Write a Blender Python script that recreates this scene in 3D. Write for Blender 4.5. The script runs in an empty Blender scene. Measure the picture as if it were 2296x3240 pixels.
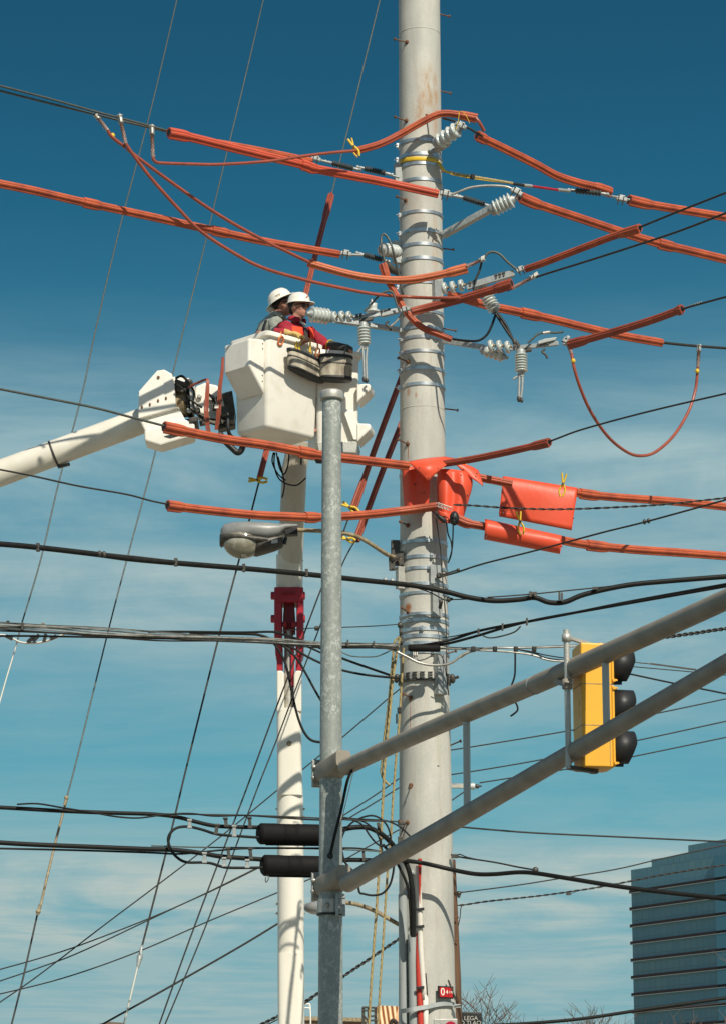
import bpy, bmesh, math, random
from mathutils import Vector, Matrix
R=math.radians
S=bpy.context.scene
COL=S.collection
# ---------------- camera ----------------
F=9000.0; TILT=R(13.5); CAM=Vector((0,0,1.6)); FWD=Vector((0,math.cos(TILT),math.sin(TILT)))
cd=bpy.data.cameras.new("camera"); cd.sensor_fit='VERTICAL'; cd.sensor_height=36; cd.lens=F/3240*36
cd.clip_start=0.5; cd.clip_end=6000
cam=bpy.data.objects.new("camera",cd); COL.objects.link(cam); cam.location=CAM; cam.rotation_euler=(math.pi/2+TILT,0,0)
S.camera=cam
# ---------------- sky and sun ----------------
SUN_AZ=R(157); SUN_EL=R(43)
W=bpy.data.worlds.new("World"); S.world=W; W.use_nodes=True
nt=W.node_tree; nt.nodes.clear()
def N(nt,t,**k):
    n=nt.nodes.new(t)
    for a,v in k.items():
        if a=='ins':
            for i,x in v.items(): n.inputs[i].default_value=x
        else: setattr(n,a,v)
    return n
def math_(nt,op,a,b=None,clamp=False):
    n=nt.nodes.new('ShaderNodeMath'); n.operation=op; n.use_clamp=clamp
    for i,x in ((0,a),(1,b)):
        if x is None: continue
        if hasattr(x,'is_output'): nt.links.new(x,n.inputs[i])
        else: n.inputs[i].default_value=x
    return n.outputs[0]
def ramp(nt,fac,stops,interp='LINEAR'):
    n=nt.nodes.new('ShaderNodeValToRGB'); n.color_ramp.interpolation=interp
    el=n.color_ramp.elements
    while len(el)<len(stops): el.new(0.5)
    for e,(p,c) in zip(el,stops):
        e.position=p; e.color=(c if len(c)==4 else (*c,1)) if not isinstance(c,(int,float)) else (c,c,c,1)
    if fac is not None: nt.links.new(fac,n.inputs[0])
    return n.outputs[0]
def mixc(nt,fac,a,b,mode='MIX'):
    n=nt.nodes.new('ShaderNodeMix'); n.data_type='RGBA'; n.blend_type=mode
    for i,x in ((0,fac),(6,a),(7,b)):
        if hasattr(x,'is_output'): nt.links.new(x,n.inputs[i])
        elif isinstance(x,(int,float)): n.inputs[i].default_value=x
        else: n.inputs[i].default_value=(*x,1)
    return n.outputs[2]
def srgb(r,g,b):
    f=lambda c:(c/255/12.92 if c/255<=.04045 else ((c/255+.055)/1.055)**2.4)
    return (f(r),f(g),f(b))
def noise(nt,vec,scale,detail=4,rough=.55,dist=0):
    n=N(nt,'ShaderNodeTexNoise',ins={'Scale':scale,'Detail':detail,'Roughness':rough,'Distortion':dist})
    if vec is not None: nt.links.new(vec,n.inputs['Vector'])
    return n.outputs['Fac']
def mapping(nt,vec,scale=(1,1,1),loc=(0,0,0),rot=(0,0,0)):
    n=nt.nodes.new('ShaderNodeMapping'); n.inputs['Scale'].default_value=scale; n.inputs['Location'].default_value=loc; n.inputs['Rotation'].default_value=rot
    nt.links.new(vec,n.inputs['Vector']); return n.outputs[0]
sky=N(nt,'ShaderNodeTexSky',sky_type='NISHITA'); sky.sun_disc=False; sky.sun_elevation=SUN_EL; sky.sun_rotation=SUN_AZ; sky.dust_density=.6; sky.ozone_density=2.0
tc=nt.nodes.new('ShaderNodeTexCoord'); sx=nt.nodes.new('ShaderNodeSeparateXYZ'); nt.links.new(tc.outputs['Generated'],sx.inputs[0])
el=math_(nt,'MULTIPLY',sx.outputs[2],2.0)      # sin(elevation)*2
base=ramp(nt,el,[(0.0,srgb(112,168,180)),(0.12,srgb(108,168,181)),(0.26,srgb(86,164,182)),(0.38,srgb(78,152,175)),(0.50,srgb(66,140,166)),(0.57,srgb(48,119,149)),(0.66,srgb(37,102,133)),(0.76,srgb(31,88,118)),(0.90,srgb(27,76,105))])
up=math_(nt,'MAXIMUM',sx.outputs[2],0.02)
cx=math_(nt,'DIVIDE',sx.outputs[0],up); cy=math_(nt,'DIVIDE',sx.outputs[1],up)
cb=nt.nodes.new('ShaderNodeCombineXYZ'); nt.links.new(cx,cb.inputs[0]); nt.links.new(cy,cb.inputs[1])
pl=cb.outputs[0]
n1=noise(nt,mapping(nt,pl,(1.2,.55,1),(3.1,7.7,0),(0,0,R(-6))),1.0,8,.62,.7)
n2=noise(nt,mapping(nt,pl,(1.3,2.2,1),(1.7,2.3,0),(0,0,R(9))),1.0,9,.66,.6)
n3=noise(nt,mapping(nt,tc.outputs['Generated'],(5.5,5.5,34),(0,.6,1.3),(0,R(3),0)),1.0,8,.62,.8)
cl=math_(nt,'ADD',math_(nt,'MULTIPLY',n1,.42),math_(nt,'ADD',math_(nt,'MULTIPLY',n2,.26),math_(nt,'MULTIPLY',n3,.32)))
cl=math_(nt,'ADD',math_(nt,'MULTIPLY',ramp(nt,cl,[(0.42,0.0),(0.495,.5),(0.56,1.0)]),.68),.32)
band=ramp(nt,math_(nt,'ADD',el,math_(nt,'MULTIPLY',math_(nt,'SUBTRACT',n1,.5),.09)),[(0.0,.6),(.113,.62),(.165,.55),(.195,1.0),(.225,1.0),(.243,.40),(.29,.16),(.335,.35),(.38,.62),(.42,.9),(.445,.55),(.47,.65),(.51,.95),(.54,.62),(.57,.28),(.61,.06),(.67,0.0)])
cf=math_(nt,'MULTIPLY',math_(nt,'MULTIPLY',cl,band),.92)
cloudc=ramp(nt,el,[(0,srgb(176,192,188)),(0.25,srgb(192,201,193)),(.42,srgb(182,199,196)),(.52,srgb(170,196,198)),(.7,srgb(120,166,182))])
col=mixc(nt,cf,base,cloudc)
skyn=N(nt,'ShaderNodeVectorMath',operation='SCALE'); nt.links.new(sky.outputs[0],skyn.inputs[0]); skyn.inputs['Scale'].default_value=.085
bg1=N(nt,'ShaderNodeBackground'); nt.links.new(skyn.outputs[0],bg1.inputs[0]); bg1.inputs[1].default_value=1
bg2=N(nt,'ShaderNodeBackground'); nt.links.new(col,bg2.inputs[0]); bg2.inputs[1].default_value=1
# below ~28 degrees the cloudy band; above it the plain clear sky
mx=nt.nodes.new('ShaderNodeMixShader'); fac=ramp(nt,el,[(0.90,0.0),(1.0,1.0)])
nt.links.new(fac,mx.inputs[0]); nt.links.new(bg2.outputs[0],mx.inputs[1]); nt.links.new(bg1.outputs[0],mx.inputs[2])
wo=nt.nodes.new('ShaderNodeOutputWorld'); nt.links.new(mx.outputs[0],wo.inputs[0])
sl=bpy.data.lights.new("sun",'SUN'); sl.energy=4.9; sl.angle=R(.5); sl.color=(1.0,.93,.80)
so=bpy.data.objects.new("sun",sl); COL.objects.link(so)
SD=Vector((math.sin(SUN_AZ)*math.cos(SUN_EL),math.cos(SUN_AZ)*math.cos(SUN_EL),math.sin(SUN_EL)))
so.rotation_euler=SD.to_track_quat('Z','Y').to_euler()
S.view_settings.view_transform='Standard'; S.view_settings.look='None'; S.view_settings.exposure=0; S.view_settings.gamma=1
# ---------------- helpers ----------------
def P(x,y,D):
    xc=(x-1148)/F; yc=-(y-1620)/F
    d=Vector((xc,math.cos(TILT)-yc*math.sin(TILT),math.sin(TILT)+yc*math.cos(TILT)))
    return CAM+d*(D/d.y)
def mpp(p): return (p-CAM).dot(FWD)/F
D0=32.0
def DL(x,o=0): return 32+o-3.0*(1330-x)/1330 if x<1330 else 32+o
def DR(x,o=0): return 32+o-3.1*max(0,x-1390)/900
def DF(x,o=0): return 32+o+2.6*max(0,x-1390)/900
def crom(pts,k=6,closed=False):
    if len(pts)<3 or k<2: return [Vector(p) for p in pts]
    out=[]; n=len(pts)
    for i in range(n-1):
        p0=pts[max(i-1,0)];p1=pts[i];p2=pts[i+1];p3=pts[min(i+2,n-1)]
        for j in range(k):
            t=j/k
            out.append(Vector(.5*((2*p1)+(p2-p0)*t+(2*p0-5*p1+4*p2-p3)*t*t+(3*p1-p0-3*p2+p3)*t**3)))
    out.append(Vector(pts[-1])); return out
def circ(n=8,ph=0): return [(math.cos(2*math.pi*i/n+ph),math.sin(2*math.pi*i/n+ph)) for i in range(n)]
def basis(axis,ref=None):
    a=Vector(axis).normalized(); ref=ref or (Vector((0,0,1)) if abs(a.z)<.9 else Vector((0,-1,0)))
    s=a.cross(ref).normalized(); u=s.cross(a).normalized(); return a,s,u
class MB:
    def __init__(s): s.v=[];s.f=[];s.sm=[];s.mi=[];s.cur=0
    def add(s,vs,fs,smooth=False):
        b=len(s.v); s.v+= [Vector(v) for v in vs]
        for f in fs: s.f.append([i+b for i in f]); s.sm.append(smooth); s.mi.append(s.cur)
        return s
    def sweep(s,pts,rad,prof=None,caps=True,smooth=True,ref=None):
        prof=prof or circ(8); n=len(prof); m=len(pts)
        if isinstance(rad,(int,float,tuple)): rad=[rad]*m
        vs=[];fs=[]; T=[]
        for i in range(m):
            a=pts[max(i-1,0)]; b=pts[min(i+1,m-1)]; t=(b-a)
            T.append(t.normalized() if t.length>1e-9 else (T[-1] if T else Vector((1,0,0))))
        a,sd,u=basis(T[0],ref)
        for i in range(m):
            t=T[i]; sd=(sd-t*sd.dot(t)); sd=sd.normalized(); u=sd.cross(t).normalized()
            r=rad[i]; rx,ry=(r if isinstance(r,tuple) else (r,r))
            for (x,y) in prof: vs.append(pts[i]+sd*x*rx+u*y*ry)
        for i in range(m-1):
            for j in range(n):
                k=(j+1)%n; fs.append([i*n+j,i*n+k,(i+1)*n+k,(i+1)*n+j])
        s.add(vs,fs,smooth)
        if caps: s.add(vs[:n],[list(range(n))[::-1]]); s.add(vs[-n:],[list(range(n))])
        return s
    def tube(s,a,b,r,n=10,r2=None,smooth=True): return s.sweep([Vector(a),Vector(b)],[r,r2 if r2 is not None else r],circ(n),smooth=smooth)
    def lathe(s,p,axis,tr,n=20,smooth=True,ref=None):
        a,sd,u=basis(axis,ref); vs=[];fs=[];m=len(tr)
        for (t,r) in tr:
            r=max(r,1e-4)
            for j in range(n):
                an=2*math.pi*j/n; vs.append(Vector(p)+a*t+sd*math.cos(an)*r+u*math.sin(an)*r)
        for i in range(m-1):
            for j in range(n):
                k=(j+1)%n; fs.append([i*n+j,(i+1)*n+j,(i+1)*n+k,i*n+k])
        s.add(vs,fs,smooth); s.add(vs[:n],[list(range(n))]); s.add(vs[-n:],[list(range(n))[::-1]]); return s
    def box(s,c,size,X=(1,0,0),Y=(0,1,0),Z=(0,0,1)):
        c=Vector(c);X=Vector(X).normalized()*size[0]/2;Y=Vector(Y).normalized()*size[1]/2;Z=Vector(Z).normalized()*size[2]/2
        vs=[c+X*i+Y*j+Z*k for k in(-1,1) for j in(-1,1) for i in(-1,1)]
        return s.add(vs,[[0,2,3,1],[4,5,7,6],[0,1,5,4],[2,6,7,3],[0,4,6,2],[1,3,7,5]])
    def bar(s,a,b,w,h,ref=None):
        a=Vector(a);b=Vector(b);t,sd,u=basis(b-a,ref); return s.box((a+b)/2,((b-a).length,w,h),t,sd,u)
    def prism(s,poly,ext):
        n=len(poly);ext=Vector(ext); vs=[Vector(p) for p in poly]+[Vector(p)+ext for p in poly]
        return s.add(vs,[list(range(n)),list(range(n,2*n))[::-1]]+[[i,i+n,(i+1)%n+n,(i+1)%n] for i in range(n)])
    def ell(s,c,r,X=(1,0,0),Y=(0,1,0),Z=(0,0,1),n=16,m=10):
        c=Vector(c);X=Vector(X).normalized();Y=Vector(Y).normalized();Z=Vector(Z).normalized();vs=[];fs=[]
        for i in range(m+1):
            th=math.pi*i/m
            for j in range(n):
                ph=2*math.pi*j/n; q=max(math.sin(th),.001)
                vs.append(c+X*r[0]*q*math.cos(ph)+Y*r[1]*q*math.sin(ph)+Z*r[2]*math.cos(th))
        for i in range(m):
            for j in range(n):
                k=(j+1)%n; fs.append([i*n+j,(i+1)*n+j,(i+1)*n+k,i*n+k])
        return s.add(vs,fs,True)
    def build_each(s,name,mat,parent,**k):
        par=list(range(len(s.v)))
        def fd(i):
            while par[i]!=i: par[i]=par[par[i]]; i=par[i]
            return i
        key={}
        for i,v in enumerate(s.v):
            q=(round(v.x,5),round(v.y,5),round(v.z,5))
            if q in key: par[fd(i)]=fd(key[q])
            else: key[q]=i
        for f in s.f:
            for i in f[1:]: par[fd(i)]=fd(f[0])
        g={}
        for f,sm in zip(s.f,s.sm): g.setdefault(fd(f[0]),[]).append((f,sm))
        for fs in g.values():
            m=MB(); mp={}
            for f,sm in fs:
                for i in f:
                    if i not in mp: mp[i]=len(m.v); m.v.append(s.v[i])
                m.f.append([mp[i] for i in f]); m.sm.append(sm); m.mi.append(0)
            m.build(name,mat,parent,**k)
    def build(s,name,mat,parent=None,bevel=0,seg=2,mods=None,fix=True):
        me=bpy.data.meshes.new(name)
        if parent is not None: o0=parent_world(parent)
        else:
            o0=sum(s.v,Vector())/len(s.v); lo=min(v.z for v in s.v); o0=Vector((o0.x,o0.y,lo))
        me.from_pydata([v-o0 for v in s.v],[],s.f); me.polygons.foreach_set('use_smooth',s.sm)
        mats=mat if isinstance(mat,(list,tuple)) else [mat]
        for m in mats: me.materials.append(m)
        me.polygons.foreach_set('material_index',s.mi)
        if fix:
            bm=bmesh.new(); bm.from_mesh(me)
            bmesh.ops.recalc_face_normals(bm,faces=bm.faces); bm.to_mesh(me); bm.free()
        me.update()
        o=bpy.data.objects.new(name,me); COL.objects.link(o)
        if parent is not None: o.parent=parent; o['_o']=tuple(o0)
        else: o.location=o0; o['_o']=tuple(o0)
        if bevel:
            if bevel>0:
                b=o.modifiers.new('bevel','BEVEL'); b.width=bevel; b.segments=seg; b.limit_method='ANGLE'; b.angle_limit=R(40); b.harden_normals=False
        return o
def parent_world(o):
    if '_o' in o: return Vector(o['_o'])
    return Vector(o.location)
def tag(o,label,cat,group=None,kind=None):
    if label: o['label']=label
    if cat: o['category']=cat
    if group: o['group']=group
    if kind: o['kind']=kind
    return o
def thing(name,label,cat,loc,group=None):
    o=bpy.data.objects.new(name,None); COL.objects.link(o); o.location=loc; o.empty_display_size=.2; o['_o']=tuple(loc)
    return tag(o,label,cat,group)
# ---------------- materials ----------------
MATS={}
def mat(name,base,rough=.6,metal=0,var=None,vscale=8,vamt=.5,bump=0,bscale=40,spec=.5,stretch=(1,1,1),detail=5,trans=0,ior=1.45,coat=0,lo=.35,hi=.65):
    m=bpy.data.materials.new(name); m.use_nodes=True; t=m.node_tree; b=t.nodes['Principled BSDF']
    b.inputs['Roughness'].default_value=rough; b.inputs['Metallic'].default_value=metal; b.inputs['Base Color'].default_value=(*base,1)
    b.inputs['Specular IOR Level'].default_value=spec; b.inputs['Transmission Weight'].default_value=trans; b.inputs['IOR'].default_value=ior; b.inputs['Coat Weight'].default_value=coat
    tcn=t.nodes.new('ShaderNodeTexCoord'); vec=mapping(t,tcn.outputs['Object'],stretch)
    if var is not None:
        n=noise(t,vec,vscale,detail); f=ramp(t,n,[(lo,0.0),(hi,1.0)]); f=math_(t,'MULTIPLY',f,vamt)
        c=mixc(t,f,base,var); t.links.new(c,b.inputs['Base Color'])
        rr=math_(t,'ADD',math_(t,'MULTIPLY',n,.25),rough-.12,True); t.links.new(rr,b.inputs['Roughness'])
    if bump:
        bn=noise(t,vec,bscale,4); bp=t.nodes.new('ShaderNodeBump'); bp.inputs['Strength'].default_value=bump; bp.inputs['Distance'].default_value=.01
        t.links.new(bn,bp.inputs['Height']); t.links.new(bp.outputs[0],b.inputs['Normal'])
    MATS[name]=m; return m
M_or=mat('orange_rubber',(.50,.105,.04),.55,var=(.30,.06,.03),vscale=4,vamt=.9,bump=.3,bscale=60,stretch=(1,1,1))
M_or2=mat('dark_rubber_hose',(.36,.075,.037),.5,var=(.24,.05,.028),vscale=5,vamt=.8,bump=.25,bscale=60)
M_blk=mat('bright_orange_blanket',(.74,.08,.03),.45,var=(.66,.09,.04),vscale=3,vamt=.6,bump=.25,bscale=12)
M_cable=mat('black_cable',(.009,.010,.009),.55,var=(.018,.018,.016),vscale=12,vamt=.6,spec=.25)
M_wire=mat('weathered_wire',(.10,.115,.10),.5,metal=.2,var=(.05,.055,.05),vscale=20,vamt=.6)
M_wired=mat('dark_wire',(.022,.021,.018),.55,var=(.05,.045,.035),vscale=20,vamt=.5)
M_wirep=mat('pale_rod',(.55,.55,.48),.5)
M_silver=mat('silver_cable',(.50,.49,.43),.35,metal=.5,var=(.22,.22,.2),vscale=9,vamt=.8)
M_redc=mat('red_brown_cable',(.36,.085,.045),.32,var=(.22,.05,.03),vscale=7,vamt=.6,coat=.3)
M_galv=mat('galvanised_steel',(.36,.39,.38),.45,metal=.35,var=(.62,.66,.62),vscale=26,vamt=.65,detail=3,lo=.48,hi=.72,stretch=(1.2,1.2,.8))
M_alu=mat('dull_aluminium',(.32,.285,.225),.5,metal=.0,var=(.23,.205,.16),vscale=5,vamt=.75,stretch=(1,1,1),detail=8,bump=.06,bscale=80)
M_aluw=mat('cast_aluminium',(.52,.51,.46),.45,metal=.4,var=(.36,.35,.31),vscale=14,vamt=.7,bump=.3,bscale=50)
M_zinc=mat('zinc_hardware',(.40,.42,.40),.5,metal=.35,var=(.26,.28,.28),vscale=22,vamt=.7)
M_band=mat('band_steel',(.62,.64,.64),.36,metal=.85,var=(.34,.38,.41),vscale=9,vamt=.8,lo=.45,hi=.6)
M_dark=mat('dark_hardware',(.05,.048,.042),.5,metal=.3,var=(.12,.11,.09),vscale=20,vamt=.6)
M_rust=mat('rusty_bolt',(.11,.06,.035),.8,var=(.20,.09,.04),vscale=30,vamt=.8)
M_porc=mat('pale_porcelain',(.52,.56,.52),.14,var=(.5,.54,.5),vscale=9,vamt=.6,spec=.7,coat=.5)
M_poly=mat('dark_polymer',(.035,.045,.045),.4,var=(.07,.08,.08),vscale=15,vamt=.5)
M_white=mat('white_fibreglass',(.84,.81,.72),.34,var=(.66,.61,.50),vscale=5,vamt=.5,detail=9,lo=.48,hi=.72,bump=.12,bscale=30,coat=.2)
M_whited=mat('boom_paint',(.74,.71,.61),.36,var=(.60,.56,.46),vscale=3.5,vamt=.6,stretch=(1,1,.5))
M_red=mat('red_paint',(.42,.018,.035),.4,var=(.25,.012,.02),vscale=8,vamt=.6)
M_rope=mat('tan_rope',(.42,.33,.15),.85,var=(.26,.20,.09),vscale=45,vamt=.8,bump=.6,bscale=80)
M_yel=mat('yellow_plastic',(.75,.50,.03),.45,var=(.5,.32,.02),vscale=20,vamt=.5)
M_sig=mat('signal_yellow',(.84,.44,.04),.42,var=(.76,.38,.03),vscale=4,vamt=.6)
M_blackp=mat('black_plastic',(.011,.012,.012),.5,var=(.035,.035,.035),vscale=8,vamt=.5)
M_canvas=mat('dirty_canvas',(.52,.47,.36),.85,var=(.16,.13,.10),vscale=14,vamt=.8,bump=.5,bscale=60,stretch=(1,1,.35))
M_grey=mat('grey_sleeve_rubber',(.05,.055,.045),.5)
M_tan=mat('tan_weathered_pipe',(.36,.30,.18),.6,var=(.16,.11,.06),vscale=16,vamt=.8)
M_lum=mat('luminaire_grey',(.27,.28,.27),.4,var=(.13,.14,.135),vscale=7,vamt=.6)
M_pvc=mat('grey_pvc',(.34,.37,.36),.5,var=(.26,.28,.27),vscale=5,vamt=.7,stretch=(1,1,.3))
M_wood=mat('wood_pole',(.16,.085,.045),.85,var=(.09,.05,.03),vscale=7,vamt=.8,stretch=(2,2,.25),bump=.5)
M_bark=mat('bare_bark',(.14,.11,.085),.9,var=(.08,.06,.05),vscale=5,vamt=.7)
M_clear=mat('clear_tube',(.75,.70,.66),.12,trans=.75,ior=1.3)
M_clearg=mat('lens_glass',(.30,.28,.20),.12,trans=.3,ior=1.45,var=(.62,.60,.50),vscale=7,vamt=.8,lo=.5,hi=.68,coat=1,spec=.8)
M_splice=mat('splice_case',(.010,.0095,.009),.7,spec=.2,var=(.006,.006,.006),vscale=5,vamt=.5,bump=.3,bscale=30)
M_skin=mat('skin',(.52,.27,.19),.55,var=(.34,.13,.09),vscale=9,vamt=.5)
M_hat=mat('hard_hat_white',(.82,.79,.70),.25,coat=.4,var=(.72,.68,.58),vscale=6,vamt=.4)
M_grys=mat('grey_shirt',(.34,.36,.31),.85,var=(.24,.26,.22),vscale=12,vamt=.7,bump=.7,bscale=10)
M_reds=mat('crimson_coat',(.38,.02,.04),.85,var=(.20,.012,.025),vscale=10,vamt=.6,bump=.7,bscale=10)
M_vest=mat('orange_vest',(.85,.07,.02),.75,var=(.65,.05,.02),vscale=10,vamt=.5,bump=.5,bscale=10)
M_hair=mat('dark_hair',(.02,.014,.01),.6)
M_lens=mat('dark_sunglass',(.006,.006,.008),.1,spec=.8)
M_refl=mat('reflective_tape',(.72,.68,.42),.4)
M_glove=mat('leather_glove',(.62,.43,.15),.8,var=(.45,.3,.1),vscale=16,vamt=.7,bump=.4,bscale=40)
M_jean=mat('work_trousers',(.05,.06,.09),.9)
M_cord=mat('orange_cord',(.75,.22,.06),.5)
M_duct=mat('red_duct',(.52,.045,.025),.45,var=(.40,.03,.02),vscale=4,vamt=.5)
M_wpvc=mat('white_duct',(.74,.70,.62),.5,var=(.62,.58,.5),vscale=4,vamt=.6)
# ---------------- ground, road (below the frame) ----------------
def ground_mat(name,a,b,sc):
    return mat(name,a,.9,var=b,vscale=sc,vamt=.8,bump=.4,bscale=8,detail=8)
g=MB(); g.add([(-3000,-400,0),(3000,-400,0),(3000,4500,0),(-3000,4500,0)],[[0,1,2,3]])
go=g.build('ground',ground_mat('dry_ground',(.32,.28,.20),(.24,.21,.15),.6)); tag(go,None,None,kind='structure')
r=MB(); r.add([(-400,6,.004),(400,6,.004),(400,23,.004),(-400,23,.004)],[[0,1,2,3]])
tag(r.build('road',ground_mat('asphalt',(.06,.058,.055),(.045,.045,.043),1.5)),None,None,kind='structure')
r=MB(); r.box((0,25.0,.06),(800,3.6,.16)); tag(r.build('pavement',ground_mat('concrete',(.36,.34,.30),(.27,.26,.23),1.2),bevel=.02),None,None,kind='structure')
r=MB()
for i in range(-40,41): r.add([(i*9,14.4,.008),(i*9+3,14.4,.008),(i*9+3,14.52,.008),(i*9,14.52,.008)],[[0,1,2,3]])
tag(r.build('road_marking',mat('road_paint',(.7,.68,.6),.7)),None,None,kind='structure')

def sw(name,pts,rad,m,parent=None,k=5,prof=None,ref=None,label=None,cat=None,group=None,caps=True,smooth=True):
    pp=crom(pts,k); n=len(pp)
    if isinstance(rad,(list,tuple)) and len(rad)==len(pts) and k>1 and len(pts)>2:
        rr=[]
        for i in range(len(pts)-1):
            for j in range(k): rr.append(rad[i]+(rad[i+1]-rad[i])*j/k)
        rr.append(rad[-1])
    else: rr=rad
    mb=MB(); mb.sweep(pp,rr,prof,caps,smooth,ref); o=mb.build(name,m,parent)
    if label: tag(o,label,cat,group)
    return o
# ---------------- the big steel pole ----------------
def pcx(y): return 1325+.0078*y
PW=[(0,130),(850,136),(1600,146),(2120,155),(2400,163),(3110,178),(3240,182)]
def pwid(y):
    if y<=0: return 130
    for (a,wa),(b,wb) in zip(PW,PW[1:]):
        if y<=b: return wa+(wb-wa)*(y-a)/(b-a)
    return 182+(y-3240)*.05
def pc(y): return P(pcx(y),y,D0)
def pr(y): return pwid(y)/2*mpp(pc(y))*1.0
def pole_at(z):
    lo,hi=-600,3900
    for _ in range(40):
        m=(lo+hi)/2
        if pc(m).z>z: lo=m
        else: hi=m
    return lo
def psurf(x,y,out=0):
    """point on the front of the pole surface seen at pixel x,y"""
    D=D0-.25
    for _ in range(6):
        p=P(x,y,D); yy=pole_at(p.z); c=pc(yy); rr=pr(yy)+out
        dx=max(-rr*.995,min(rr*.995,p.x-c.x)); D=c.y-math.sqrt(rr*rr-dx*dx)
    return P(x,y,D)
# material with rust stains at their own places
pm=mat('steel_pole',(.56,.545,.475),.62,metal=.0,var=(.40,.40,.36),vscale=3.5,vamt=.9,detail=9,stretch=(1,1,.35),bump=.08,bscale=60)
t=pm.node_tree; b=t.nodes['Principled BSDF']
geo=t.nodes.new('ShaderNodeNewGeometry'); sxyz=t.nodes.new('ShaderNodeSeparateXYZ'); t.links.new(geo.outputs['Position'],sxyz.inputs[0])
prev=b.inputs['Base Color'].links[0].from_socket
def stain(t,prev,center,rad,colr,amt,nscale=17,stretch=(1,1,.4),thr=(.34,.66)):
    sub=N(t,'ShaderNodeVectorMath',operation='SUBTRACT'); t.links.new(geo.outputs['Position'],sub.inputs[0]); sub.inputs[1].default_value=center
    dv=N(t,'ShaderNodeVectorMath',operation='DIVIDE'); t.links.new(sub.outputs[0],dv.inputs[0]); dv.inputs[1].default_value=rad
    ln=N(t,'ShaderNodeVectorMath',operation='LENGTH'); t.links.new(dv.outputs[0],ln.inputs[0])
    m=ramp(t,ln.outputs['Value'],[(.25,1.0),(1.0,0.0)],'EASE')
    nn=ramp(t,noise(t,mapping(t,geo.outputs['Position'],stretch),nscale,6,.65),[(thr[0],0.0),(thr[1],1.0)])
    return mixc(t,math_(t,'MULTIPLY',math_(t,'MULTIPLY',m,nn),amt),prev,colr)
# fine vertical weather streaks and a patchy warm tint over the whole shaft
st=ramp(t,noise(t,mapping(t,geo.outputs['Position'],(14,14,.9)),1.0,6,.7),[(.50,0.0),(.72,1.0)])
prev=mixc(t,math_(t,'MULTIPLY',st,.40),prev,(.32,.24,.15))
sp=ramp(t,noise(t,geo.outputs['Position'],34,5,.6),[(.35,0.0),(.8,1.0)])
prev=mixc(t,math_(t,'MULTIPLY',sp,.5),prev,(.36,.37,.34))
prev=stain(t,prev,psurf(1355,278),(.20,.3,.40),(.36,.22,.11),.95)
prev=stain(t,prev,psurf(1330,350),(.15,.3,.28),(.36,.22,.11),.85)
prev=stain(t,prev,psurf(1375,350),(.05,.25,.6),(.42,.24,.11),.7)
prev=stain(t,prev,psurf(1375,800),(.06,.25,.7),(.45,.26,.13),.6)
prev=stain(t,prev,psurf(1310,640),(.16,.25,.5),(.45,.32,.2),.45)
prev=stain(t,prev,psurf(1385,2290),(.10,.25,.6),(.45,.42,.2),.3)
for (x,y,rx,rz,a) in [(1290,1922,.055,.07,1.0),(1288,1402,.02,.04,1.0),(1290,1430,.008,.17,1.0),(1296,2215,.02,.03,.9),(1297,2270,.006,.26,.9),(1300,2486,.03,.04,.7),(1290,1662,.03,.04,.8),(1292,1240,.03,.08,.6),(1315,1250,.02,.05,.6),(1285,380,.02,.04,.8),(1285,640,.02,.05,.6),(1292,1145,.03,.04,.7)]:
    prev=stain(t,prev,psurf(x,y),(rx,.2,rz),(.34,.13,.045),a,30,(1,1,1),(.1,.35))
t.links.new(prev,b.inputs['Base Color'])
base0=pc(3240); ybot=pole_at(0.0)
pole=thing('utility_pole','tall tapered steel utility pole wrapped in shiny metal bands, standing behind the signal pole','utility pole',Vector((pc(ybot).x,32,0)))
mb=MB(); ring=[]; ys=[-900+i*60 for i in range(int((ybot+900)/60)+1)]+[ybot]
mb.sweep([pc(y) for y in ys],[pr(y) for y in ys],circ(48),smooth=True)
# welded seams
mb.build('shaft',pm,pole)
for ysm in (112,1302,1775):
    mb=MB(); c=pc(ysm); rr=pr(ysm); mb.lathe(c,(0,0,1),[(-.006,rr+.0005),(-.002,rr+.004),(.002,rr+.004),(.006,rr+.0005)],48); mb.build('weld_seam',pm,pole)
# bands: (y at centre of the visible arc, height px, lug side)
random.seed(4)
def band(y,h=12,lug=None,out=.011,tilt=0,name='band',m=None):
    c=pc(y+ (18 if y<1300 else 13)); rr=pr(y)+out; hh=h*.86*mpp(c)/2
    ax=Vector((math.sin(tilt),0,math.cos(tilt)))
    mb=MB(); mb.lathe(c,ax,[(-hh,rr-.03),(-hh,rr),(hh,rr),(hh,rr-.03)],56,smooth=False)
    for k in range(len(mb.sm)): mb.sm[k]=True
    if lug is not None:
        a=lug; q=c+Vector((math.sin(a),-math.cos(a),0))*(rr+.012)
        mb.box(q,(.035,.03,hh*2.6),(math.cos(a),math.sin(a),0),(-math.sin(a),math.cos(a),0)); mb.tube(q+Vector((0,-.02,0)),q+Vector((0,.0,0))+Vector((math.sin(a),-math.cos(a),0))*.04,.008)
    o=mb.build(name,m or M_band,pole,fix=True)
    bv=o.modifiers.new('ws','EDGE_SPLIT'); bv.split_angle=R(50)
    return o
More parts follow.
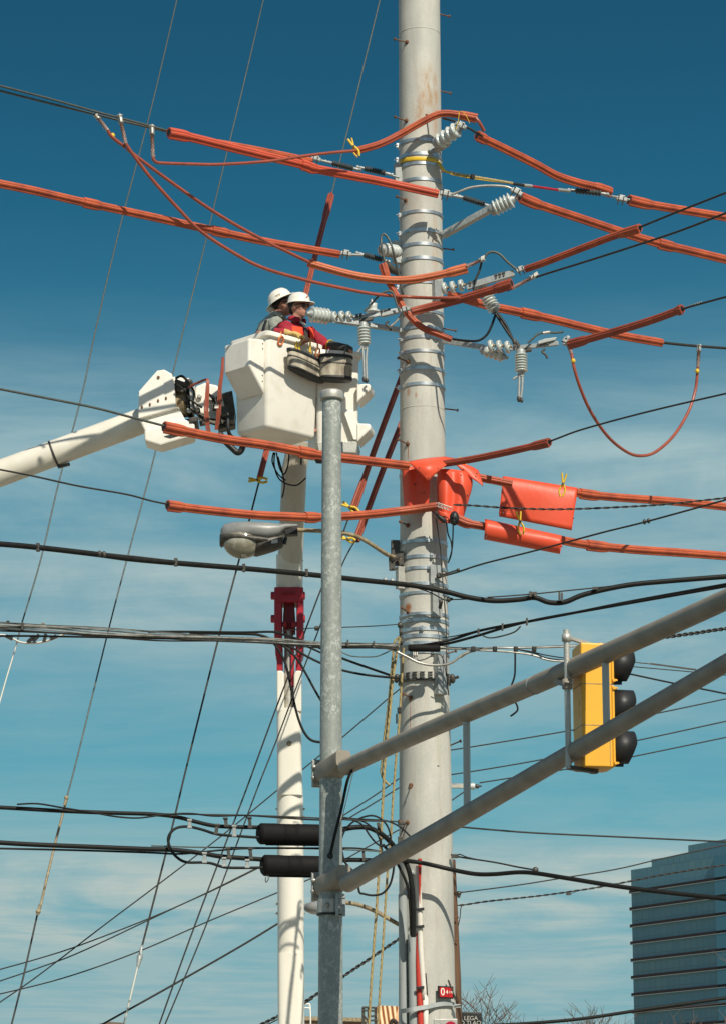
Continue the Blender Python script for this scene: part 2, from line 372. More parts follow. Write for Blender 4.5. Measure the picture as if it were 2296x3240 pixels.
for (y,h,l,tl) in [(446,12,-1.45,0),(490,13,-1.5,0),(520,12,None,0),(570,12,None,0),(672,12,-1.2,0),(730,12,-1.2,0),(774,12,None,0),(818,13,None,0),(893,12,-1.5,0),(985,12,None,0),(1036,12,-1.2,.0),(1066,12,-1.1,0),(1110,12,-1.1,0),(1164,12,-1.15,0),(1214,12,-1.3,0),
      (1713,13,.1,0),(1762,13,.3,0),(1798,12,.2,0),(1848,13,.4,0),(1876,11,None,0),(1942,11,None,0),(1962,12,-.6,.02),(1990,13,-.1,.0),(2012,14,-1.2,.03),(2034,12,-.6,.0),(2062,13,.3,0),(1494,11,None,0)]:
    band(y,h,l,tilt=tl)
# step bolts
def bolt(x0,y0,x1,y1,D1=None,m=M_rust,collar=True):
    a=psurf(x0,y0,-.01) if 1262<x0<1445 else P(x0,y0,D0); b=P(x1,y1,D1 if D1 is not None else a.y-.05)
    mb=MB(); mb.tube(a,b,.0085,8); d=(b-a).normalized(); mb.lathe(b-d*.004,d,[(0,.009),(0,.018),(.012,.018),(.014,.012)],10)
    if collar: mb.lathe(a,d,[(-.01,.03),(.02,.026),(.026,.015)],10)
    mb.build('step_bolt',m,pole)
for (x0,y0,x1,y1,D1) in [(1288,134,1248,124,31.66),(1287,383,1249,370,31.66),(1284,634,1255,622,31.66),(1292,1145,1260,1133,31.66),(1291,1406,1260,1391,31.66),(1291,1663,1265,1651,31.66),(1293,1939,1270,1923,31.66),(1300,2208,1276,2196,31.62),
     (1388,44,1420,52,31.95),(1392,288,1424,295,31.95),(1390,543,1427,546,31.95),(1396,786,1433,790,31.95),(1399,1039,1440,1046,31.95),(1403,1293,1446,1298,31.95),(1424,2358,1455,2345,31.9),(1300,2485,1297,2491,31.66),(1290,2603,1262,2598,31.6),(1405,2070,1440,2060,31.9),(1345,362,1375,372,31.6)]:
    bolt(x0,y0,x1,y1,D1,collar=x0<1305)
# vertical channel brackets and band clips fixed to the pole
def chan(x,y0,y1,w,dep=.07,m=M_zinc,name='bracket'):
    a=psurf(x,y0,0); b=psurf(x,y1,0); c=pc((y0+y1)/2); n=((a+b)/2-c); n.z=0; n.normalize(); sd=Vector((-n.y,n.x,0))
    mb=MB(); ce=(a+b)/2+n*dep*.45; mb.box(ce,(w*mpp(a),dep,(a-b).length),sd,n,(0,0,1)); 
    mb.build(name,m,pole,bevel=.004)
chan(1268,520,588,15,.09); chan(1266,765,835,20,.10); chan(1376,890,955,26,.06); chan(1275,1795,1865,20,.09,M_aluw); chan(1372,1790,1850,36,.05); chan(1376,1862,1955,34,.06)
chan(1385,2075,2200,34,.10); chan(1262,1710,1790,14,.10,M_dark); chan(1385,2420,2424,8,.01)
# slotted collar for the comms cables
yb=2135; c=pc(yb+14); rr=pr(yb)+.012
mb=MB(); mb.lathe(c,(0,0,1),[(-.045,rr-.03),(-.045,rr),(.045,rr),(.045,rr-.03)],48,smooth=False); mb.build('slotted_collar',M_aluw,pole)
mb=MB(); mb.lathe(c-Vector((0,0,.052)),(0,0,1),[(-.012,rr-.03),(-.012,rr+.01),(.012,rr+.01),(.012,rr-.03)],48,smooth=False); mb.build('collar_strap',M_dark,pole)
for i in range(-3,6):
    a=i*.30-.1
    q=c+Vector((math.sin(a),-math.cos(a),0))*(rr+.008); X=(math.cos(a),math.sin(a),0);Y=(-math.sin(a),math.cos(a),0)
    mb=MB()
    for dz in (-.03,0,.03): mb.box(q+Vector((0,0,dz)),(.05,.014,.010),X,Y)
    mb.box(q+Vector((X[0]*-.02,X[1]*-.02,0)),(.009,.016,.07),X,Y); mb.build('collar_hook',M_dark,pole)
mb=MB()
for a in (-1.35,-1.5,1.35,1.5,1.6):
    q=c+Vector((math.sin(a),-math.cos(a),0))*(rr+.03); mb.ell(q,(.03,.03,.05)); mb.tube(q,q+Vector((math.sin(a),-math.cos(a),.3))*.07,.008)
mb.build_each('strap_buckle',M_dark,pole)
mb=MB(); q=psurf(1312,2054,.02); mb.box(q,(.09,.04,.035)); 
for i in range(3): mb.tube(q+Vector((-.02+i*.02,0,-.02)),q+Vector((-.015+i*.02,0,-.07)),.006)
mb.build('white_clip',M_white,pole)

# ---------------- ducts and cables down the pole ----------------
def wire(name,label,cat,pts,px,m,D=D0,group=None,k=6,n=6):
    """pts (x,y) or (x,y,D); px = width in photo pixels"""
    q=[]
    for p in pts:
        d=p[2] if len(p)>2 else (D(p[0]) if callable(D) else D); q.append(P(p[0],p[1],d))
    r=px/2*mpp(q[len(q)//2])
    return sw(name,q,r,m,label=label,cat=cat,group=group,k=k,prof=circ(n))
def duct(name,label,pts,px,m,out):
    q=[psurf(x,y,out) for x,y in pts]; return q,px/2*mpp(q[0])
def down(q):  # continue straight to the ground
    e=q[-1]; return q+[Vector((e.x,e.y-.03,0))]
q=[psurf(1304,2958,.045),psurf(1306,3100,.045),psurf(1308,3240,.05)]
sw('conduit',down(q),.052*1.0,M_pvc,k=1,label='grey conduit up the steel pole with black cables entering its open top',cat='conduit',prof=circ(20))
q=[psurf(1276,2700,.05),psurf(1277,3240,.05)]
sw('conduit',down([psurf(1273,2830,.035),psurf(1277,3240,.035)]),.05,M_pvc,k=1,label='grey conduit at the left edge of the steel pole, behind the open topped one',cat='conduit',prof=circ(20))
q=[psurf(1318,2740,.10),psurf(1326,2860,.09),psurf(1330,3000,.07),psurf(1341,3160,.06),psurf(1346,3240,.06)]
sw('duct',down(q),.030,M_wpvc,k=4,label='white flexible duct running down the front of the steel pole beside the red one',cat='duct',prof=circ(12))
q=[psurf(1319,2950,.06),psurf(1322,3050,.06),psurf(1328,3200,.07),psurf(1329,3240,.07)]
sw('duct',down(q),[.012,.03,.032,.032,.032],M_duct,k=1,label='red duct rising between the grey conduit and the white duct on the pole',cat='duct',prof=circ(12))
q=[psurf(1327,2717,.17),psurf(1327,2780,.17),psurf(1327,2860,.15)]
sw('marker_sleeve',q,[.022,.014,.003],M_duct,k=1,label='red tapering plastic sleeve hanging point down over the white duct',cat='sleeve',prof=circ(10))
q=[psurf(1344,3080,.02),psurf(1348,3130,.02),psurf(1352,3240,.02)]
sw('cable',down(q),.012,M_cable,k=1,label='black cable running down the pole just right of the white duct',cat='cable')
# tie straps around the ducts
for y in (2877,2932,3125):
    a=psurf(1312,y,.13); mb=MB(); mb.box(psurf(1328,y,.12),(.09,.03,.03),(1,0,.1),(0,1,0),(-.1,0,1)); tag(mb.build('tie_clamp',M_blackp,bevel=.004),'black clamp tying the ducts to the pole, %s'%{2877:'topmost of three',2932:'middle one of three',3125:'lowest, just above the long steel strap'}[y],'clamp','clamps on the ducts')
# long steel strap at the bottom with its lever
_q=[psurf(1264,3200,.07),psurf(1285,3197,.15),psurf(1306,3194,.17),psurf(1330,3189,.12),psurf(1350,3186,.09),psurf(1375,3180,.03),psurf(1405,3176,.025),psurf(1430,3177,.03),psurf(1438,3183,.05),P(1455,3183,31.8)]
sw('long_strap',_q,(.005,.024),M_pvc,parent=pole,k=3,prof=[(-1,-1),(1,-1),(1,1),(-1,1)],ref=Vector((0,0,1)),smooth=False)
mb=MB(); mb.tube(psurf(1436,3184,.07),P(1458,3182,31.75),.009); mb.build('strap_bolt',M_dark,pole)
mb=MB(); a=psurf(1416,3100,.06); b=psurf(1440,3165,.08); mb.bar(a,b,.02,.035); mb.build('strap_lever',M_dark,pole,bevel=.008)
# number sign on the pole
c=psurf(1408,3140,.05); cc=pc(3140); n=(c-cc); n.z=0; n.normalize(); X=Vector((-n.y,n.x,0)); wsg=.20
sign=thing('number_sign','small red and white number plate on the pole reading 0 4 170','sign',c)
mb=MB(); mb.box(c,(wsg,.02,.135),X,n); mb.build('back_plate',M_blackp,sign,bevel=.003)
sgred=mat('sign_red',(.45,.015,.015),.4); sgw=mat('sign_white',(.85,.8,.7),.4)
def text(body,size,loc,X,Y,m,parent,name='lettering',ext=.003,align='CENTER'):
    cu=bpy.data.curves.new(name,'FONT'); cu.body=body; cu.size=size; cu.extrude=ext; cu.align_x=align; cu.align_y='CENTER'; cu.materials.append(m)
    X=Vector(X).normalized();Y=Vector(Y).normalized();Z=X.cross(Y)
    tmp=bpy.data.objects.new('tmp',cu); me=bpy.data.meshes.new_from_object(tmp); bpy.data.objects.remove(tmp)
    o=bpy.data.objects.new(name,me); COL.objects.link(o)
    M=Matrix((X,Y,Z)).transposed().to_4x4(); M.translation=loc-parent_world(parent); o.parent=parent; o.matrix_local=M; return o
up_=Vector((0,0,1)); f=c+n*.012
mb=MB(); mb.box(f+X*-.052,(.07,.012,.105),X,n); mb.build('number_tile',sgred,sign); 
mb=MB(); mb.box(f+X*.005,(.038,.010,.105),X,n); mb.build('number_tile',sgred,sign)
mb=MB(); mb.box(f+X*.055,(.055,.010,.105),X,n); mb.build('number_tile',sgred,sign)
text('0',.115,f+n*.008+X*-.052,X,up_,sgw,sign); text('4',.060,f+n*.008+X*.004,X,up_,sgw,sign); text('170',.036,f+n*.008+X*.056,X,up_,sgw,sign)
# wooden pole behind
wp=thing('wooden_pole','brown wooden utility pole standing close behind the right edge of the steel pole','utility pole',Vector((P(1436,3000,33.5).x-.09,33.5,0)))
bx=wp.location.x; mb=MB(); zt=P(1436,2722,33.5).z
mb.sweep([Vector((bx+.075,33.5,0)),Vector((bx+.03,33.5,P(1444,3100,33.5).z)),Vector((bx-.01,33.5,zt))],[.15,.135,.12],circ(16)); mb.build('trunk',M_wood,wp)
mb=MB(); 
for y in (2905,2975): mb.tube(P(1425,y,33.35),P(1450,y-3,33.35),.008)
mb.build_each('bolt',M_rust,wp)
# ---------------- traffic signal pole with truss arm ----------------
DS=26.0
def sc_(y): return P(1049.5-.002*(y-1240),y,DS)
def sr_(y): return (59+(y-1240)*.0100)/2*mpp(sc_(y))
spole=thing('signal_pole','mottled galvanised traffic signal pole with two long mast arms reaching to the right','signal pole',Vector((sc_(3600).x,DS,0)))
lo_,hi_=3000,4200
for _ in range(40):
    m_=(lo_+hi_)/2
    if sc_(m_).z>0: lo_=m_
    else: hi_=m_
ysb=lo_
gm=mat('galvanised_spangle',(.27,.29,.26),.45,metal=.12,var=(.20,.22,.20),vscale=7,vamt=.7,detail=4,stretch=(1,1,.5))
t=gm.node_tree; b=t.nodes['Principled BSDF']; pv=b.inputs['Base Color'].links[0].from_socket
tcn=t.nodes.new('ShaderNodeTexCoord')
nz=noise(t,mapping(t,tcn.outputs['Object'],(1,1,.75)),30,6,.65,.8)
ms=ramp(t,nz,[(.50,0.0),(.60,1.0)]); n9=ramp(t,noise(t,tcn.outputs['Object'],3,3,.5),[(.35,.15),(.65,1.0)])
pv=mixc(t,math_(t,'MULTIPLY',math_(t,'MULTIPLY',ms,n9),.85),pv,(.58,.60,.54)); 
nz2=ramp(t,noise(t,tcn.outputs['Object'],70,3,.6),[(.3,0.0),(.75,1.0)]); pv=mixc(t,math_(t,'MULTIPLY',nz2,.35),pv,(.45,.49,.46))
t.links.new(pv,b.inputs['Base Color'])
ys=[1262+i*100 for i in range(int((ysb-1262)/100)+1)]+[ysb]
mb=MB(); mb.sweep([sc_(y) for y in ys],[sr_(y) for y in ys],circ(40)); mb.build('shaft',gm,spole)
c=sc_(1262); mb=MB(); mb.lathe(c,(0,0,1),[(-.012,.080),(-.016,.108),(.0,.112),(.055,.112),(.072,.104),(.085,.07),(.09,.02)],32); mb.build('pole_cap',M_aluw,spole)
mb=MB(); mb.lathe(sc_(ysb-1),(0,0,1),[(0,.25),(.03,.25),(.03,.15),(.06,.14)],24); mb.build('base_plate',M_galv,spole)
def armD(x):
    k=(x-1148)/F*1.02; tt=(26.5*k+.3)/(.375+.945*k); return DS-.927*tt
def AP(x,y,o=0): return P(x,y,armD(x)+o)
def arm(pts,w,name,parent):
    pp=crom([AP(x,y) for x,y in pts],4); n=len(pp)
    rad=[(w[0]+(w[1]-w[0])*i/(n-1))/2*mpp(pp[i]) for i in range(n)]
    mb=MB(); mb.sweep(pp,rad,circ(32)); return mb.build(name,M_alu,parent)
arm([(1092,2429),(1262,2350),(1479,2257),(1700,2163)],(50,58),'mast_arm',spole)
arm([(1698,2164),(1850,2097),(2100,1986),(2296,1897),(2420,1840)],(61,68),'mast_arm',spole)
arm([(1100,2795),(1262,2699),(1427,2604),(1850,2357),(2296,2098),(2420,2026)],(58,57),'mast_arm',spole)
mb=MB()
for x,y in ((1689,2168),(1712,2158)):
    a=AP(x,y); d=(AP(x+20,y-9)-a).normalized(); mb.lathe(a,d,[(-.006,.06),(-.004,.075),(.004,.075),(.006,.06)],30)
mb.build('sleeve_ring',M_zinc,spole)
M_strut=mat('strut_aluminium',(.45,.44,.40),.4,metal=.3)
def strut(x,y0,y1,px):
    a=AP(x,y0); b2=AP(x,y1); b2=Vector((a.x,a.y,b2.z)); mb=MB(); mb.tube(a,b2,px/2*mpp(a),20); mb.build('strut',M_strut,spole)
strut(1474,2262,2590,23); strut(1913,2072,2320,23)
# gusset clamps where the arms meet the pole
for (ya,yb_,dx) in ((2440,2440,0),(2800,2800,0)):
    a=sc_(ya); rr=sr_(ya)
    d=(AP(1262,2350 if ya<2600 else 2699)-AP(1100,2426 if ya<2600 else 2795)).normalized(); dh=Vector((d.x,d.y,0)).normalized(); sd=Vector((-dh.y,dh.x,0))
    mb=MB()
    # wide gusset: tapered trough from the clamp plate to the arm
    A0=a-dh*.17; 
    rings=[(-.15,.11,.085,0),(-.02,.125,.092,.0),(.10,.105,.092,.035),(.20,.090,.086,.07),(.32,.072,.074,.125)]
    vs=[];fs=[];n=20
    for (tt,rx,rz,dz) in rings:
        for j in range(n):
            an=2*math.pi*j/n; ca,sa=math.cos(an),math.sin(an); q=.45
            vs.append(a+dh*tt+sd*rx*math.copysign(abs(ca)**q,ca)+Vector((0,0,dz*.6+rz*math.copysign(abs(sa)**q,sa))))
    for i in range(4):
        for j in range(n): k=(j+1)%n; fs.append([i*n+j,i*n+k,(i+1)*n+k,(i+1)*n+j])
    mb.add(vs,fs,True); mb.add(vs[:n],[list(range(n))]); mb.add(vs[-n:],[list(range(n))])
    mb.build('arm_gusset',M_alu,spole,bevel=.006)
    mb=MB(); mb.box(a-dh*.195,(.025,.23,.26),dh,sd); mb.box(a-dh*.16,(.02,.25,.23),dh,sd)
    mb.build('clamp_plate',M_aluw,spole,bevel=.006)
    mb=MB()
    for s1 in (-1,1):
        for dz in (-.05,.05):
            q=a-dh*.13+sd*s1*.125+Vector((0,0,dz)); mb.lathe(q,-sd*-s1,[(-.02,.02),(.012,.022),(.018,.012)],10); mb.tube(a-dh*.2+sd*s1*.10+Vector((0,0,dz)),a-dh*.10+sd*s1*.10+Vector((0,0,dz)),.012)
    mb.build_each('clamp_bolt',M_silver,spole)
# band clamp under the lower arm
c=sc_(2868); rr=sr_(2868); mb=MB(); mb.lathe(c,(0,0,1),[(-.06,rr),(-.06,rr+.014),(.06,rr+.014),(.06,rr)],32,smooth=False); mb.build('band_clamp',M_aluw,spole)
mb=MB(); q=c+Vector((.06,-rr-.03,.0)); mb.box(q,(.03,.05,.20)); mb.box(q+Vector((.06,.02,0)),(.03,.05,.20)); 
for dz in(-.07,0,.07): mb.box(q+Vector((.03,0,dz)),(.09,.03,.018))
mb.build('clamp_ladder',M_zinc,spole,bevel=.003)
mb=MB(); mb.lathe(c+Vector((0,0,-.075)),(0,0,1),[(-.008,rr),(-.008,rr+.02),(.008,rr+.02),(.008,rr)],32,smooth=False); mb.build('black_strap',M_blackp,spole)
mb=MB(); mb.lathe(c+Vector((-.03,-rr-.02,0)),(0,-1,0),[(0,.02),(.03,.022),(.04,.01)],10); mb.build('clamp_bolt',M_silver,spole)
# cable coming out of the upper arm into the hole lower down the pole
q=[AP(1112,2440,-.12),P(1098,2475,25.75),P(1080,2560,25.80),P(1060,2640,25.82),P(1046,2700,25.87)]
sw('signal_cable',q,.014,M_cable,label='black cable slanting from the upper arm clamp down into a hole in the signal pole',cat='cable')
mb=MB(); qq=P(1045,2708,25.885); mb.lathe(qq,(0,-1,0),[(-.01,.028),(.012,.028),(.014,.018)],14); mb.build('grommet',M_blackp,spole)
sw('signal_cable',[AP(1118,2440,-.10),P(1094,2540,25.8),P(1070,2640,25.84)],.004,M_silver,label='thin pale wire hanging beside the slanting black cable on the signal pole',cat='wire')
# ---------------- traffic signal ----------------
DT=armD(1880)+.30
def TP(x,y,o=0): return P(x,y,DT+o)
ang=R(9); fx=Vector((math.cos(ang),math.sin(ang),0)); fy=Vector((math.sin(ang),-math.cos(ang),0))  # fx = facing direction, fy towards camera side
top=TP(1880,2032); bot=TP(1880,2425); H=top.z-bot.z
sig=thing('traffic_signal','yellow three section traffic signal seen from the side with three black visors','traffic signal',TP(1880,2424,.2))
hw=.30; hd=.235
cen=(top+bot)/2; cen=Vector((cen.x-.005,cen.y+.17,cen.z))
mb=MB(); mb.box(cen,(hd,hw,H),fx,fy); mb.build('housing',M_sig,sig,bevel=.012,seg=3)
for i in range(3):
    zc=cen.z+H*(1-i)/3
    mb=MB(); mb.box(Vector((cen.x,cen.y,zc))+fx*(hd/2+.011),(.02,hw*.98,H/3-.012),fx,fy); mb.build('door',M_sig,sig,bevel=.006)
    mb=MB(); mb.lathe(Vector((cen.x,cen.y,zc))+fx*(hd/2+.02),fx,[(0,.125),(.02,.12),(.035,.09),(.045,.03)],28); mb.build('lens',M_lens,sig)
    # tunnel visor, open below
    mb=MB(); vs=[];fs=[];n=26;L=.175;rv=.142; base=Vector((cen.x,cen.y,zc))+fx*(hd/2+.018)
    for k,(tt,rr) in enumerate(((0,rv),(L,rv*.98))):
        for j in range(n+1):
            an=R(-58)+R(296)*j/n; ll=tt*(1-.30*max(0,math.sin(-an)) if False else 1); ll=tt*(.62+.38*min(1,max(0,(math.sin(an)+1)/1.2)))
            vs.append(base+fx*ll+fy*math.cos(an)*rr+Vector((0,0,math.sin(an)*rr)))
    for j in range(n): fs.append([j,j+1,n+1+j+1,n+1+j])
    mb.add(vs,fs,True); o=mb.build('visor',M_blackp,sig); md=o.modifiers.new('s','SOLIDIFY'); md.thickness=.004; md.offset=0
    mb=MB()
    for dz in (-H/6+.03,H/6-.03): mb.box(Vector((cen.x,cen.y,zc+dz))+fx*(hd/2+.02)+fy*(hw/2+.004),(.025,.014,.02),fx,fy); mb.tube(Vector((cen.x,cen.y,zc+dz))+fx*(hd/2+.035)+fy*(hw/2-.01),Vector((cen.x,cen.y,zc+dz))+fx*(hd/2+.035)+fy*(hw/2+.018),.007)
    mb.build('door_latch',M_sig,sig)
for i in (-.5,.5):
    mb=MB(); mb.box(Vector((cen.x,cen.y,cen.z+H*i/3)),(hd+.003,hw+.003,.006),fx,fy); mb.build('section_seam',M_tan,sig)
mb=MB(); mb.box(cen+fx*(hd/2-.022)+fy*(hw/2+.0005),(.004,.003,H*.97),fx,fy); mb.build('door_seam',M_tan,sig)
mb=MB()
for z_ in (cen.z+H*.02,cen.z-H*.06): mb.box(Vector((cen.x,cen.y,z_))-fx*(hd/2)+fy*(.04),(.006,.07,.055),fx,fy)
mb.build('moulded_panel',M_sig,sig,bevel=.002)
# mounting tube with brackets
a=TP(1790,1993,.0); b2=TP(1792,2420,.0); b2=Vector((a.x,a.y,b2.z-.03))
mb=MB(); mb.tube(a,b2,9.5*mpp(a),18); mb.build('mounting_tube',M_aluw,sig)
mb=MB(); mb.lathe(Vector((a.x,a.y,TP(1790,2018,.0).z)),(0,0,1),[(-.03,.024),(-.028,.036),(.028,.036),(.03,.024)],16); mb.bar(Vector((a.x,a.y,TP(1790,2016,.0).z)),Vector((cen.x,cen.y,top.z+.012)),.03,.025)
for dx in (-.02,.07): mb.tube(Vector((cen.x+dx,cen.y,top.z)),Vector((cen.x+dx,cen.y,top.z+.03)),.012)
mb.build('top_bracket',M_aluw,sig)
mb=MB(); mb.bar(Vector((a.x,a.y,b2.z+.01)),Vector((cen.x+.02,cen.y,bot.z-.015)),.05,.03); mb.tube(Vector((cen.x,cen.y,bot.z)),Vector((cen.x,cen.y,bot.z-.03)),.03); mb.build('bottom_bracket',M_dark,sig)
mb=MB(); zz=TP(1790,2165,.0).z; mb.lathe(Vector((a.x,a.y,zz)),(0,0,1),[(-.04,.03),(-.035,.04),(.035,.04),(.04,.03)],14); mb.bar(Vector((a.x,a.y,zz)),AP(1745,2150,.0),.05,.04); mb.tube(Vector((a.x+.03,a.y-.05,zz)),Vector((a.x-.02,a.y-.05,zz+.01)),.012); mb.build('arm_clamp',M_alu,sig)

# ---------------- street lamp on the big pole ----------------
DLm=30.9
lamp=thing('street_lamp','grey cobra head street lamp with a rounded glass bowl on a rusty bracket pipe','street lamp',psurf(1264,1765,.03))
q=[psurf(1262,1768,.10),P(1225,1755,31.5),P(1180,1726,31.3),P(1130,1698,31.2),P(1060,1683,31.05),P(940,1677,DLm)]
sw('bracket_pipe',q,.024,M_tan,parent=lamp,k=6,prof=circ(12))
mb=MB(); a=psurf(1262,1745,.06); b2=psurf(1262,1790,.06); mb.bar(a,b2,.10,.06); mb.bar(P(1238,1765,31.6),P(1240,1805,31.6),.07,.05); mb.tube(P(1240,1770,31.55),P(1262,1762,31.7),.02); mb.tube(P(1240,1800,31.55),P(1256,1800,31.7),.01); mb.build('pole_bracket',M_dark,lamp,bevel=.006)
# housing: (x, ytop, ybot, halfdepth m)
def loft(secs,D,n=22,q=.8,tilt=0):
    vs=[];fs=[]
    for (x,yt,yb,hd_) in secs:
        a=P(x,yt,D); b=P(x,yb,D); c=(a+b)/2; hz=(a-b).length/2
        for j in range(n):
            an=2*math.pi*j/n; ca,sa=math.cos(an),math.sin(an)
            vs.append(c+Vector((0,1,0))*hd_*math.copysign(abs(ca)**q,ca)+Vector((0,0,1))*hz*math.copysign(abs(sa)**q,sa))
    for i in range(len(secs)-1):
        for j in range(n): k=(j+1)%n; fs.append([i*n+j,i*n+k,(i+1)*n+k,(i+1)*n+j])
    return vs,fs,n
def loft_mb(secs,D,n=22,q=.8):
    vs,fs,n=loft(secs,D,n,q); mb=MB(); mb.add(vs,fs,True); mb.add(vs[:n],[list(range(n))]); mb.add(vs[-n:],[list(range(n))]); return mb
mb=loft_mb([(697,1695,1706,.03),(700,1674,1716,.08),(712,1660,1716,.13),(740,1655,1712,.17),(790,1654,1712,.19),(850,1657,1716,.18),(885,1660,1702,.14),(905,1660,1680,.11),(938,1660,1674,.08),(942,1661,1671,.07)],DLm)
mb.build('top_housing',M_lum,lamp)
mb=loft_mb([(796,1700,1758,.06),(812,1697,1760,.14),(840,1696,1752,.14),(870,1694,1743,.12),(893,1692,1733,.09),(897,1694,1728,.07)],DLm)
mb.build('lower_housing',M_dark,lamp)
a=P(766,1716,DLm-.04); mb=MB(); mb.ell(a,(.215,.155,.185),(1,0,-.12),(0,1,0),(.12,0,1),n=26,m=16); mb.build('glass_bowl',M_clearg,lamp)
mb=loft_mb([(696,1694,1726,.05),(700,1690,1732,.10),(712,1692,1722,.165),(760,1696,1722,.205),(810,1700,1728,.19),(850,1702,1728,.14)],DLm); mb.build('bowl_rim',M_dark,lamp)
mb=MB(); mb.bar(P(900,1684,DLm-.02),P(942,1682,DLm-.02),.12,.085); mb.tube(P(905,1700,DLm-.05),P(900,1722,DLm-.05),.02); mb.build('pipe_clamp',M_blackp,lamp,bevel=.008)
mb=MB(); mb.box(P(869,1713,DLm-.145),(.07,.006,.04),(1,0,.1)); mb.build('rating_label',M_aluw,lamp)
mb=MB(); a=P(760,1769,DLm-.06); mb.tube(a,a+Vector((0,0,.03)),.008); mb.build('bowl_finial',M_silver,lamp)
# second, lower lamp behind the signal pole
lamp2=thing('street_lamp','tan pipe and grey lamp head lower down, mostly hidden behind the signal pole','street lamp',P(1262,2926,32))
sw('bracket_pipe',[P(1262,2926,32.2),P(1225,2905,32.2),P(1180,2880,32.2),P(1130,2862,32.2),P(1080,2855,32.2),P(1015,2853,32.2)],.024,M_tan,parent=lamp2,prof=circ(12))
mb=loft_mb([(962,2872,2878,.03),(968,2860,2884,.09),(985,2854,2892,.14),(1010,2852,2894,.15),(1050,2853,2886,.12),(1075,2855,2870,.08)],32.2); mb.build('lamp_head',M_lum,lamp2)
# ---------------- aerial lifts ----------------
dr=Vector((math.sin(R(46)),math.cos(R(46)),0)); dl=Vector((-dr.y,dr.x,0))   # right face recedes along dr, left face along dl
DB=31.35
lift=thing('aerial_lift','white boom lift reaching in from the left, carrying the near bucket with the step pocket','aerial lift',Vector((P(0,1500,32).x-6,33,0)))
def RP(o,s,t,z): return o+dr*s+dl*t+Vector((0,0,z))
N0=P(847,1060,DB); Nb=P(849,1350,DB); Hb=N0.z-Nb.z
o0=Vector((N0.x,N0.y,Nb.z))
def shell(o,L,Wd,H,rad,top_out=.02,name='tub',th=.018,taper=.03):
    """open rounded tub"""
    n=5; prof=[]
    for (cx_,cy_,a0) in ((rad,rad,180),(L-rad,rad,270),(L-rad,Wd-rad,0),(rad,Wd-rad,90)):
        for i in range(n+1):
            an=R(a0+90*i/n); prof.append((cx_+rad*math.cos(an),cy_+rad*math.sin(an)))
    m=len(prof); vs=[];fs=[]
    def ring(inset,z):
        k=len(vs)
        for (x,y) in prof:
            cx_,cy_=L/2,Wd/2; sx_=(L/2-inset)/(L/2); sy_=(Wd/2-inset)/(Wd/2)
            vs.append(RP(o,cx_+(x-cx_)*sx_,cy_+(y-cy_)*sy_,z))
        return k
    ks=[ring(taper+.05,0),ring(taper+.015,.012),ring(taper,.05),ring(0,H-.09),ring(0,H-.07),ring(-.035,H-.055),ring(-.04,H-.01),ring(-.03,H),ring(th-.01,H),ring(th,H-.02),ring(th+taper,.06)]
    for a,b in zip(ks,ks[1:]):
        for j in range(m): k=(j+1)%m; fs.append([a+j,a+k,b+k,b+j])
    fs.append([ks[0]+j for j in range(m)][::-1]); fs.append([ks[-1]+j for j in range(m)])
    mb=MB(); mb.add(vs,fs,True); return mb
LA=.83; WA=.60
M_bkt=M_white
mb=shell(o0,LA,WA,Hb+.05,.06); o=mb.build('bucket',M_bkt,lift); e=o.modifiers.new('e','EDGE_SPLIT'); e.split_angle=R(55); buck=o
# step pocket on the left face
mb=MB(); t0,t1=.05,.49; zA=Hb-.04; zB=Hb-.50
def q_(s,t,z): return RP(o0,s,t,z)
out=-.235
mb.prism([q_(.01,t0,zA),q_(out,t0,zA-.03),q_(out,t0,zB+.10),q_(.012,t0,zB-.20)],dl*(t1-t0))
mb.build('step_pocket',M_bkt,lift,bevel=.028,seg=3)
mb=MB()
for z_ in (Hb-.10,Hb-.16,Hb-.48,Hb-.55): mb.ell(q_(-.03,.048,z_),(.008,.008,.008),n=8,m=6)
mb.build('rivet',M_rust,lift)
# boom tube (left)
bd=32.3
a=P(-420,1652,bd); b2=P(452,1331,bd)
mb=MB(); mb.sweep([a,P(0,1498,bd),b2],[43*mpp(b2),42*mpp(b2),41*mpp(b2)],circ(40)); mb.build('boom',M_whited,lift)
# boom continues down towards its (unseen) truck
mb=MB(); a2=a+ (a-b2).normalized()*4; mb.sweep([a,a2],[43*mpp(b2),.2],circ(24)); mb.sweep([a2,Vector((a2.x-.5,34,0))],[.22,.3],circ(16)); mb.build('lower_boom',M_whited,lift)
d=(b2-a).normalized(); c=P(170,1436,bd); mb=MB(); rr=41.6*mpp(c); mb.lathe(c,d,[(-.012,rr-.01),(-.012,rr+.008),(.012,rr+.008),(.012,rr-.01)],40); mb.bar(P(184,1478,bd),P(222,1468,bd),.05,.03); mb.build('hose_strap',M_dark,lift)
# boom tip cover
def poly(pts,D): return [P(x,y,D) for x,y in pts]
cv=[(440,1238),(468,1206),(498,1172),(520,1169),(545,1183),(553,1215),(555,1250),(557,1284),(566,1288),(438,1325)]
mb=MB(); mb.prism(poly(cv,31.95),(.0,.42,0)); mb.build('tip_cover',M_white,lift,bevel=.03,seg=3)
mb=MB(); mb.prism(poly([(438,1322),(566,1285),(588,1330),(460,1366)],32.0),(0,.30,0)); mb.prism(poly([(457,1362),(580,1324),(617,1340),(615,1377),(508,1409),(458,1394)],31.9),(0,.34,0)); mb.build('tip_skirt',M_white,lift,bevel=.02)
mb=MB(); mb.prism(poly([(520,1380),(560,1370),(580,1374),(540,1385)],31.89),(0,.02,0)); mb.build('skirt_slot',M_blackp,lift)
mb=MB(); mb.lathe(P(502,1194,31.945),(0,-1,0),[(0,.018),(.006,.018)],14)
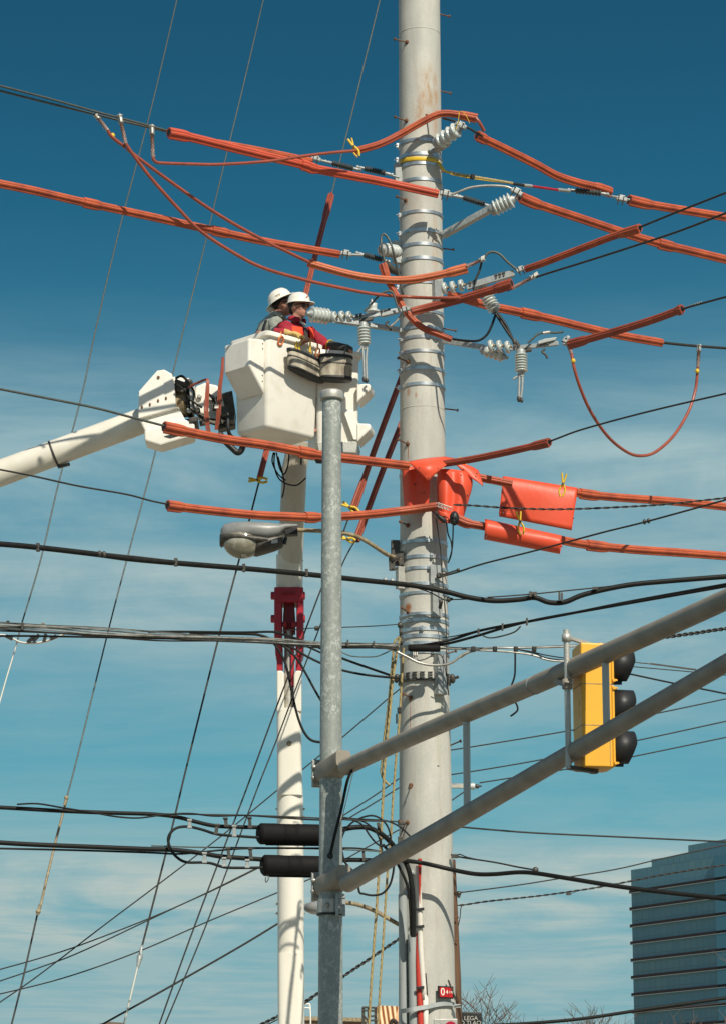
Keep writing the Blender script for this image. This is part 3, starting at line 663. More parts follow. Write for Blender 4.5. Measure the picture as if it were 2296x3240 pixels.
for x,y in ((450,1288),(475,1280),(501,1268),(526,1260)): mb.ell(P(x,y,31.945),(.013,.006,.022),n=8,m=6)
mb.build('cover_fastener',M_rust,lift)
mb=MB(); mb.prism(poly([(545,1190),(600,1195),(612,1215),(600,1240),(556,1245)],32.1),(0,.3,0)); mb.build('tip_cover_flange',M_white,lift,bevel=.02)
# rotator
ax=Vector((1,0,.10)).normalized(); c=P(548,1280,32.2)
mb=MB(); mb.lathe(c,ax,[(0,.15),(.10,.155),(.12,.165),(.17,.165),(.17,.155)],32); mb.build('rotator_drum',M_tan,lift)
c2=P(592,1276,32.2); mb=MB(); mb.lathe(c2,ax,[(0,.172),(.015,.185),(.05,.185),(.055,.172)],32); mb.build('drum_gasket',M_blackp,lift)
mb=MB(); mb.lathe(P(604,1275,32.2),ax,[(0,.17),(.03,.17),(.031,.10)],32); mb.build('drum_flange',M_aluw,lift)
mb=MB(); mb.prism(poly([(618,1222),(648,1209),(690,1218),(703,1248),(712,1290),(703,1322),(668,1316),(622,1308),(612,1270)],32.0),(0,.34,0)); mb.build('bucket_fork',M_white,lift,bevel=.03,seg=3)
mb=MB(); mb.prism(poly([(600,1228),(618,1222),(622,1300),(603,1290)],31.9),(0,.2,0)); mb.lathe(P(632,1255,31.98),(0,-1,0),[(0,.03),(.02,.03),(.021,.018),(.03,.018)],12); mb.build('fork_plate',M_aluw,lift,bevel=.008)
mb=MB(); mb.prism(poly([(700,1245),(735,1235),(745,1300),(740,1330),(705,1325),(690,1290)],32.1),(0,.3,0)); mb.prism(poly([(580,1328),(625,1318),(628,1345),(585,1347)],32.1),(0,.3,0)); mb.prism(poly([(690,1325),(745,1300),(744,1345),(690,1358)],32.3),(0,.2,0)); mb.build_each('mounting_bracket',M_dark,lift,bevel=.01)
mb=MB(); mb.ell(P(573,1225,32.05),(.10,.07,.07)); mb.tube(P(556,1205,32.0),P(600,1222,31.95),.025); mb.ell(P(598,1210,31.95),(.05,.05,.04)); mb.tube(P(575,1240,31.95),P(612,1215,31.95),.02); mb.build('valve_block',M_dark,lift,bevel=0)
sw('hydraulic_hose',[P(556,1198,31.9),P(575,1190,31.88),P(592,1203,31.88),P(606,1220,31.9)],.016,M_cable,parent=lift)
for i,(px) in enumerate((0,5,10)):
    sw('hydraulic_line',[P(598,1222+px*.4,31.9),P(625,1210+px*.4,31.8),P(650,1200+px*.3,31.75),P(655+px*.5,1203,31.72),P(653+px*.8,1235,31.7),P(648+px,1300,31.68),P(652+px,1345,31.68),P(658+px,1380,31.7)],.009,M_redc,parent=lift,prof=circ(6))
    sw('hydraulic_line',[P(704+px*.4,1130,31.5),P(700+px*.6,1180,31.5),P(692+px*.8,1230,31.52),P(688+px,1300,31.55),P(682+px*.6,1360,31.6)],.009,M_redc,parent=lift,prof=circ(6))
mb=MB(); mb.box(P(686,1286,31.55),(.045,.03,.05)); mb.build('line_clip',M_wpvc,lift)
sw('corrugated_hose',[P(695,1370,31.85),P(712,1395,31.85),P(735,1418,31.85),P(752,1432,31.85),P(764,1425,31.85),P(770,1405,31.85),P(772,1385,31.9)],.036,M_blackp,parent=lift)
sw('corrugated_hose',[P(722,1300,31.75),P(722,1350,31.72),P(728,1375,31.75),P(745,1388,31.8)],.022,M_blackp,parent=lift)
mb=MB(); mb.lathe(P(995,1446,31.95),(1,0,0),[(0,.03),(.02,.075),(.12,.08),(.16,.05)],18); mb.build('hose_reel',M_blackp,lift)
# clutter at the rotator
for i,pts in enumerate(([(560,1215),(585,1235),(600,1262),(618,1275),(640,1290)],[(600,1215),(615,1240),(612,1275),(625,1310),(650,1330)],[(640,1330),(670,1340),(700,1345),(722,1330)],[(655,1240),(675,1262),(690,1300),(700,1340),(720,1352)],[(700,1240),(690,1270),(696,1310),(715,1330)],[(575,1255),(600,1290),(640,1318),(690,1330)])):
    sw('hydraulic_hose',[P(x,y,31.86+.02*i) for x,y in pts],.012,M_cable,parent=lift,prof=circ(6))
mb=MB()
for x,y,w_,h_ in ((612,1330,.09,.06),(648,1338,.12,.05),(678,1288,.05,.08),(694,1262,.07,.05),(628,1300,.05,.05),(712,1300,.08,.10)): mb.box(P(x,y,31.92),(w_,.08,h_),(1,0,.2),(0,1,0),(-.2,0,1))
mb.build_each('rotator_block',M_dark,lift,bevel=.008)
mb=MB(); mb.lathe(P(668,1262,31.97),(0,-1,0),[(0,.05),(.02,.05),(.022,.03),(.05,.028)],16); mb.lathe(P(600,1300,32.0),(0,-1,.0),[(0,.03),(.04,.03)],12); mb.build_each('pivot_cap',M_aluw,lift)
mb=MB(); mb.prism(poly([(660,1300),(700,1318),(712,1330),(668,1328)],31.97),(0,.05,0)); mb.build('worn_plate',M_aluw,lift,bevel=.006)
# ---- second lift (right bucket, boom straight below) ----
lift2=thing('aerial_lift','second white boom lift rising vertically behind the signal pole with a crimson knuckle joint','aerial lift',Vector((P(921,3240,34).x,34,0)))
dr_s,dl_s=dr,dl
th=R(12); dr=Vector((math.cos(th),math.sin(th),0)); dl=Vector((-dr.y,dr.x,0))
DB2=31.9
q0=P(1001,1112,DB2); q1=P(1003,1420,DB2); HB=q0.z-q1.z; oB=Vector((q0.x,q0.y,q1.z))
LB=(1138-1001)*mpp(q0)/math.cos(th); mb=shell(oB,LB,.62,HB+.02,.06,taper=.015); o=mb.build('bucket',M_bkt,lift2); e=o.modifiers.new('e','EDGE_SPLIT'); e.split_angle=R(55)
for ys_ in (1212,1338):
    a=P(1130,ys_,DB2+.05); z0=a.z; mb=MB()
    vs=[P(1128,ys_,DB2),P(1168,ys_+2,DB2),P(1174,ys_+10,DB2),P(1170,ys_+22,DB2),P(1128,ys_+62,DB2)]
    mb.prism(vs,(.05,.30,0)); mb.build('side_step',M_bkt,lift2,bevel=.02,seg=3)
# raised pocket low on the near face
mb=MB(); vs=[(1084,1296),(1092,1294),(1106,1297),(1120,1308),(1130,1330),(1134,1360),(1134,1392),(1118,1392)]
mb.prism([P(x,y,DB2-.012+(x-1084)*.0007) for x,y in vs],(.02,.12,0)); mb.build('moulded_panel',M_bkt,lift2,bevel=.012,seg=3)
mb=MB(); mb.prism([P(x,y,DB2+.02) for x,y in ((1003,1398),(1132,1396),(1126,1434),(1008,1428))],(.03,.45,0)); mb.build('bucket_floor_frame',M_tan if False else M_aluw,lift2,bevel=.01)
dr,dl=dr_s,dl_s
# boom
def tubepx(name,secs,m,par,n=36):
    mb=MB(); pts=[P(x,y,D) for x,y,w_,D in secs]; mb.sweep(pts,[w_/2*mpp(p) for p,(x,y,w_,D) in zip(pts,secs)],circ(n)); return mb.build(name,m,par)
fib=mat('fibreglass_tube',(.56,.52,.42),.4,var=(.46,.42,.33),vscale=5,vamt=.6,stretch=(3,3,.4))
tubepx('upper_boom',[(950,1395,76,33.6),(932,1480,79,33.7),(918,1790,79,34.1)],fib,lift2)
tubepx('boom_sleeve',[(917,1755,85,34.08),(916,1860,84,34.15)],M_whited,lift2)
mb=MB(); c=P(918,1772,34.1); mb.lathe(c,(.05,0,1),[(-.005,.16),(-.004,.163),(.004,.163),(.005,.16)],36); mb.build('sleeve_wire',M_dark,lift2)
mb=MB(); mb.tube(P(955,1430,32.8),P(952,1470,32.8),.012); mb.build('boom_fitting',M_dark,lift2)
for i,pts in enumerate(([(870,1432),(868,1470),(880,1510),(905,1530),(940,1535),(968,1512)],[(875,1432),(885,1480),(900,1500),(912,1470),(915,1435)],[(880,1445),(895,1500),(900,1540),(893,1575)],[(866,1432),(862,1462),(880,1500),(905,1520)])):
    sw('hydraulic_hose',[P(x,y,33.35) for x,y in pts],.009,M_cable,parent=lift2,prof=circ(6))
# crimson knuckle
DK=34.15
mb=MB()
for x0,x1 in ((868,892),(938,960)):
    mb.prism(poly([(x0,1857),(x1,1857),(x1,2058),(x1-4,2075),(x0+4,2075),(x0,2010)],DK-.16),(0,.4,0))
mb.prism(poly([(868,1857),(958,1857),(958,1905),(868,1905)],DK-.17),(0,.36,0))
mb.build('knuckle_plates',M_red,lift2,bevel=.012)
mb=MB()
for x,y in ((866,1885),(866,1958),(957,1885),(957,1958),(955,2010)): mb.lathe(P(x,y,DK-.02),(1 if x>900 else -1,0,0),[(-.02,.05),(.03,.05),(.035,.03)],16)
mb.build('pivot_pin',M_red,lift2)
mb=MB(); mb.prism(poly([(900,1900),(930,1900),(934,1950),(934,2000),(896,2000),(896,1950)],DK-.05),(0,.2,0)); mb.box(P(914,1877,DK-.18),(.16,.04,.03)); mb.ell(P(929,1975,DK-.14),(.04,.06,.05)); mb.ell(P(902,1975,DK-.14),(.035,.06,.05)); mb.build('link_arm',mat('shaded_red_paint',(.22,.012,.02),.5),lift2,bevel=.01)  # darker copy of the red paint, shade inside the knuckle put into its colour
# lower column: two cheeks + ram, then solid box
mb=MB()
for x0,x1 in ((876,894),(936,954)): mb.prism(poly([(x0,2040),(x1,2040),(x1,2121),(x0,2121)],DK-.14),(0,.30,0))
mb.build('boom_cheek',M_red,lift2,bevel=.006)
mb=MB(); mb.prism(poly([(921,2050),(931,2040),(931,2170),(922,2170)],DK-.10),(0,.1,0)); mb.build('link_blade',M_red,lift2)
col=mat('column_paint',(.80,.77,.67),.34,var=(.70,.66,.55),vscale=2.5,vamt=.5,stretch=(1,1,.5),coat=.2)
# column as rounded box with a slot cut (built from cheeks above, solid below)
def rbox(secs,q=.45,n=32):
    vs=[];fs=[]
    for (x,y,w_,dep,D) in secs:
        c=P(x,y,D); hx=w_/2*mpp(c)
        for j in range(n):
            an=2*math.pi*j/n; ca,sa=math.cos(an),math.sin(an); vs.append(c+Vector((hx*math.copysign(abs(ca)**q,ca),dep*math.copysign(abs(sa)**q,sa),0)))
    for i in range(len(secs)-1):
        for j in range(n): k=(j+1)%n; fs.append([i*n+j,i*n+k,(i+1)*n+k,(i+1)*n+j])
    mb=MB(); mb.add(vs,fs,True); mb.add(vs[:n],[list(range(n))]); mb.add(vs[-n:],[list(range(n))]); return mb
mb=MB()
for x0,x1,s_ in ((876,900,1),(930,954,-1)): mb.prism(poly([(x0,2121),(x1-(s_>0)*6,2121),(x1,2132),(x1,2252),(x0,2252)] if s_>0 else [(x0+6,2121),(x1,2121),(x1,2252),(x0,2252),(x0,2132)],DK-.17),(0,.34,0))
mb.build('column_cheek',col,lift2,bevel=.02,seg=3)
mb=MB(); mb.tube(P(914,1995,DK),P(915,2250,DK),.055,20); mb.build('lift_ram',M_silver if False else M_aluw,lift2)
mb=MB(); mb.prism(poly([(901,2020),(930,2020),(929,2242),(902,2242)],DK+.1),(0,.05,0)); mb.build('slot_back',col,lift2)
zg=P(921,3240,DK)
rbox([(915,2246,78,.17,DK),(916,2400,78,.17,DK),(918,2520,82,.17,DK)]).build('column',col,lift2)
tubepx('column_tube',[(918,2518,84,DK),(920,2800,84,DK),(921,3020,84,DK)],col,lift2)
mb=rbox([(921,3018,84,.17,DK),(922,3240,84,.17,DK),(922,3700,90,.18,DK)]); mb.build('column_base',col,lift2)
mb=MB()
for ys_ in (2560,2585,2860,2890): 
    for s_ in (-1,1): mb.ell(P(919+s_*42,ys_,DK),(.018,.018,.014),n=8,m=6)
mb.lathe(P(915,2352,DK-.17),(0,-1,0),[(0,.03),(.006,.03),(.008,.012)],16); mb.build('column_bolt',M_tan,lift2)
mb=MB(); mb.box((zg.x,34.4,1.1),(2.4,6,1.0)); mb.build('truck_bed',M_white,lift2,bevel=.08)
mb=MB()
for sx_ in(-1,1):
    for yy in (32.4,36.2): mb.lathe((zg.x+sx_*1.0-.15,yy,.5),(1,0,0),[(0,.2),(0,.5),(.3,.5),(.3,.2)],24)
mb.build('wheel',M_blackp,lift2)

# ---------------- tool bags hung on the buckets ----------------
def bag(loc,X,Y,L,Dp,H,label):
    t=thing('tool_bag',label,'tool bag',loc-Vector((0,0,H/2)),'canvas tool bags hung on the buckets')
    X=Vector(X).normalized();Y=Vector(Y).normalized();Z=Vector((0,0,1)); n=28
    def rg(f,z,q=.75): return [loc+X*(L/2*f*math.copysign(abs(math.cos(2*math.pi*j/n))**q,math.cos(2*math.pi*j/n)))+Y*(Dp/2*f*math.copysign(abs(math.sin(2*math.pi*j/n))**q,math.sin(2*math.pi*j/n)))+Z*z for j in range(n)]
    def rings(rs):
        vs=[];fs=[]
        for r in rs: vs+=r
        for i in range(len(rs)-1):
            for j in range(n): k=(j+1)%n; fs.append([i*n+j,i*n+k,(i+1)*n+k,(i+1)*n+j])
        return vs,fs
    mb=MB(); vs,fs=rings([rg(.97,-H*.36),rg(1.0,-.02),rg(.985,H*.25),rg(1.0,H/2),rg(.95,H/2),rg(.93,-H*.3)]); mb.add(vs,fs,True); mb.add(rg(.93,-H*.3),[list(range(n))]); mb.build('canvas_body',M_canvas,t)
    mb=MB(); vs,fs=rings([rg(.6,-H/2),rg(1.0,-H/2+.01),rg(1.01,-H*.34),rg(.9,-H*.34)]); mb.add(vs,fs,True); mb.add(rg(.6,-H/2),[list(range(n))]); mb.build('moulded_base',M_blackp,t)
    mb=MB(); vs,fs=rings([rg(1.0,H*.5-.005),rg(1.05,H*.5),rg(1.05,H*.5+.03),rg(1.0,H*.5+.035),rg(.94,H*.5+.02)]); mb.add(vs,fs,True); mb.build('rim_hoop',M_blackp,t)
    mb=MB(); vs,fs=rings([rg(1.0,H*.18),rg(1.02,H*.19),rg(1.02,H*.25),rg(1.0,H*.26)]); mb.add(vs,fs,True); mb.build('leather_belt',M_dark,t)
    return t
Lp=LA*.52
cA=RP(o0,.50,-.11,Hb-.31); bag(cA,dr+Vector((0,0,-.16)),dl,.55,.15,.21,'long canvas tool bag with black base on the near bucket under the yellow clips')
cB=P(1062,1171,DB2-.17); bag(cB,(math.cos(th),math.sin(th),0),(-math.sin(th),math.cos(th),0),.385,.22,.27,'oval canvas tool bag with dark hoop rim directly above the signal pole cap')
sw('bag_hook',[P(1037,1135,31.65),P(1036,1120,31.7),P(1040,1105,31.78)],.007,M_zinc,label='thin metal hook holding the oval tool bag, left one',cat='hook')
sw('bag_hook',[P(1091,1138,31.65),P(1090,1115,31.7),P(1095,1100,31.85)],.009,M_blackp,label='black hook holding the oval tool bag, right one',cat='hook')
# ropes and carabiners on the near rim
def ringc(c,rx,rz,r,m,label,cat,tw=0,group=None):
    pts=[c+dr*(rx*math.cos(a))*1+Vector((0,0,rz*math.sin(a)))-dl*.02*math.sin(a) for a in [i*2*math.pi/14 for i in range(15)]]
    mb=MB(); mb.sweep(pts,r,circ(6)); mb.tube(c+Vector((0,0,rz)),c+Vector((0,0,rz+.07)),r); tag(mb.build('carabiner' ,m),label,cat,group)
ringc(P(889,1078,31.45),.035,.05,.010,M_cord,'orange carabiner clipped over the near bucket rim below the grey shirt','carabiner')
ringc(P(1005,1116,31.70),.03,.045,.010,M_cord,'orange carabiner at the right end of the near bucket rim','carabiner')
for (x,y,l) in ((937,1093,'short yellow clip on the bucket rim below the glove, left one'),(946,1097,'short yellow clip on the bucket rim below the glove, right one'),(980,1093,'long yellow clip on the bucket rim right of the glove')):
    mb=MB(); a=P(x,y,31.62); hh=.05 if x<950 else .085
    mb.bar(a+Vector((0,0,-hh)),a+Vector((.012,0,hh)),.018,.03); mb.bar(a+Vector((.02,0,-hh-.02)),a+Vector((0,0,hh*.3)),.012,.02); tag(mb.build('clip',M_yel,bevel=.004),l,'clip')
# ---------------- rubber line hoses ----------------
def hprof():
    out=[]
    for i in range(20):
        an=R(-90+24+ (360-48)*i/19); r=1.0 if i%3!=1 else .86
        out.append((math.cos(an)*r,math.sin(an)*r))
    # slit lip below
    return out+[(-.22,-1.28),(-.04,-1.34),(.0,-1.05),(.06,-1.34),(.25,-1.25)]
HP=hprof()
def hose(label,pts,px,D,ends=(),m=None,group='orange rubber line hoses on the conductors',k=8,openend=()):
    """ends: list of (t0,t1) along the hose 0..1 where a wider coupler sits"""
    m=m or M_or; q=[]
    for p in pts:
        d=p[2] if len(p)>2 else (D(p[0]) if callable(D) else D); q.append(P(p[0],p[1],d))
    r=px/2*mpp(q[len(q)//2])*.92
    pp=crom(q,k if len(q)>2 else 1)
    if len(pp)<6:
        a,b=pp[0],pp[-1]; pp=[a.lerp(b,i/8) for i in range(9)]
    root=thing('line_hose',label,'line hose',pp[0],group)
    ref=Vector((0,0,1))
    tdir=(pp[-1]-pp[0]).normalized()
    if abs(tdir.z)>.85: ref=Vector((0,1,0))
    mb=MB(); mb.sweep(pp,r,HP,caps=True,smooth=False,ref=ref); mb.build('hose_body',m,root,fix=True)
    L=[0]
    for a,b in zip(pp,pp[1:]): L.append(L[-1]+(b-a).length)
    def at(s):
        s*=L[-1]
        for i in range(len(pp)-1):
            if s<=L[i+1]+1e-9:
                u=(s-L[i])/max(L[i+1]-L[i],1e-9); return pp[i].lerp(pp[i+1],u)
        return pp[-1]
    for (t0,t1) in ends:
        g=[at(t0+(t1-t0)*j/5) for j in range(6)]
        if t0<=0: g[0]=pp[0]-(pp[1]-pp[0]).normalized()*.02
        if t1>=1: g[-1]=pp[-1]+(pp[-1]-pp[-2]).normalized()*.02
        lo=1.30; sc=[lo,lo,lo,lo,1.24,1.04]
        if t0<t1 and (t1>=.999): sc=sc[::-1]
        mb=MB(); mb.sweep(g,[r*s for s in sc],HP,caps=True,smooth=False,ref=ref); mb.build('coupler',m,root)
        if t0<=0 or t1>=.999:   # black disc painting the shade inside the open mouth
            e=g[0] if t0<=0 else g[-1]; dd=(g[0]-g[1]).normalized() if t0<=0 else (g[-1]-g[-2]).normalized()
            mb=MB(); mb.lathe(e,dd,[(-.01,r*.8),(.003,r*.8)],14); mb.build('mouth',M_blackp,root)
    return root
B=lambda o:(lambda x:DL(x,o))
hose('long ribbed hose from the upper left conductors crossing in front of the steel pole top',[(540,420),(600,432),(800,482),(960,520),(1000,533),(1200,572),(1385,612,31.45)],27,lambda x:DL(x,-.45) if x<1300 else 31.5,[(0,.07),(.49,.55)],m=mat('scarlet_rubber',(.55,.085,.04),.5,var=(.42,.07,.035),vscale=4,vamt=.7,bump=.25))
hose('short hose lying just behind the long upper left hose, below its coupler',[(690,450),(800,470),(900,490),(985,508)],20,B(-.2))
hose('curved hose bowing over the steel pole to the topmost insulator',[(1118,478),(1200,455),(1262,425),(1320,392),(1370,366),(1400,358),(1440,360),(1503,372)],22,lambda x:31.55 if x>1200 else 31.5,[(.87,1)])
hose('hose curving down right from the topmost insulator',[(1512,430),(1600,472),(1690,517),(1760,555),(1830,578),(1880,590),(1925,605)],26,lambda x:DF(x,-.3),[(.0,.06),(.88,1)])
hose('hose running off to the right frame edge behind the black crossing wire, highest one',[(1992,632),(2050,645),(2150,662),(2296,686)],26,lambda x:DF(x,-.2),[(0,.22)])
hose('long hose from the second insulator arm down to the right frame edge',[(1648,624),(1700,645),(1850,695),(1970,735),(2080,768),(2200,797),(2296,820)],27,lambda x:DF(x,-.4),[(0,.09),(.66,.74)])
hose('rising hose at right ending in an open mouth with a black wire leaving it',[(1662,850),(1720,830),(1850,780),(1940,746),(2018,722)],22,lambda x:DR(x),[(.83,1)])
hose('long hose from the left frame edge to a dark polymer insulator beside the pole',[(-20,576),(100,600),(250,635),(450,678),(650,722),(850,765),(1072,803)],25,B(0),[(.25,.30),(.62,.67)])
hose('sagging hose crossing the steel pole below its upper bands',[(975,830),(1100,865),(1200,882),(1290,884),(1380,870),(1470,848)],24,lambda x:31.35,[(.88,1)],m=mat('pale_orange_rubber',(.58,.16,.06),.5,var=(.44,.11,.05),vscale=4,vamt=.7,bump=.25))
hose('hose passing in front of the pole and rising to the blue taped clamp',[(1300,985),(1350,972),(1450,946),(1550,917),(1612,897)],26,lambda x:31.2 if x<1400 else 31.2-(x-1400)*.002,[(.84,1)],m=M_or2)
hose('steep hose bending down across the pole from the grey porcelain insulator',[(1213,840),(1228,885),(1246,919),(1265,952),(1284,984),(1308,1012),(1339,1037),(1385,1056),(1428,1073)],20,31.4,[(0,.12)])
hose('dull hose at right rising from the lowest switch bar to a spiral wrapped wire',[(1805,1087),(1900,1060),(2050,1015),(2152,978)],24,lambda x:DR(x,0),[(0,.15),(.97,1)],m=M_or2)
hose('hose running down right behind the rising dull hose, above the hanging cable loop',[(1420,930),(1519,959),(1572,972),(1650,988),(1750,1010),(1850,1035),(1960,1060),(2092,1083)],26,lambda x:DF(x,.15),[(.33,.42)])
hose('long hose passing in front of the near bucket to the pole blanket',[(525,1350),(700,1386),(850,1408),(1010,1438),(1150,1455),(1290,1472)],28,lambda x:DL(x,-.5),[(0,.08),(.54,.61)])
hose('dark hose rising right from the pole blanket to a thin wire',[(1400,1466),(1500,1450),(1620,1425),(1732,1399)],22,lambda x:31.45 if x<1450 else DR(x,-.4),[(.84,1)],m=M_or2)
hose('lower hose passing behind the signal pole at street lamp level',[(536,1598),(650,1612),(800,1627),(900,1632),(1010,1635),(1140,1628),(1260,1616),(1382,1600)],26,lambda x:DL(x,-.5) if x<1250 else 31.4,[(0,.05),(.50,.55)])
hose('hose between the pole and the rolled orange blanket',[(1446,1641),(1480,1655),(1530,1664),(1600,1680)],24,lambda x:31.5,[(0,.3)])
hose('hose between the pole blanket and the large hanging blanket',[(1505,1508),(1560,1518),(1620,1530)],24,lambda x:31.85)
hose('hose leaving the large hanging blanket to the right frame edge',[(1790,1549),(1850,1562),(1960,1573),(2130,1585),(2296,1602)],25,lambda x:DF(x,-.2),[(.08,.2)])
hose('lowest hose at right leaving the rolled blanket',[(1740,1700),(1855,1722),(2000,1737),(2150,1747),(2296,1758)],26,lambda x:DF(x,-.4),[(.2,.32)])
hose('dark slanting hose behind the men, its open top pointing at the upper wire',[(1046,622,35.5),(1000,800,34.6),(970,920,34.3),(900,1200,34),(848,1410,33.6),(822,1512,33.3)],20,34,[(0,.12)],m=M_or2)
hose('steep slanting hose emerging from behind the pole, left one of the pair',[(1290,1140,33.2),(1200,1380,32.9),(1150,1520,32.8),(1118,1608,32.7)],21,33,[(.8,1)],m=M_or2)
hose('steep slanting hose emerging from behind the pole, right one of the pair',[(1290,1290,33.4),(1210,1490,33.1),(1165,1610,33),(1128,1706,32.9)],21,33,[(.8,1)],m=M_or2)
# ---------------- blankets ----------------
def cloth(name,label,grid,m,th=.006,holes=()):
    nu=len(grid);nv=len(grid[0]); vs=[p for row in grid for p in row]; fs=[]
    for i in range(nu-1):
        for j in range(nv-1): fs.append([i*nv+j,i*nv+j+1,(i+1)*nv+j+1,(i+1)*nv+j])
    t=None
    root=thing(name,label,'rubber blanket',vs[0]); mb=MB(); mb.add(vs,fs,True); o=mb.build('sheet',m,root); s=o.modifiers.new('s','SUBSURF'); s.levels=2; s.render_levels=2; s.boundary_smooth='PRESERVE_CORNERS'; s=o.modifiers.new('t','SOLIDIFY'); s.thickness=th; s.offset=0
    for (x,y,D) in holes:
        p=P(x,y,D); mb=MB(); mb.lathe(p,(0,-1,0),[(-.004,.009),(.002,.009),(.003,.005)],10); mb.build('eyelet',M_dark,root)
    return root
def G(rows): return [[P(x,y,D) for (x,y,D) in r] for r in rows]
# large blanket draped over a hose: front face, fold, back face
rows=[]
for i in range(8):
    u=i/7; xt=1590+u*235; yt=1508+u*37; xb=1577+u*230; yb=1634+u*44
    d=DF(1700,-.25)-.10
    w1=.025*math.sin(u*6.0)+.02*u
    rows.append([(xb,yb,d-.05+w1),(xb+(xt-xb)*.45,yb+(yt-yb)*.45,d-.06+w1*.6),(xt-2,yt+8,d-.05),(xt,yt-4,d+.03),(xt+2,yt+2,d+.16),(xt-(xt-xb)*.5,yt+(yb-yt)*.5,d+.20),(xb-1,yb-8+u*6,d+.22)])
cloth('rubber_blanket','large flat orange rubber blanket folded over a hose with a shadow stripe across it',G(rows),M_blk,holes=[(1590,1623,31.70),(1588,1548,31.72),(1813,1640,31.74)])
rows=[]
for i in range(8):
    u=i/7; xt=1532+u*240; yt=1640+u*52; hh=70-6*u
    d=31.4; w1=.01*math.sin(u*9)
    rows.append([(xt+6,yt+40,d-.13+w1),(xt-2,yt+8,d-.13),(xt+2,yt-2,d),(xt+4,yt+16,d+.11),(xt+0,yt+hh*.8,d+.10),(xt-3,yt+hh,d),(xt-2,yt+hh-8,d-.10),(xt,yt+hh*.5,d-.15+w1),(xt+2,yt+14,d-.14),(xt+4,yt+4,d-.08)])
cloth('rubber_blanket','rolled orange rubber blanket pinned round a hose by a yellow clip',G(rows),M_blk,holes=[(1537,1700,31.24),(1538,1690,31.24)])
cloth('rubber_blanket','pointed orange rubber blanket flap draped over the hose on the front of the pole',G([[(1290,1461,31.45),(1322,1454,31.5),(1362,1448,31.55),(1408,1445,31.6)],[(1304,1476,31.33),(1340,1464,31.24),(1375,1455,31.34),(1420,1448,31.58)],[(1326,1498,31.27),(1352,1488,31.2),(1385,1468,31.32),(1432,1449,31.58)],[(1352,1524,31.27),(1376,1500,31.27),(1400,1478,31.34),(1442,1452,31.55)]]),M_blk,holes=[(1325,1480,31.24),(1384,1482,31.30),(1354,1512,31.22)])
cloth('rubber_blanket','orange rubber blanket hanging down the front of the pole under the pointed flap',G([[(1271,1478,31.62),(1272,1510,31.62),(1274,1555,31.64),(1279,1612,31.64)],[(1293,1476,31.55),(1296,1512,31.52),(1298,1560,31.50),(1300,1612,31.50)],[(1308,1478,31.60),(1312,1512,31.59),(1313,1560,31.58),(1315,1612,31.58)],[(1325,1480,31.55),(1328,1520,31.54),(1330,1560,31.53),(1331,1612,31.55)],[(1360,1490,31.55),(1360,1525,31.54),(1358,1560,31.54),(1353,1612,31.57)]]),M_blk,holes=[(1279,1523,31.60),(1281,1568,31.61),(1311,1532,31.55),(1340,1558,31.5)])
cloth('rubber_blanket','darker orange rubber blanket wrapped round the right side of the pole',G([[(1383,1486,31.60),(1381,1540,31.60),(1384,1600,31.60),(1388,1655,31.58)],[(1406,1482,31.52),(1410,1540,31.46),(1410,1600,31.44),(1404,1655,31.44)],[(1432,1486,31.62),(1436,1535,31.60),(1430,1596,31.60),(1420,1652,31.56)],[(1458,1488,31.54),(1462,1530,31.48),(1452,1590,31.50),(1436,1662,31.48)],[(1484,1498,31.66),(1495,1528,31.62),(1481,1575,31.62),(1457,1660,31.58)],[(1490,1506,31.70),(1496,1534,31.70),(1480,1582,31.69),(1460,1655,31.62)]]),M_blk,holes=[(1477,1567,31.58),(1463,1608,31.6),(1451,1648,31.62)])
cloth('rubber_blanket','small triangular orange blanket corner at the right of the pole beside the pole blanket',G([[(1432,1462,31.6),(1450,1480,31.6),(1468,1498,31.62)],[(1460,1466,31.62),(1480,1485,31.6),(1492,1515,31.6)],[(1490,1475,31.68),(1506,1490,31.64),(1510,1525,31.6)],[(1512,1489,31.7),(1520,1510,31.66),(1527,1538,31.6)]]),M_blk,holes=[(1507,1498,31.58),(1464,1485,31.5)])
cloth('rubber_blanket','small orange blanket end hanging below the lower hose beside the black connector',G([[(1385,1615,31.5),(1386,1632,31.5),(1390,1648,31.5)],[(1405,1622,31.45),(1408,1640,31.45),(1414,1655,31.45)],[(1425,1625,31.5),(1432,1645,31.5),(1438,1660,31.5)]]),M_blk)
# ---------------- clamp pins ----------------
def pin(label,x,y,D,rot,L=80,open_=False):
    c=P(x,y,D); k=mpp(c); t=thing('blanket_pin',label,'clamp pin',c,'yellow blanket pins')
    a=R(rot); U=Vector((math.sin(a),0,math.cos(a))); X=Vector((math.cos(a),0,-math.sin(a))); h=L*k/2; w_=L*k
    for s_ in(-1,1):
        pts=[c+X*s_*w_*.10+U*h,c+X*s_*w_*.03+U*h*.3,c-X*s_*w_*.05-U*h*.05,c-X*s_*w_*.12-U*h*.5,c-X*s_*w_*.04-U*h]
        pts=[p+Vector((0,s_*.012,0)) for p in crom(pts,4)]
        mb=MB(); mb.sweep(pts,(.011,.016),circ(6)); mb.build('jaw',M_yel,t)
    mb=MB(); mb.lathe(c+U*h*.1-Vector((0,.03,0)),(0,1,0),[(0,.012),(.06,.012)],10); mb.build('spring',M_dark,t)
pin('yellow blanket pin biting the curved hose left of the pole',1120,467,31.35,-25,66)
pin('yellow pin clamping the top edge of the large hanging blanket',1779,1535,31.62,8,76)
pin('yellow pin clamping the rolled blanket',1644,1655,31.18,-8,76)
pin('yellow pin at the bottom end of the left slanting hose of the pair',1108,1606,32.6,-60,60)
pin('dark yellow pin at the bottom end of the right slanting hose of the pair',1100,1706,32.8,-75,50)
pin('yellow pin lying across the bottom of the slanting hose near the street lamp',817,1519,33.2,-88,60)
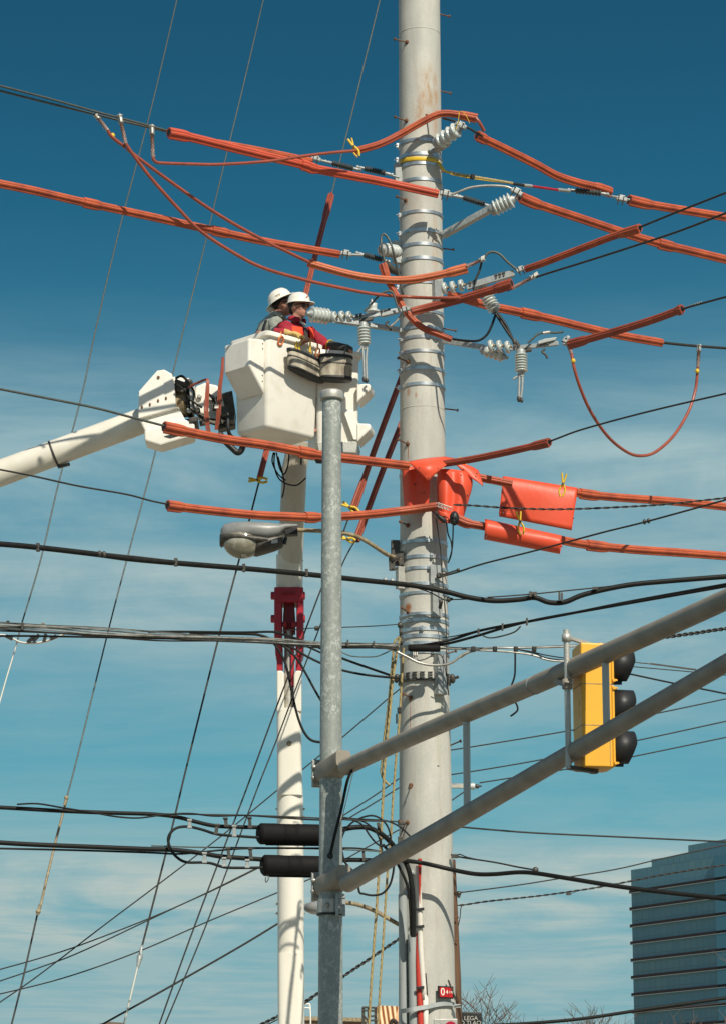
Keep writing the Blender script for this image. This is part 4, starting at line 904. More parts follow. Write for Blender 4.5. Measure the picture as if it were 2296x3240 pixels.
pin('small yellow pin behind the dark hose at the pole blanket',1462,1465,31.7,-30,40)
# ---------------- insulators ----------------
def shed_profile(L,r0,r1,n,cap=.02):
    out=[(0,r0*.7)]
    p=L/n
    for i in range(n):
        t=i*p; out+= [(t+.05*p,r0),(t+.55*p,r1*.96),(t+.70*p,r1),(t+.82*p,r1*.9),(t+.95*p,r0)]
    return out+[(L,r0*.7)]
def poly_ins(label,a,b,ra,D0_,n=8,D1=None):
    A=P(a[0],a[1],D0_);Bp=P(b[0],b[1],D1 or D0_); d=Bp-A; L=d.length; r1=ra*mpp(A)
    t=thing('polymer_insulator',label,'insulator',A,'dark polymer dead-end insulators')
    mb=MB(); mb.lathe(A,d,shed_profile(L,r1*.55,r1,n),20); mb.build('sheds',M_poly,t)
    mb=MB(); dn=d.normalized(); mb.lathe(A-dn*.07,dn,[(0,.012),(.03,.02),(.07,.016)],12); mb.lathe(Bp,dn,[(0,.016),(.04,.02),(.07,.012)],12); mb.ell(A-dn*.08,(.022,.018,.022)); mb.ell(Bp+dn*.08,(.022,.018,.022)); mb.build('end_fitting',M_zinc,t)
    return t
poly_ins('dark polymer insulator left of the pole top, left one of two in a row',(1050,516),(1118,533),11,31.75,9)
poly_ins('dark polymer insulator left of the pole top, right one of two in a row',(1152,533),(1218,548),11,31.8,9)
poly_ins('dark polymer insulator in front of the upper right arm',(1463,625),(1532,647),11,31.6,9)
poly_ins('dark polymer insulator under the end of the curving hose at upper right',(1818,603),(1900,612),11,33.1,8)
poly_ins('dark polymer insulator at the end of the long left hose, before the grey porcelain one',(1150,806),(1208,822),11,31.6,8)
def post(label,a,b,ra,Da,Db,n,group='porcelain post insulators'):
    A=P(a[0],a[1],Da);Bp=P(b[0],b[1],Db); d=Bp-A; L=d.length; r=ra*mpp(A)
    t=thing('post_insulator',label,'insulator',A,group); dn=d.normalized()
    mb=MB(); mb.lathe(A,d,shed_profile(L,r*.64,r,n),28); mb.build('porcelain_sheds',M_porc,t)
    mb=MB(); mb.lathe(A-dn*.05,dn,[(0,r*.5),(.03,r*.75),(.06,r*.7)],20); mb.build('base_fitting',M_zinc,t)
    mb=MB(); mb.lathe(Bp-dn*.01,dn,[(0,r*.6),(.03,r*.5),(.05,r*.25),(.07,r*.3)],16); mb.build('cap_fitting',M_zinc,t)
    return t
def clampfit(label,c,D,s=1.0,group='line clamps',ang=0):
    p=P(c[0],c[1],D); t=thing('line_clamp',label,'clamp',p,group); a=R(ang); X=Vector((math.cos(a),0,math.sin(a)));U=Vector((-math.sin(a),0,math.cos(a)))
    mb=MB(); mb.box(p,(.13*s,.05*s,.045*s),X,(0,1,0),U); mb.box(p+U*.03*s,(.07*s,.04*s,.03*s),X,(0,1,0),U); mb.build('clamp_body',M_zinc,t,bevel=.008*s)
    for dx in(-.035,.02):
        mb=MB(); mb.tube(p+X*dx*s-U*.07*s,p+X*dx*s+U*.05*s,.007*s); mb.tube(p+X*dx*s-U*.07*s-Vector((0,.02,0)),p+X*dx*s+U*.03*s-Vector((0,.03*s,0)),.006*s); mb.build('u_bolt',M_dark,t)
    return t
def beam(label,a,b,Da,Db,w_,h,m=M_zinc,name='bracket_arm',cat='arm',bev=.004):
    A=P(a[0],a[1],Da);Bp=P(b[0],b[1],Db); mb=MB(); mb.bar(A,Bp,w_,h); o=mb.build(name,m,bevel=bev); return tag(o,label,cat)
post('grey white porcelain insulator topmost on the pole, tilted up to the right',(1384,452),(1446,408),26,31.6,31.4,4)
mb=MB(); mb.prism([P(x,y,31.72) for x,y in ((1354,470),(1392,430),(1400,455),(1400,470),(1360,482))],(0,.05,0)); mb.bar(P(1378,478,31.68),P(1418,455,31.6),.09,.025); tag(mb.build('insulator_bracket',M_zinc,bevel=.004),'steel bracket plate under the topmost porcelain insulator','bracket')
clampfit('light metal trunnion clamp on top of the topmost porcelain insulator',(1456,398),31.38,1.1,ang=-25)
wire('conductor','short dark conductor leaving the topmost clamp into the curving right hose','wire',[(1400,374,31.5),(1440,385,31.4),(1480,405,31.4),(1525,432,31.55)],8,M_wired)
beam('angled steel arm rising right from the pole to the second porcelain insulator',(1400,744),(1556,658),31.9,31.5,.075,.075,M_galv)
post('porcelain insulator at the tip of the angled upper right arm',(1560,662),(1618,632),27,31.5,31.42,5)
clampfit('pale clamp on the insulator at the tip of the angled arm',(1633,608),31.4,1.1,ang=-30)
wire('jumper','pale grey jumper arching above the angled arm to its insulator clamp','cable',[(1425,616),(1450,607),(1485,594),(1530,588),(1575,588),(1605,592),(1625,602)],8,M_silver,31.4)
clampfit('dead-end clamp where the long upper left hose meets the jumper',(1410,614),31.42,1.1,ang=-12)
clampfit('dead-end clamp behind the upper left hose coupler',(1000,503),31.65,.9,ang=-14); wire('link_rod','metal link between the upper left dead-end clamp and the first polymer insulator','link',[(1005,505),(1045,515)],8,M_zinc,31.7)
wire('link_rod','metal link between the right polymer insulator of the upper pair and the pole','link',[(1224,550),(1262,562)],7,M_zinc,31.8)
wire('link_rod','metal link from the jumper clamp to the polymer insulator on the angled arm','link',[(1415,616),(1460,625)],9,M_zinc,31.5)
wire('link_rod','metal shackle link before the angled arm tip','link',[(1535,648),(1556,655)],8,M_zinc,31.55)
clampfit('dead-end clamp at far upper right between two hoses',(1965,630),33.35,1.1,ang=-12); wire('link_rod','metal link rod under the end of the curving right hose','link',[(1905,613,33.1),(1940,622,33.3),(1990,632,33.4)],8,M_zinc)
clampfit('dead-end clamp at the end of the long left hose',(1095,803),31.55,1.0,ang=-10); wire('link_rod','metal link between the left hose clamp and its dark insulator','link',[(1100,805),(1148,808)],8,M_zinc,31.55)
post('grey porcelain insulator left of the pole with a black loop of cable over it',(1256,797),(1208,789),22,31.75,31.5,5)
sw('insulator_bracket',[P(1215,830,31.6),P(1235,850,31.65),P(1258,860,31.75)],.05,M_dark,label='dark bracket below the grey porcelain insulator beside the pole',cat='bracket')
wire('jumper','thin dark jumper looping over the grey porcelain insulator and down the pole','cable',[(1219,835,31.4),(1212,810,31.4),(1206,775,31.4),(1206,750,31.42),(1214,740,31.42),(1228,755,31.42),(1240,785,31.4),(1256,850,31.5),(1270,915,31.55),(1277,940,31.6)],7,M_wire)
# left switch assembly
beam('grey steel arm left of the pole carrying the left switch',(1262,1043),(1062,1014),31.85,31.6,.07,.05,M_galv)
post('fat pale porcelain insulator just right of the sunglasses man',(1042,1002),(984,994),26,31.45,31.35,5)
def bells(labels,cs,D,r=16):
    for l,(x,y) in zip(labels,cs):
        p=P(x,y,D); k=mpp(p); t=thing('bell_insulator',l,'insulator',p,'white bell insulators of the line switches'); ax=Vector((1,-.35,.1)).normalized()
        mb=MB(); mb.lathe(p-ax*.03,ax,[(0,r*k*.5),(.004,r*k*1.1),(.03,r*k*1.14),(.045,r*k*1.08),(.042,r*k*.75),(.02,r*k*.45),(.05,r*k*.3)],24); mb.build('porcelain_bell',M_porc,t)
        mb=MB(); mb.lathe(p+ax*.0,ax,[(0,.015),(.045,.018),(.05,.01)],12); mb.build('metal_cap',M_tan,t)
bells(['white bell insulator of the left switch, nearest the fat insulator','white bell insulator of the left switch, middle of three','white bell insulator of the left switch, beside the switch bar'],[(1060,1003),(1083,1001),(1105,1002)],31.3)
bells(['white bell insulator right of the pole below the sagging hose, first of three','white bell insulator right of the pole below the sagging hose, middle of three','white bell insulator right of the pole beside the upper switch bar'],[(1406,912),(1432,908),(1459,903)],31.35,17)
bells(['white bell insulator of the lowest switch, first of three from the pole','white bell insulator of the lowest switch, middle of three','white bell insulator of the lowest switch, beside its bar'],[(1553,1095),(1580,1096),(1606,1098)],31.1,18)
def swbar(label,a,b,D,Db,w_=.06):
    A=P(a[0],a[1],D);Bp=P(b[0],b[1],Db); t=thing('switch_bar',label,'line switch',A,'grey line switch bars')
    mb=MB(); mb.bar(A,Bp,w_*.7,w_); mb.build('channel',M_zinc,t,bevel=.004)
    mb=MB(); d=(Bp-A).normalized()
    for f_ in (.08,.16,.62,.7,.78): q=A.lerp(Bp,f_); mb.tube(q+Vector((0,-.04,0)),q+Vector((0,.03,0)),.011); mb.box(q+Vector((0,-.02,w_*.45)),(.03,.05,.02))
    mb.build('terminal_bolt',M_dark,t)
    mb=MB(); q=A.lerp(Bp,.28); mb.box(q-Vector((0,0,w_*.75)),(.17,.05,.05),d); mb.build('hanger_block',M_dark,t,bevel=.01)
    return t
swbar('grey switch bar left of the pole between the bells and the pole',(1118,1008),(1262,982),31.3,31.4,.055)
swbar('dark grey switch bar right of the pole rising toward the right clamps',(1474,908),(1625,864),31.3,31.2,.075)
swbar('pale switch bar lowest on the right, above the vertical insulator',(1615,1103),(1765,1086),31.1,31.0,.05)
post('ribbed vertical porcelain insulator hanging above the right bucket',(1150,1033),(1153,1090),21,31.3,31.3,6)
post('small upright porcelain insulator on top of the left switch bar',(1181,988),(1177,962),14,31.5,31.5,1)
mb=MB(); p=P(1180,985,31.5); mb.lathe(p-Vector((0,0,.03)),(0,0,1),[(0,.05),(.02,.085),(.035,.08),(.05,.05),(.09,.035),(.12,.05),(.13,.02)],20); tag(mb.build('knob_insulator',M_porc),'wide white knob insulator on the left switch bar','insulator')
post('tilted ribbed porcelain insulator right of the pole above the black legs',(1538,938),(1564,980),23,31.2,31.2,5)
post('vertical ribbed porcelain insulator hanging from the lowest right switch bar',(1646,1118),(1648,1176),21,31.05,31.05,7)
post('dark lying porcelain insulator just under the lowest bells',(1532,1110),(1590,1128),19,31.3,31.2,4)
def legs(label,segs,D,m=M_zinc,px=8,name='fuse_hanger'):
    t=thing(name,label,'fuse hanger',P(segs[0][0][0],segs[0][0][1],D))
    for s_ in segs:
        q=[P(x,y,D) for x,y in s_]; sw('hanger_link',q,px/2*mpp(q[0]),m,parent=t,k=3,prof=circ(8))
    e=P(segs[0][-1][0],segs[0][-1][1],D); mb=MB(); mb.ell(e,(.025,.02,.04),n=10,m=8); mb.ell(e+Vector((.03,-.01,-.02)),(.02,.02,.03),n=10,m=8); mb.build('hanger_hook',M_dark,t)
legs('long grey twin link hanging below the insulator above the right bucket',[[(1147,1098),(1150,1140),(1152,1200)],[(1161,1098),(1158,1140),(1160,1205)],[(1146,1095),(1132,1115)]],31.25)
legs('thin grey twin link hanging below the lowest right insulator',[[(1642,1182),(1640,1230),(1640,1262)],[(1652,1182),(1650,1230),(1646,1258)],[(1643,1185),(1622,1200)],[(1655,1185),(1648,1198)]],31.05)
legs('pair of black legs slanting down right from the tilted insulator',[[(1566,992),(1600,1045),(1626,1082)],[(1572,990),(1600,1030),(1618,1070)],[(1556,992),(1566,985)]],31.15,M_blackp,9)
for (x,y,D,l) in ((1228,1016,31.3,'dark hook casting hanging under the left switch bar'),(1722,1104,31.0,'dark hook casting hanging under the lowest right switch bar')):
    t=thing('hook_casting',l,'bracket',P(x,y,D)); mb=MB(); q=P(x+5,y-12,D); mb.prism([q+Vector((a,-.03,c_)) for a,c_ in ((-.10,-.0),(.10,.05),(.12,.09),(-.02,.07),(-.10,.04))],(0,.06,0)); mb.build('casting',M_zinc,t,bevel=.008)
    sw('hook',[P(x,y,D),P(x-8,y+10,D),P(x+2,y+18,D),P(x+8,y+30,D)],.013,M_dark,parent=t)
sw('jumper',[P(1566,995,31.1),P(1552,1035,31.1),P(1536,1062,31.1),P(1510,1078,31.1),P(1470,1078,31.15),P(1432,1073,31.35)],.014,M_cable,label='black jumper from the tilted insulator curving left into the steep hose',cat='cable')
beam('pale steel arm right of the pole leading to the lowest switch',(1402,1078),(1532,1100),31.7,31.35,.06,.06,M_galv)
wire('jumper','small grey jumper arching over the lowest right switch bar','cable',[(1668,1085),(1680,1075),(1700,1058),(1722,1052),(1755,1053),(1780,1050)],7,M_wire,31.0)
mb=MB(); mb.lathe(P(1716,1054,31.0),(1,0,.15),[(0,.018),(.08,.018)],12); tag(mb.build('sleeve_connector',M_aluw),'grey sleeve connector on the small arching jumper','connector')
clampfit('clamp joining the lowest switch bar to the dull rising hose',(1790,1078),30.95,.9,ang=60)
clampfit('clamp where the left switch bar meets the dark hose on the pole',(1280,980),31.2,.9,ang=15)
clampfit('clamp at the left mouth of the rising right hose',(1647,853),31.15,.9,ang=20)
wire('jumper','grey jumper arching over the dark switch bar to the right clamp','cable',[(1527,823),(1540,803),(1557,797),(1580,805),(1605,830),(1636,855)],8,M_wire,31.15)
wire('jumper','short dark lead dropping from the clear clamp to the switch bar','cable',[(1522,830),(1514,860),(1502,885)],7,M_wired,31.15)
wire('jumper','pale curved jumper left of the pole from the knob insulator to the switch clamp','cable',[(1152,985),(1172,965),(1198,935),(1220,923),(1240,925),(1250,950),(1262,985)],7,M_wire,31.2)
wire('jumper','pale strap under the left switch clamp','cable',[(1270,992),(1255,1015),(1235,1032)],7,M_silver,31.25)
# grounding clamps with clear tubes
def gclamp(label,a,b,D,Db=None,m=M_clear,tape=None):
    A=P(a[0],a[1],D);Bp=P(b[0],b[1],Db or D); t=thing('jumper_clamp',label,'jumper clamp',A,'clear handled jumper clamps'); d=(Bp-A).normalized(); L=(Bp-A).length
    mb=MB(); mb.lathe(A,d,[(0,.022),(L*.72,.022),(L*.72,.03),(L*.76,.03),(L*.76,.022)],14); mb.build('clear_handle',m,t)
    mb=MB(); mb.tube(A-d*.02,A+d*L*.7,.013); mb.build('inner_cable',M_redc,t)
    mb=MB(); mb.lathe(A+d*L*.72,d,[(0,.024),(L*.16,.028),(L*.2,.022),(L*.24,.034),(L*.28,.034),(L*.29,.02)],14); mb.box(A+d*L*.9+Vector((0,-.03,.0)),(.05,.05,.05),d); mb.build('clamp_jaw',M_aluw,t,bevel=.005)
    if tape is not None: mb=MB(); mb.lathe(A-d*.06,d,[(0,.0145),(.05,.0145)],12); mb.build('tape_mark',tape,t)
M_blue=mat('blue_tape',(.02,.09,.35),.5)
gclamp('clear handled clamp leftmost on the paired conductors, yellow tape below it',(342,413),(303,362),29.45,tape=None)
gclamp('clear handled clamp with a round copper cap, second on the paired conductors',(399,455),(379,364),29.5,tape=M_blue)
gclamp('clear handled clamp hanging straight down just left of the hose mouth',(485,497),(481,397),29.75)
gclamp('clear handled clamp at the right end of the sagging pole hose',(1475,843),(1530,818),31.1)
gclamp('clear handled clamp beside blue tape on the lower black wire right of the pole',(1618,912),(1700,868),30.95,tape=M_blue)
gclamp('clear handled clamp hanging upright from the far right wire above the cable loop',(2206,1162),(2210,1092),32.6)
gclamp('clear tube clamp hanging down from the lowest switch clamp',(1806,1118),(1793,1082),30.9)
def rcab(label,pts,px,D,tapes=()):
    q=[]
    for p in pts:
        d=p[2] if len(p)>2 else (D(p[0]) if callable(D) else D); q.append(P(p[0],p[1],d))
    r=px/2*mpp(q[len(q)//2]); t=thing('jumper_cable',label,'jumper cable',q[0],'red brown jumper cables'); sw('cable',q,r,M_redc,parent=t,k=7,prof=circ(10))
    for (x,y,D_) in tapes: 
        mb=MB(); mb.ell(P(x,y,D_),(r*1.4,r*1.3,r*1.6)); mb.build('yellow_tape',M_yel,t)
rcab('long red cable sagging lowest, from the paired conductors to the blue taped clamp',[(399,455),(404,463),(430,500),(480,565),(560,655),(640,735),(760,812),(840,850),(950,882),(1050,905),(1180,930),(1300,940),(1400,943),(1480,940),(1540,930),(1618,912)],11,lambda x:DL(x,-.55) if x<1330 else 31.15-.0006*(x-1330))
rcab('red cable crossing above it and ending in the sagging pole hose',[(342,413),(352,430),(372,447),(400,468),(430,493),(520,560),(640,645),(740,708),(850,768),(910,797),(978,830)],11,lambda x:DL(x,-.35),[(357,429,29.46)])
rcab('red cable turning right under the hose mouth and rising into the curved hose',[(485,497),(487,505),(495,513),(515,516),(600,519),(700,520),(850,510),(950,495),(1040,484),(1120,477)],10,lambda x:DL(x,-.7))
rcab('short red cable dropping from the curved hose end to the right hose',[(1503,372,31.4),(1515,388,31.4),(1530,415,31.45)],11,31.4)
rcab('hanging red cable loop at far right between the lowest switch and the right wire',[(1806,1118,30.9),(1815,1165,30.9),(1835,1230,31.0),(1870,1308,31.2),(1925,1385,31.5),(1985,1432,31.8),(2030,1442,32.0),(2075,1428,32.1),(2130,1378,32.3),(2175,1305,32.5),(2198,1235,32.6),(2206,1162,32.6)],10,31,[(1812,1142,30.88),(2204,1174,32.57)])
# strap pole tie
strap=thing('web_strap','yellow web strap wrapped round the pole top with a long tail to a red rod','strap',psurf(1330,505,.02))
q=[psurf(x,y,.014) for x,y in ((1266,512),(1275,507),(1290,504),(1310,502),(1335,502),(1355,503),(1370,507),(1385,513))]+[P(1402,538,31.75),P(1425,548,31.8)]
sw('band',q,(.006,.026),M_yel,parent=strap,k=3,prof=circ(8),ref=Vector((0,0,1)))
sw('tail',[P(1425,548,31.8),P(1500,560,31.95),P(1620,580,32.3)],(.014,.018),M_rope,parent=strap,k=3); sw('tail_edge',[P(1425,552,31.8),P(1500,566,31.95),P(1620,582,32.3)],.006,M_yel,parent=strap,k=3)
mb=MB(); a=P(1488,558,31.88); mb.bar(a,P(1498,561,31.9),.05,.05); mb.build('black_keeper',M_blackp,strap)
rod=thing('link_stick','thin red insulated rod between the yellow strap tail and the far insulator','rod',P(1640,585,32.4))
sw('dark_end',[P(1620,581,32.3),P(1655,586,32.4)],.018,M_blackp,parent=rod,k=1); sw('collar',[P(1650,586,32.4),P(1680,589,32.5)],.022,M_zinc,parent=rod,k=1); sw('rod',[P(1680,589,32.5),P(1762,601,32.8)],.016,M_red,parent=rod,k=1); sw('end_sleeve',[P(1762,600,32.8),P(1800,604,32.95)],.022,M_zinc,parent=rod,k=1); sw('pin_end',[P(1800,604,32.95),P(1820,604,33)],.012,M_dark,parent=rod,k=1)
sw('yellow_twine',[P(1451,355,31.3),P(1448,385,31.28),P(1440,410,31.28)],.0035,M_yel,label='thin yellow cord tied round the hose end above the topmost insulator, left strand',cat='cord')
sw('yellow_twine',[P(1446,354,31.35),P(1462,354,31.3),P(1475,370,31.28),P(1484,390,31.28)],.0035,M_yel,label='thin yellow cord tied round the hose end above the topmost insulator, right strand',cat='cord')
# ---------------- bare wires ----------------
G1='black power wires leaving to the right'
wire('conductor','upper one of the paired grey conductors entering at the left edge','wire',[(-20,266),(150,310),(300,352),(400,378),(548,418)],7,M_wire,lambda x:DL(x,-.3),'paired upper left conductors')
wire('conductor','lower one of the paired grey conductors entering at the left edge','wire',[(-20,282),(150,325),(290,359),(400,386),(480,405),(545,420)],7,M_wire,lambda x:DL(x,-.25),'paired upper left conductors')
wire('conductor','black wire leaving the open hose mouth up to the right edge','wire',[(2010,724),(2150,667),(2300,608)],7,M_wired,lambda x:DR(x),G1)
wire('conductor','black wire running below it from the blue taped clamp to the right edge','wire',[(1640,900),(1700,875),(1850,828),(2000,780),(2150,730),(2300,672)],7,M_wired,lambda x:DR(x),G1)
wire('conductor','wire leaving the dull rising hose to the right edge','wire',[(2150,980),(2200,965),(2300,938)],7,M_wired,lambda x:DR(x),G1)
q=[P(2150+i*1.6,980-i*.55,DR(2150)-.0) for i in range(44)]
mb=MB(); pts=[p+Vector((0,math.cos(i*1.6)*.014,math.sin(i*1.6)*.014)) for i,p in enumerate(q)]; mb.sweep(pts,.005,circ(5)); tag(mb.build('armor_rod',M_silver),'silver spiral wrap on the wire just right of the dull rising hose','spiral wrap')
wire('conductor','wire leaving the receding hose above the hanging cable loop','wire',[(2085,1083),(2180,1093),(2300,1102)],9,M_wired,lambda x:DF(x,.15))
wire('conductor','thin wire climbing right from the dark hose above the orange blankets','wire',[(1728,1400),(1760,1388),(1830,1362),(1950,1328),(2100,1290),(2300,1244)],6,M_wired,lambda x:DR(x,-.4))
wire('conductor','long grey wire from the left edge crossing the white boom to a hose mouth','wire',[(-20,1227),(150,1260),(300,1290),(430,1324),(530,1350)],8,M_wire,lambda x:DL(x,-.5))
wire('conductor','lower wire from the left edge passing under the boom to a hose mouth','wire',[(-20,1482),(100,1505),(250,1538),(400,1564),(480,1585),(540,1597)],6,M_wired,lambda x:DL(x,-.5))
def twist(label,pts,px,m,D,per=16,cat='wire',name='twisted_wire'):
    q=[]
    for p in pts:
        d=p[2] if len(p)>2 else (D(p[0]) if callable(D) else D); q.append(P(p[0],p[1],d))
    pp=crom(q,10); r=px/2*mpp(pp[0]); mb=MB()
    # resample
    L=[0]
    for a,b in zip(pp,pp[1:]): L.append(L[-1]+(b-a).length)
    n=int(L[-1]/(per*mpp(pp[0]))*6)+2; res=[];i=0
    for k in range(n+1):
        s_=L[-1]*k/n
        while i<len(pp)-2 and L[i+1]<s_: i+=1
        res.append(pp[i].lerp(pp[i+1],(s_-L[i])/max(1e-9,L[i+1]-L[i])))
    for ph in (0,math.pi):
        mb.sweep([p+Vector((0,math.cos(j*1.05/1.0+ph)*r*.6,math.sin(j*1.05+ph)*r*.6)) for j,p in enumerate(res)],r*.55,circ(5))
    return tag(mb.build(name,m),label,cat)
twist('dark twisted wire crossing in front of the large hanging blanket',[(1432,1597),(1500,1600),(1600,1607),(1724,1611),(1824,1610),(1950,1605),(2100,1596),(2300,1575)],7,M_wired,31.2,60)
wire('guy_wire','thin black wire climbing from the pole brackets past the rolled blanket','wire',[(1392,1825,31.75),(1440,1812,31.7),(1530,1783),(1700,1740),(1900,1686),(2045,1650),(2300,1580)],6,M_wired,lambda x:DR(x,-.3))
mb=MB(); mb.ell(P(2037,1651,29.55),(.02,.02,.03)); mb.ell(P(2050,1648,29.55),(.02,.02,.03)); tag(mb.build('wire_tag',M_dark),'small dark double tag on the thin black wire at right','wire tag')
mb=MB(); q0=P(1388,1822,31.68); mb.lathe(q0,(0,-1,0),[(0,.03),(.02,.035),(.04,.02)],14); mb.tube(q0,P(1448,1803,31.6),.009); mb.ell(P(1448,1803,31.6),(.02,.02,.02)); tag(mb.build('eye_bolt',M_dark),'dark eye bolt on the pole where the thin black wire ends','bolt')
# long thin wires slanting steeply
G2='long thin wires slanting steeply down to the left'
wire('thin_wire','thin slanting wire nearest the left edge, upper stretch with spliced joint','wire',[(565,-20,40),(480,340,38.5),(380,720,37),(300,1060,36),(262,1240,35.6),(186,1530,35),(130,1770,34.6),(66,1985,34)],5,M_wire,36,G2)
wire('thin_wire','pale lower stretch of the leftmost slanting wire below the cable bundle','wire',[(66,1985,34),(50,2050,34),(20,2150,33.8),(-5,2240,33.6)],5,M_wirep,34,G2)
wire('thin_wire','second slanting wire from the left, crossing the boom cover and the cable bundle','wire',[(838,-20,40),(780,230,39),(700,560,38),(640,810,37),(560,1130,36.2),(490,1440,35.5),(405,1760,34.9),(345,1990,34.5),(247,2390,34),(213,2520,33.8)],5,M_wire,36,G2)
wire('thin_wire','tan rod stretch of the second slanting wire below its round joint','wire',[(213,2525,33.8),(180,2650,33.6),(150,2775,33.4),(127,2875,33.3)],8,M_tan,34,G2)
wire('thin_wire','dark bottom stretch of the second slanting wire','wire',[(122,2880,33.3),(75,3090,33),(33,3260,32.8)],6,M_wired,34,G2)
wire('thin_wire','third slanting wire from the top edge to the open hose top','wire',[(1206,-20,37.5),(1130,290,36.6),(1046,625,35.5)],5,M_wire,36,G2)
wire('thin_wire','third slanting wire below its hose, running down to a metal wedge','wire',[(825,1505,33.3),(760,1760,33),(702,1980,32.8),(600,2390,32.5),(528,2690,32.3),(450,2995,32.1)],6,M_wired,33,G2)
wire('thin_wire','pale rod at the bottom of the third slanting wire','wire',[(436,3060,32),(410,3170,31.9),(388,3260,31.9)],6,M_wirep,32,G2)
mb=MB(); a=P(451,2990,32.05); b2=P(436,3065,32.0); mb.sweep([a,a.lerp(b2,.3),a.lerp(b2,.5),b2],[.006,.015,.035,.012],circ(8)); mb.tube(P(443,2998,32),P(447,3035,32),.006); tag(mb.build('wedge_clamp',M_zinc),'grey wedge fitting where the third slanting wire meets its pale rod','wedge clamp')
mb=MB(); mb.ell(P(211,2524,33.7),(.028,.028,.028)); mb.tube(P(211,2526,33.7),P(205,2548,33.7),.018); tag(mb.build('round_joint',M_tan),'round tan joint on the second slanting wire just above the upper comms cable','wire joint')
mb=MB(); mb.ell(P(122,2884,33.2),(.03,.03,.03)); mb.tube(P(128,2862,33.2),P(120,2895,33.2),.018); tag(mb.build('round_joint',M_tan),'lower tan joint on the second slanting wire near the left edge','wire joint')
G3='two parallel thin wires slanting down behind the signal pole'
wire('thin_wire','left of two parallel slanting wires, from the left hose end down past the splice cases','wire',[(1112,1612,32.7),(1080,1700,32.7),(1015,1866,32.7),(930,2092,32.7),(852,2300,32.7),(779,2500,32.7),(696,2718,32.6),(600,2975,32.5),(500,3255,32.4)],5,M_wired,33,G3)
wire('thin_wire','right of two parallel slanting wires, from the right hose end down past the splice cases','wire',[(1122,1712,32.9),(1079,1795,32.9),(1015,1975,32.9),(940,2170,32.9),(880,2330,32.9),(813,2500,32.8),(739,2700,32.7),(640,2960,32.6),(555,3165,32.5),(517,3255,32.5)],5,M_wired,33,G3)
G4='thin background wires crossing the lower left sky'
for l,pts in (('upper of two near parallel wires rising from the lower left edge to the splice cases',[(-20,3073),(130,3031),(259,2989),(480,2903),(640,2832),(831,2738),(1000,2660)]),
   ('lower of two near parallel wires rising from the lower left edge to the splice cases',[(-20,3111),(130,3060),(265,3008),(554,2872),(700,2805),(900,2705),(1000,2655)]),
   ('steepest background wire, from the lower left corner up past the vertical boom to the pole',[(-20,3185),(90,3110),(185,3039),(340,2920),(493,2805),(700,2646),(878,2500),(1010,2392),(1082,2334),(1225,2212),(1270,2175)]),
   ('lowest flat background wire from the left edge to the vertical boom',[(-20,3150),(200,3095),(431,3014),(660,2915),(874,2826),(1020,2765)])):
    wire('thin_wire',l,'wire',[(x,y,44) for x,y in pts],4.5,M_wired,44,G4)
wire('thin_wire','darker background cable rising from the bottom edge to the lower arm clamp','wire',[(300,3255,42),(554,3113,42),(760,2995,42),(880,2922,42),(1010,2840,42)],7,M_wired,42,G4)
twist('thick twisted cable rising behind the bottom of both poles',[(820,3245,42),(900,3205,42),(980,3160,42),(1100,3080,42),(1270,2965,42)],11,M_wired,42,40)
wire('thin_wire','thin wire just under the thick twisted cable at the bottom','wire',[(840,3245,42.5),(905,3212,42.5),(990,3160,42.5)],4,M_wired,42)
for l,pts in (('upper background wire between the signal pole and the steel pole',[(1078,2585,44),(1180,2520,44),(1262,2463,44)]),('lower background wire between the signal pole and the steel pole',[(1098,2592,44),(1180,2543,44),(1262,2492,44)]),
   ('background wire crossing behind the small cable loops',[(1090,2720,44),(1180,2670,44),(1262,2625,44)])):
    wire('thin_wire',l,'wire',pts,4.5,M_wired,44,G4)
G5='thin background wires at right crossing behind the mast arms'
for l,pts in (('highest thin wire behind the traffic signal from pole to right edge',[(1400,2377),(1560,2352),(1820,2308),(2096,2253),(2300,2210)]),
   ('middle thin wire behind the traffic signal from pole to right edge',[(1400,2455),(1560,2430),(1730,2400),(1995,2347),(2300,2281)]),
   ('lowest thin wire behind the traffic signal, from the small distant insulator',[(1515,2477),(1630,2459),(1800,2432),(1995,2395),(2300,2332)]),
   ('thin upper one of two wires crossing the top of the office tower',[(1448,2825),(1640,2800),(1791,2776),(1950,2750),(2100,2715),(2300,2672)]),
   ('thin wire from the small distant insulator down to the wooden pole',[(1425,2534),(1475,2500)])):
    wire('thin_wire',l,'wire',[(x,y,41) for x,y in pts],4.5,M_wired,41,G5)
twist('twisted wire crossing the office tower below the thin one',[(1446,2865,41),(1475,2862,41),(1540,2852,41),(1690,2836,41),(1790,2823,41),(1900,2806,41),(2000,2787,41),(2130,2762,41),(2300,2736,41)],6,M_wired,41,50)
mb=MB(); a=P(1797,2829,41); mb.box(a,(.07,.03,.03)); mb.tube(P(1788,2821,41),P(1793,2829,41),.005); mb.tube(P(1802,2829,41),P(1822,2820,41),.005); tag(mb.build('line_splice',M_dark),'small dark box hanging on the twisted wire left of the office tower','splice box')
mb=MB(); a=P(1450,2827,33); mb.ell(a,(.03,.03,.03)); mb.tube(P(1440,2823,33.2),P(1462,2823,33),.008); mb.ell(P(1450,2833,33),(.02,.02,.03)); tag(mb.build('small_insulator',M_dark),'small dark insulator on the right edge of the wooden pole','insulator')
wire('drop_wire','thin wire hanging in a curl from the twisted wire down the wooden pole','wire',[(1462,2862,33),(1456,2875,33),(1454,2900,33),(1448,2930,33)],3.5,M_wired,33)
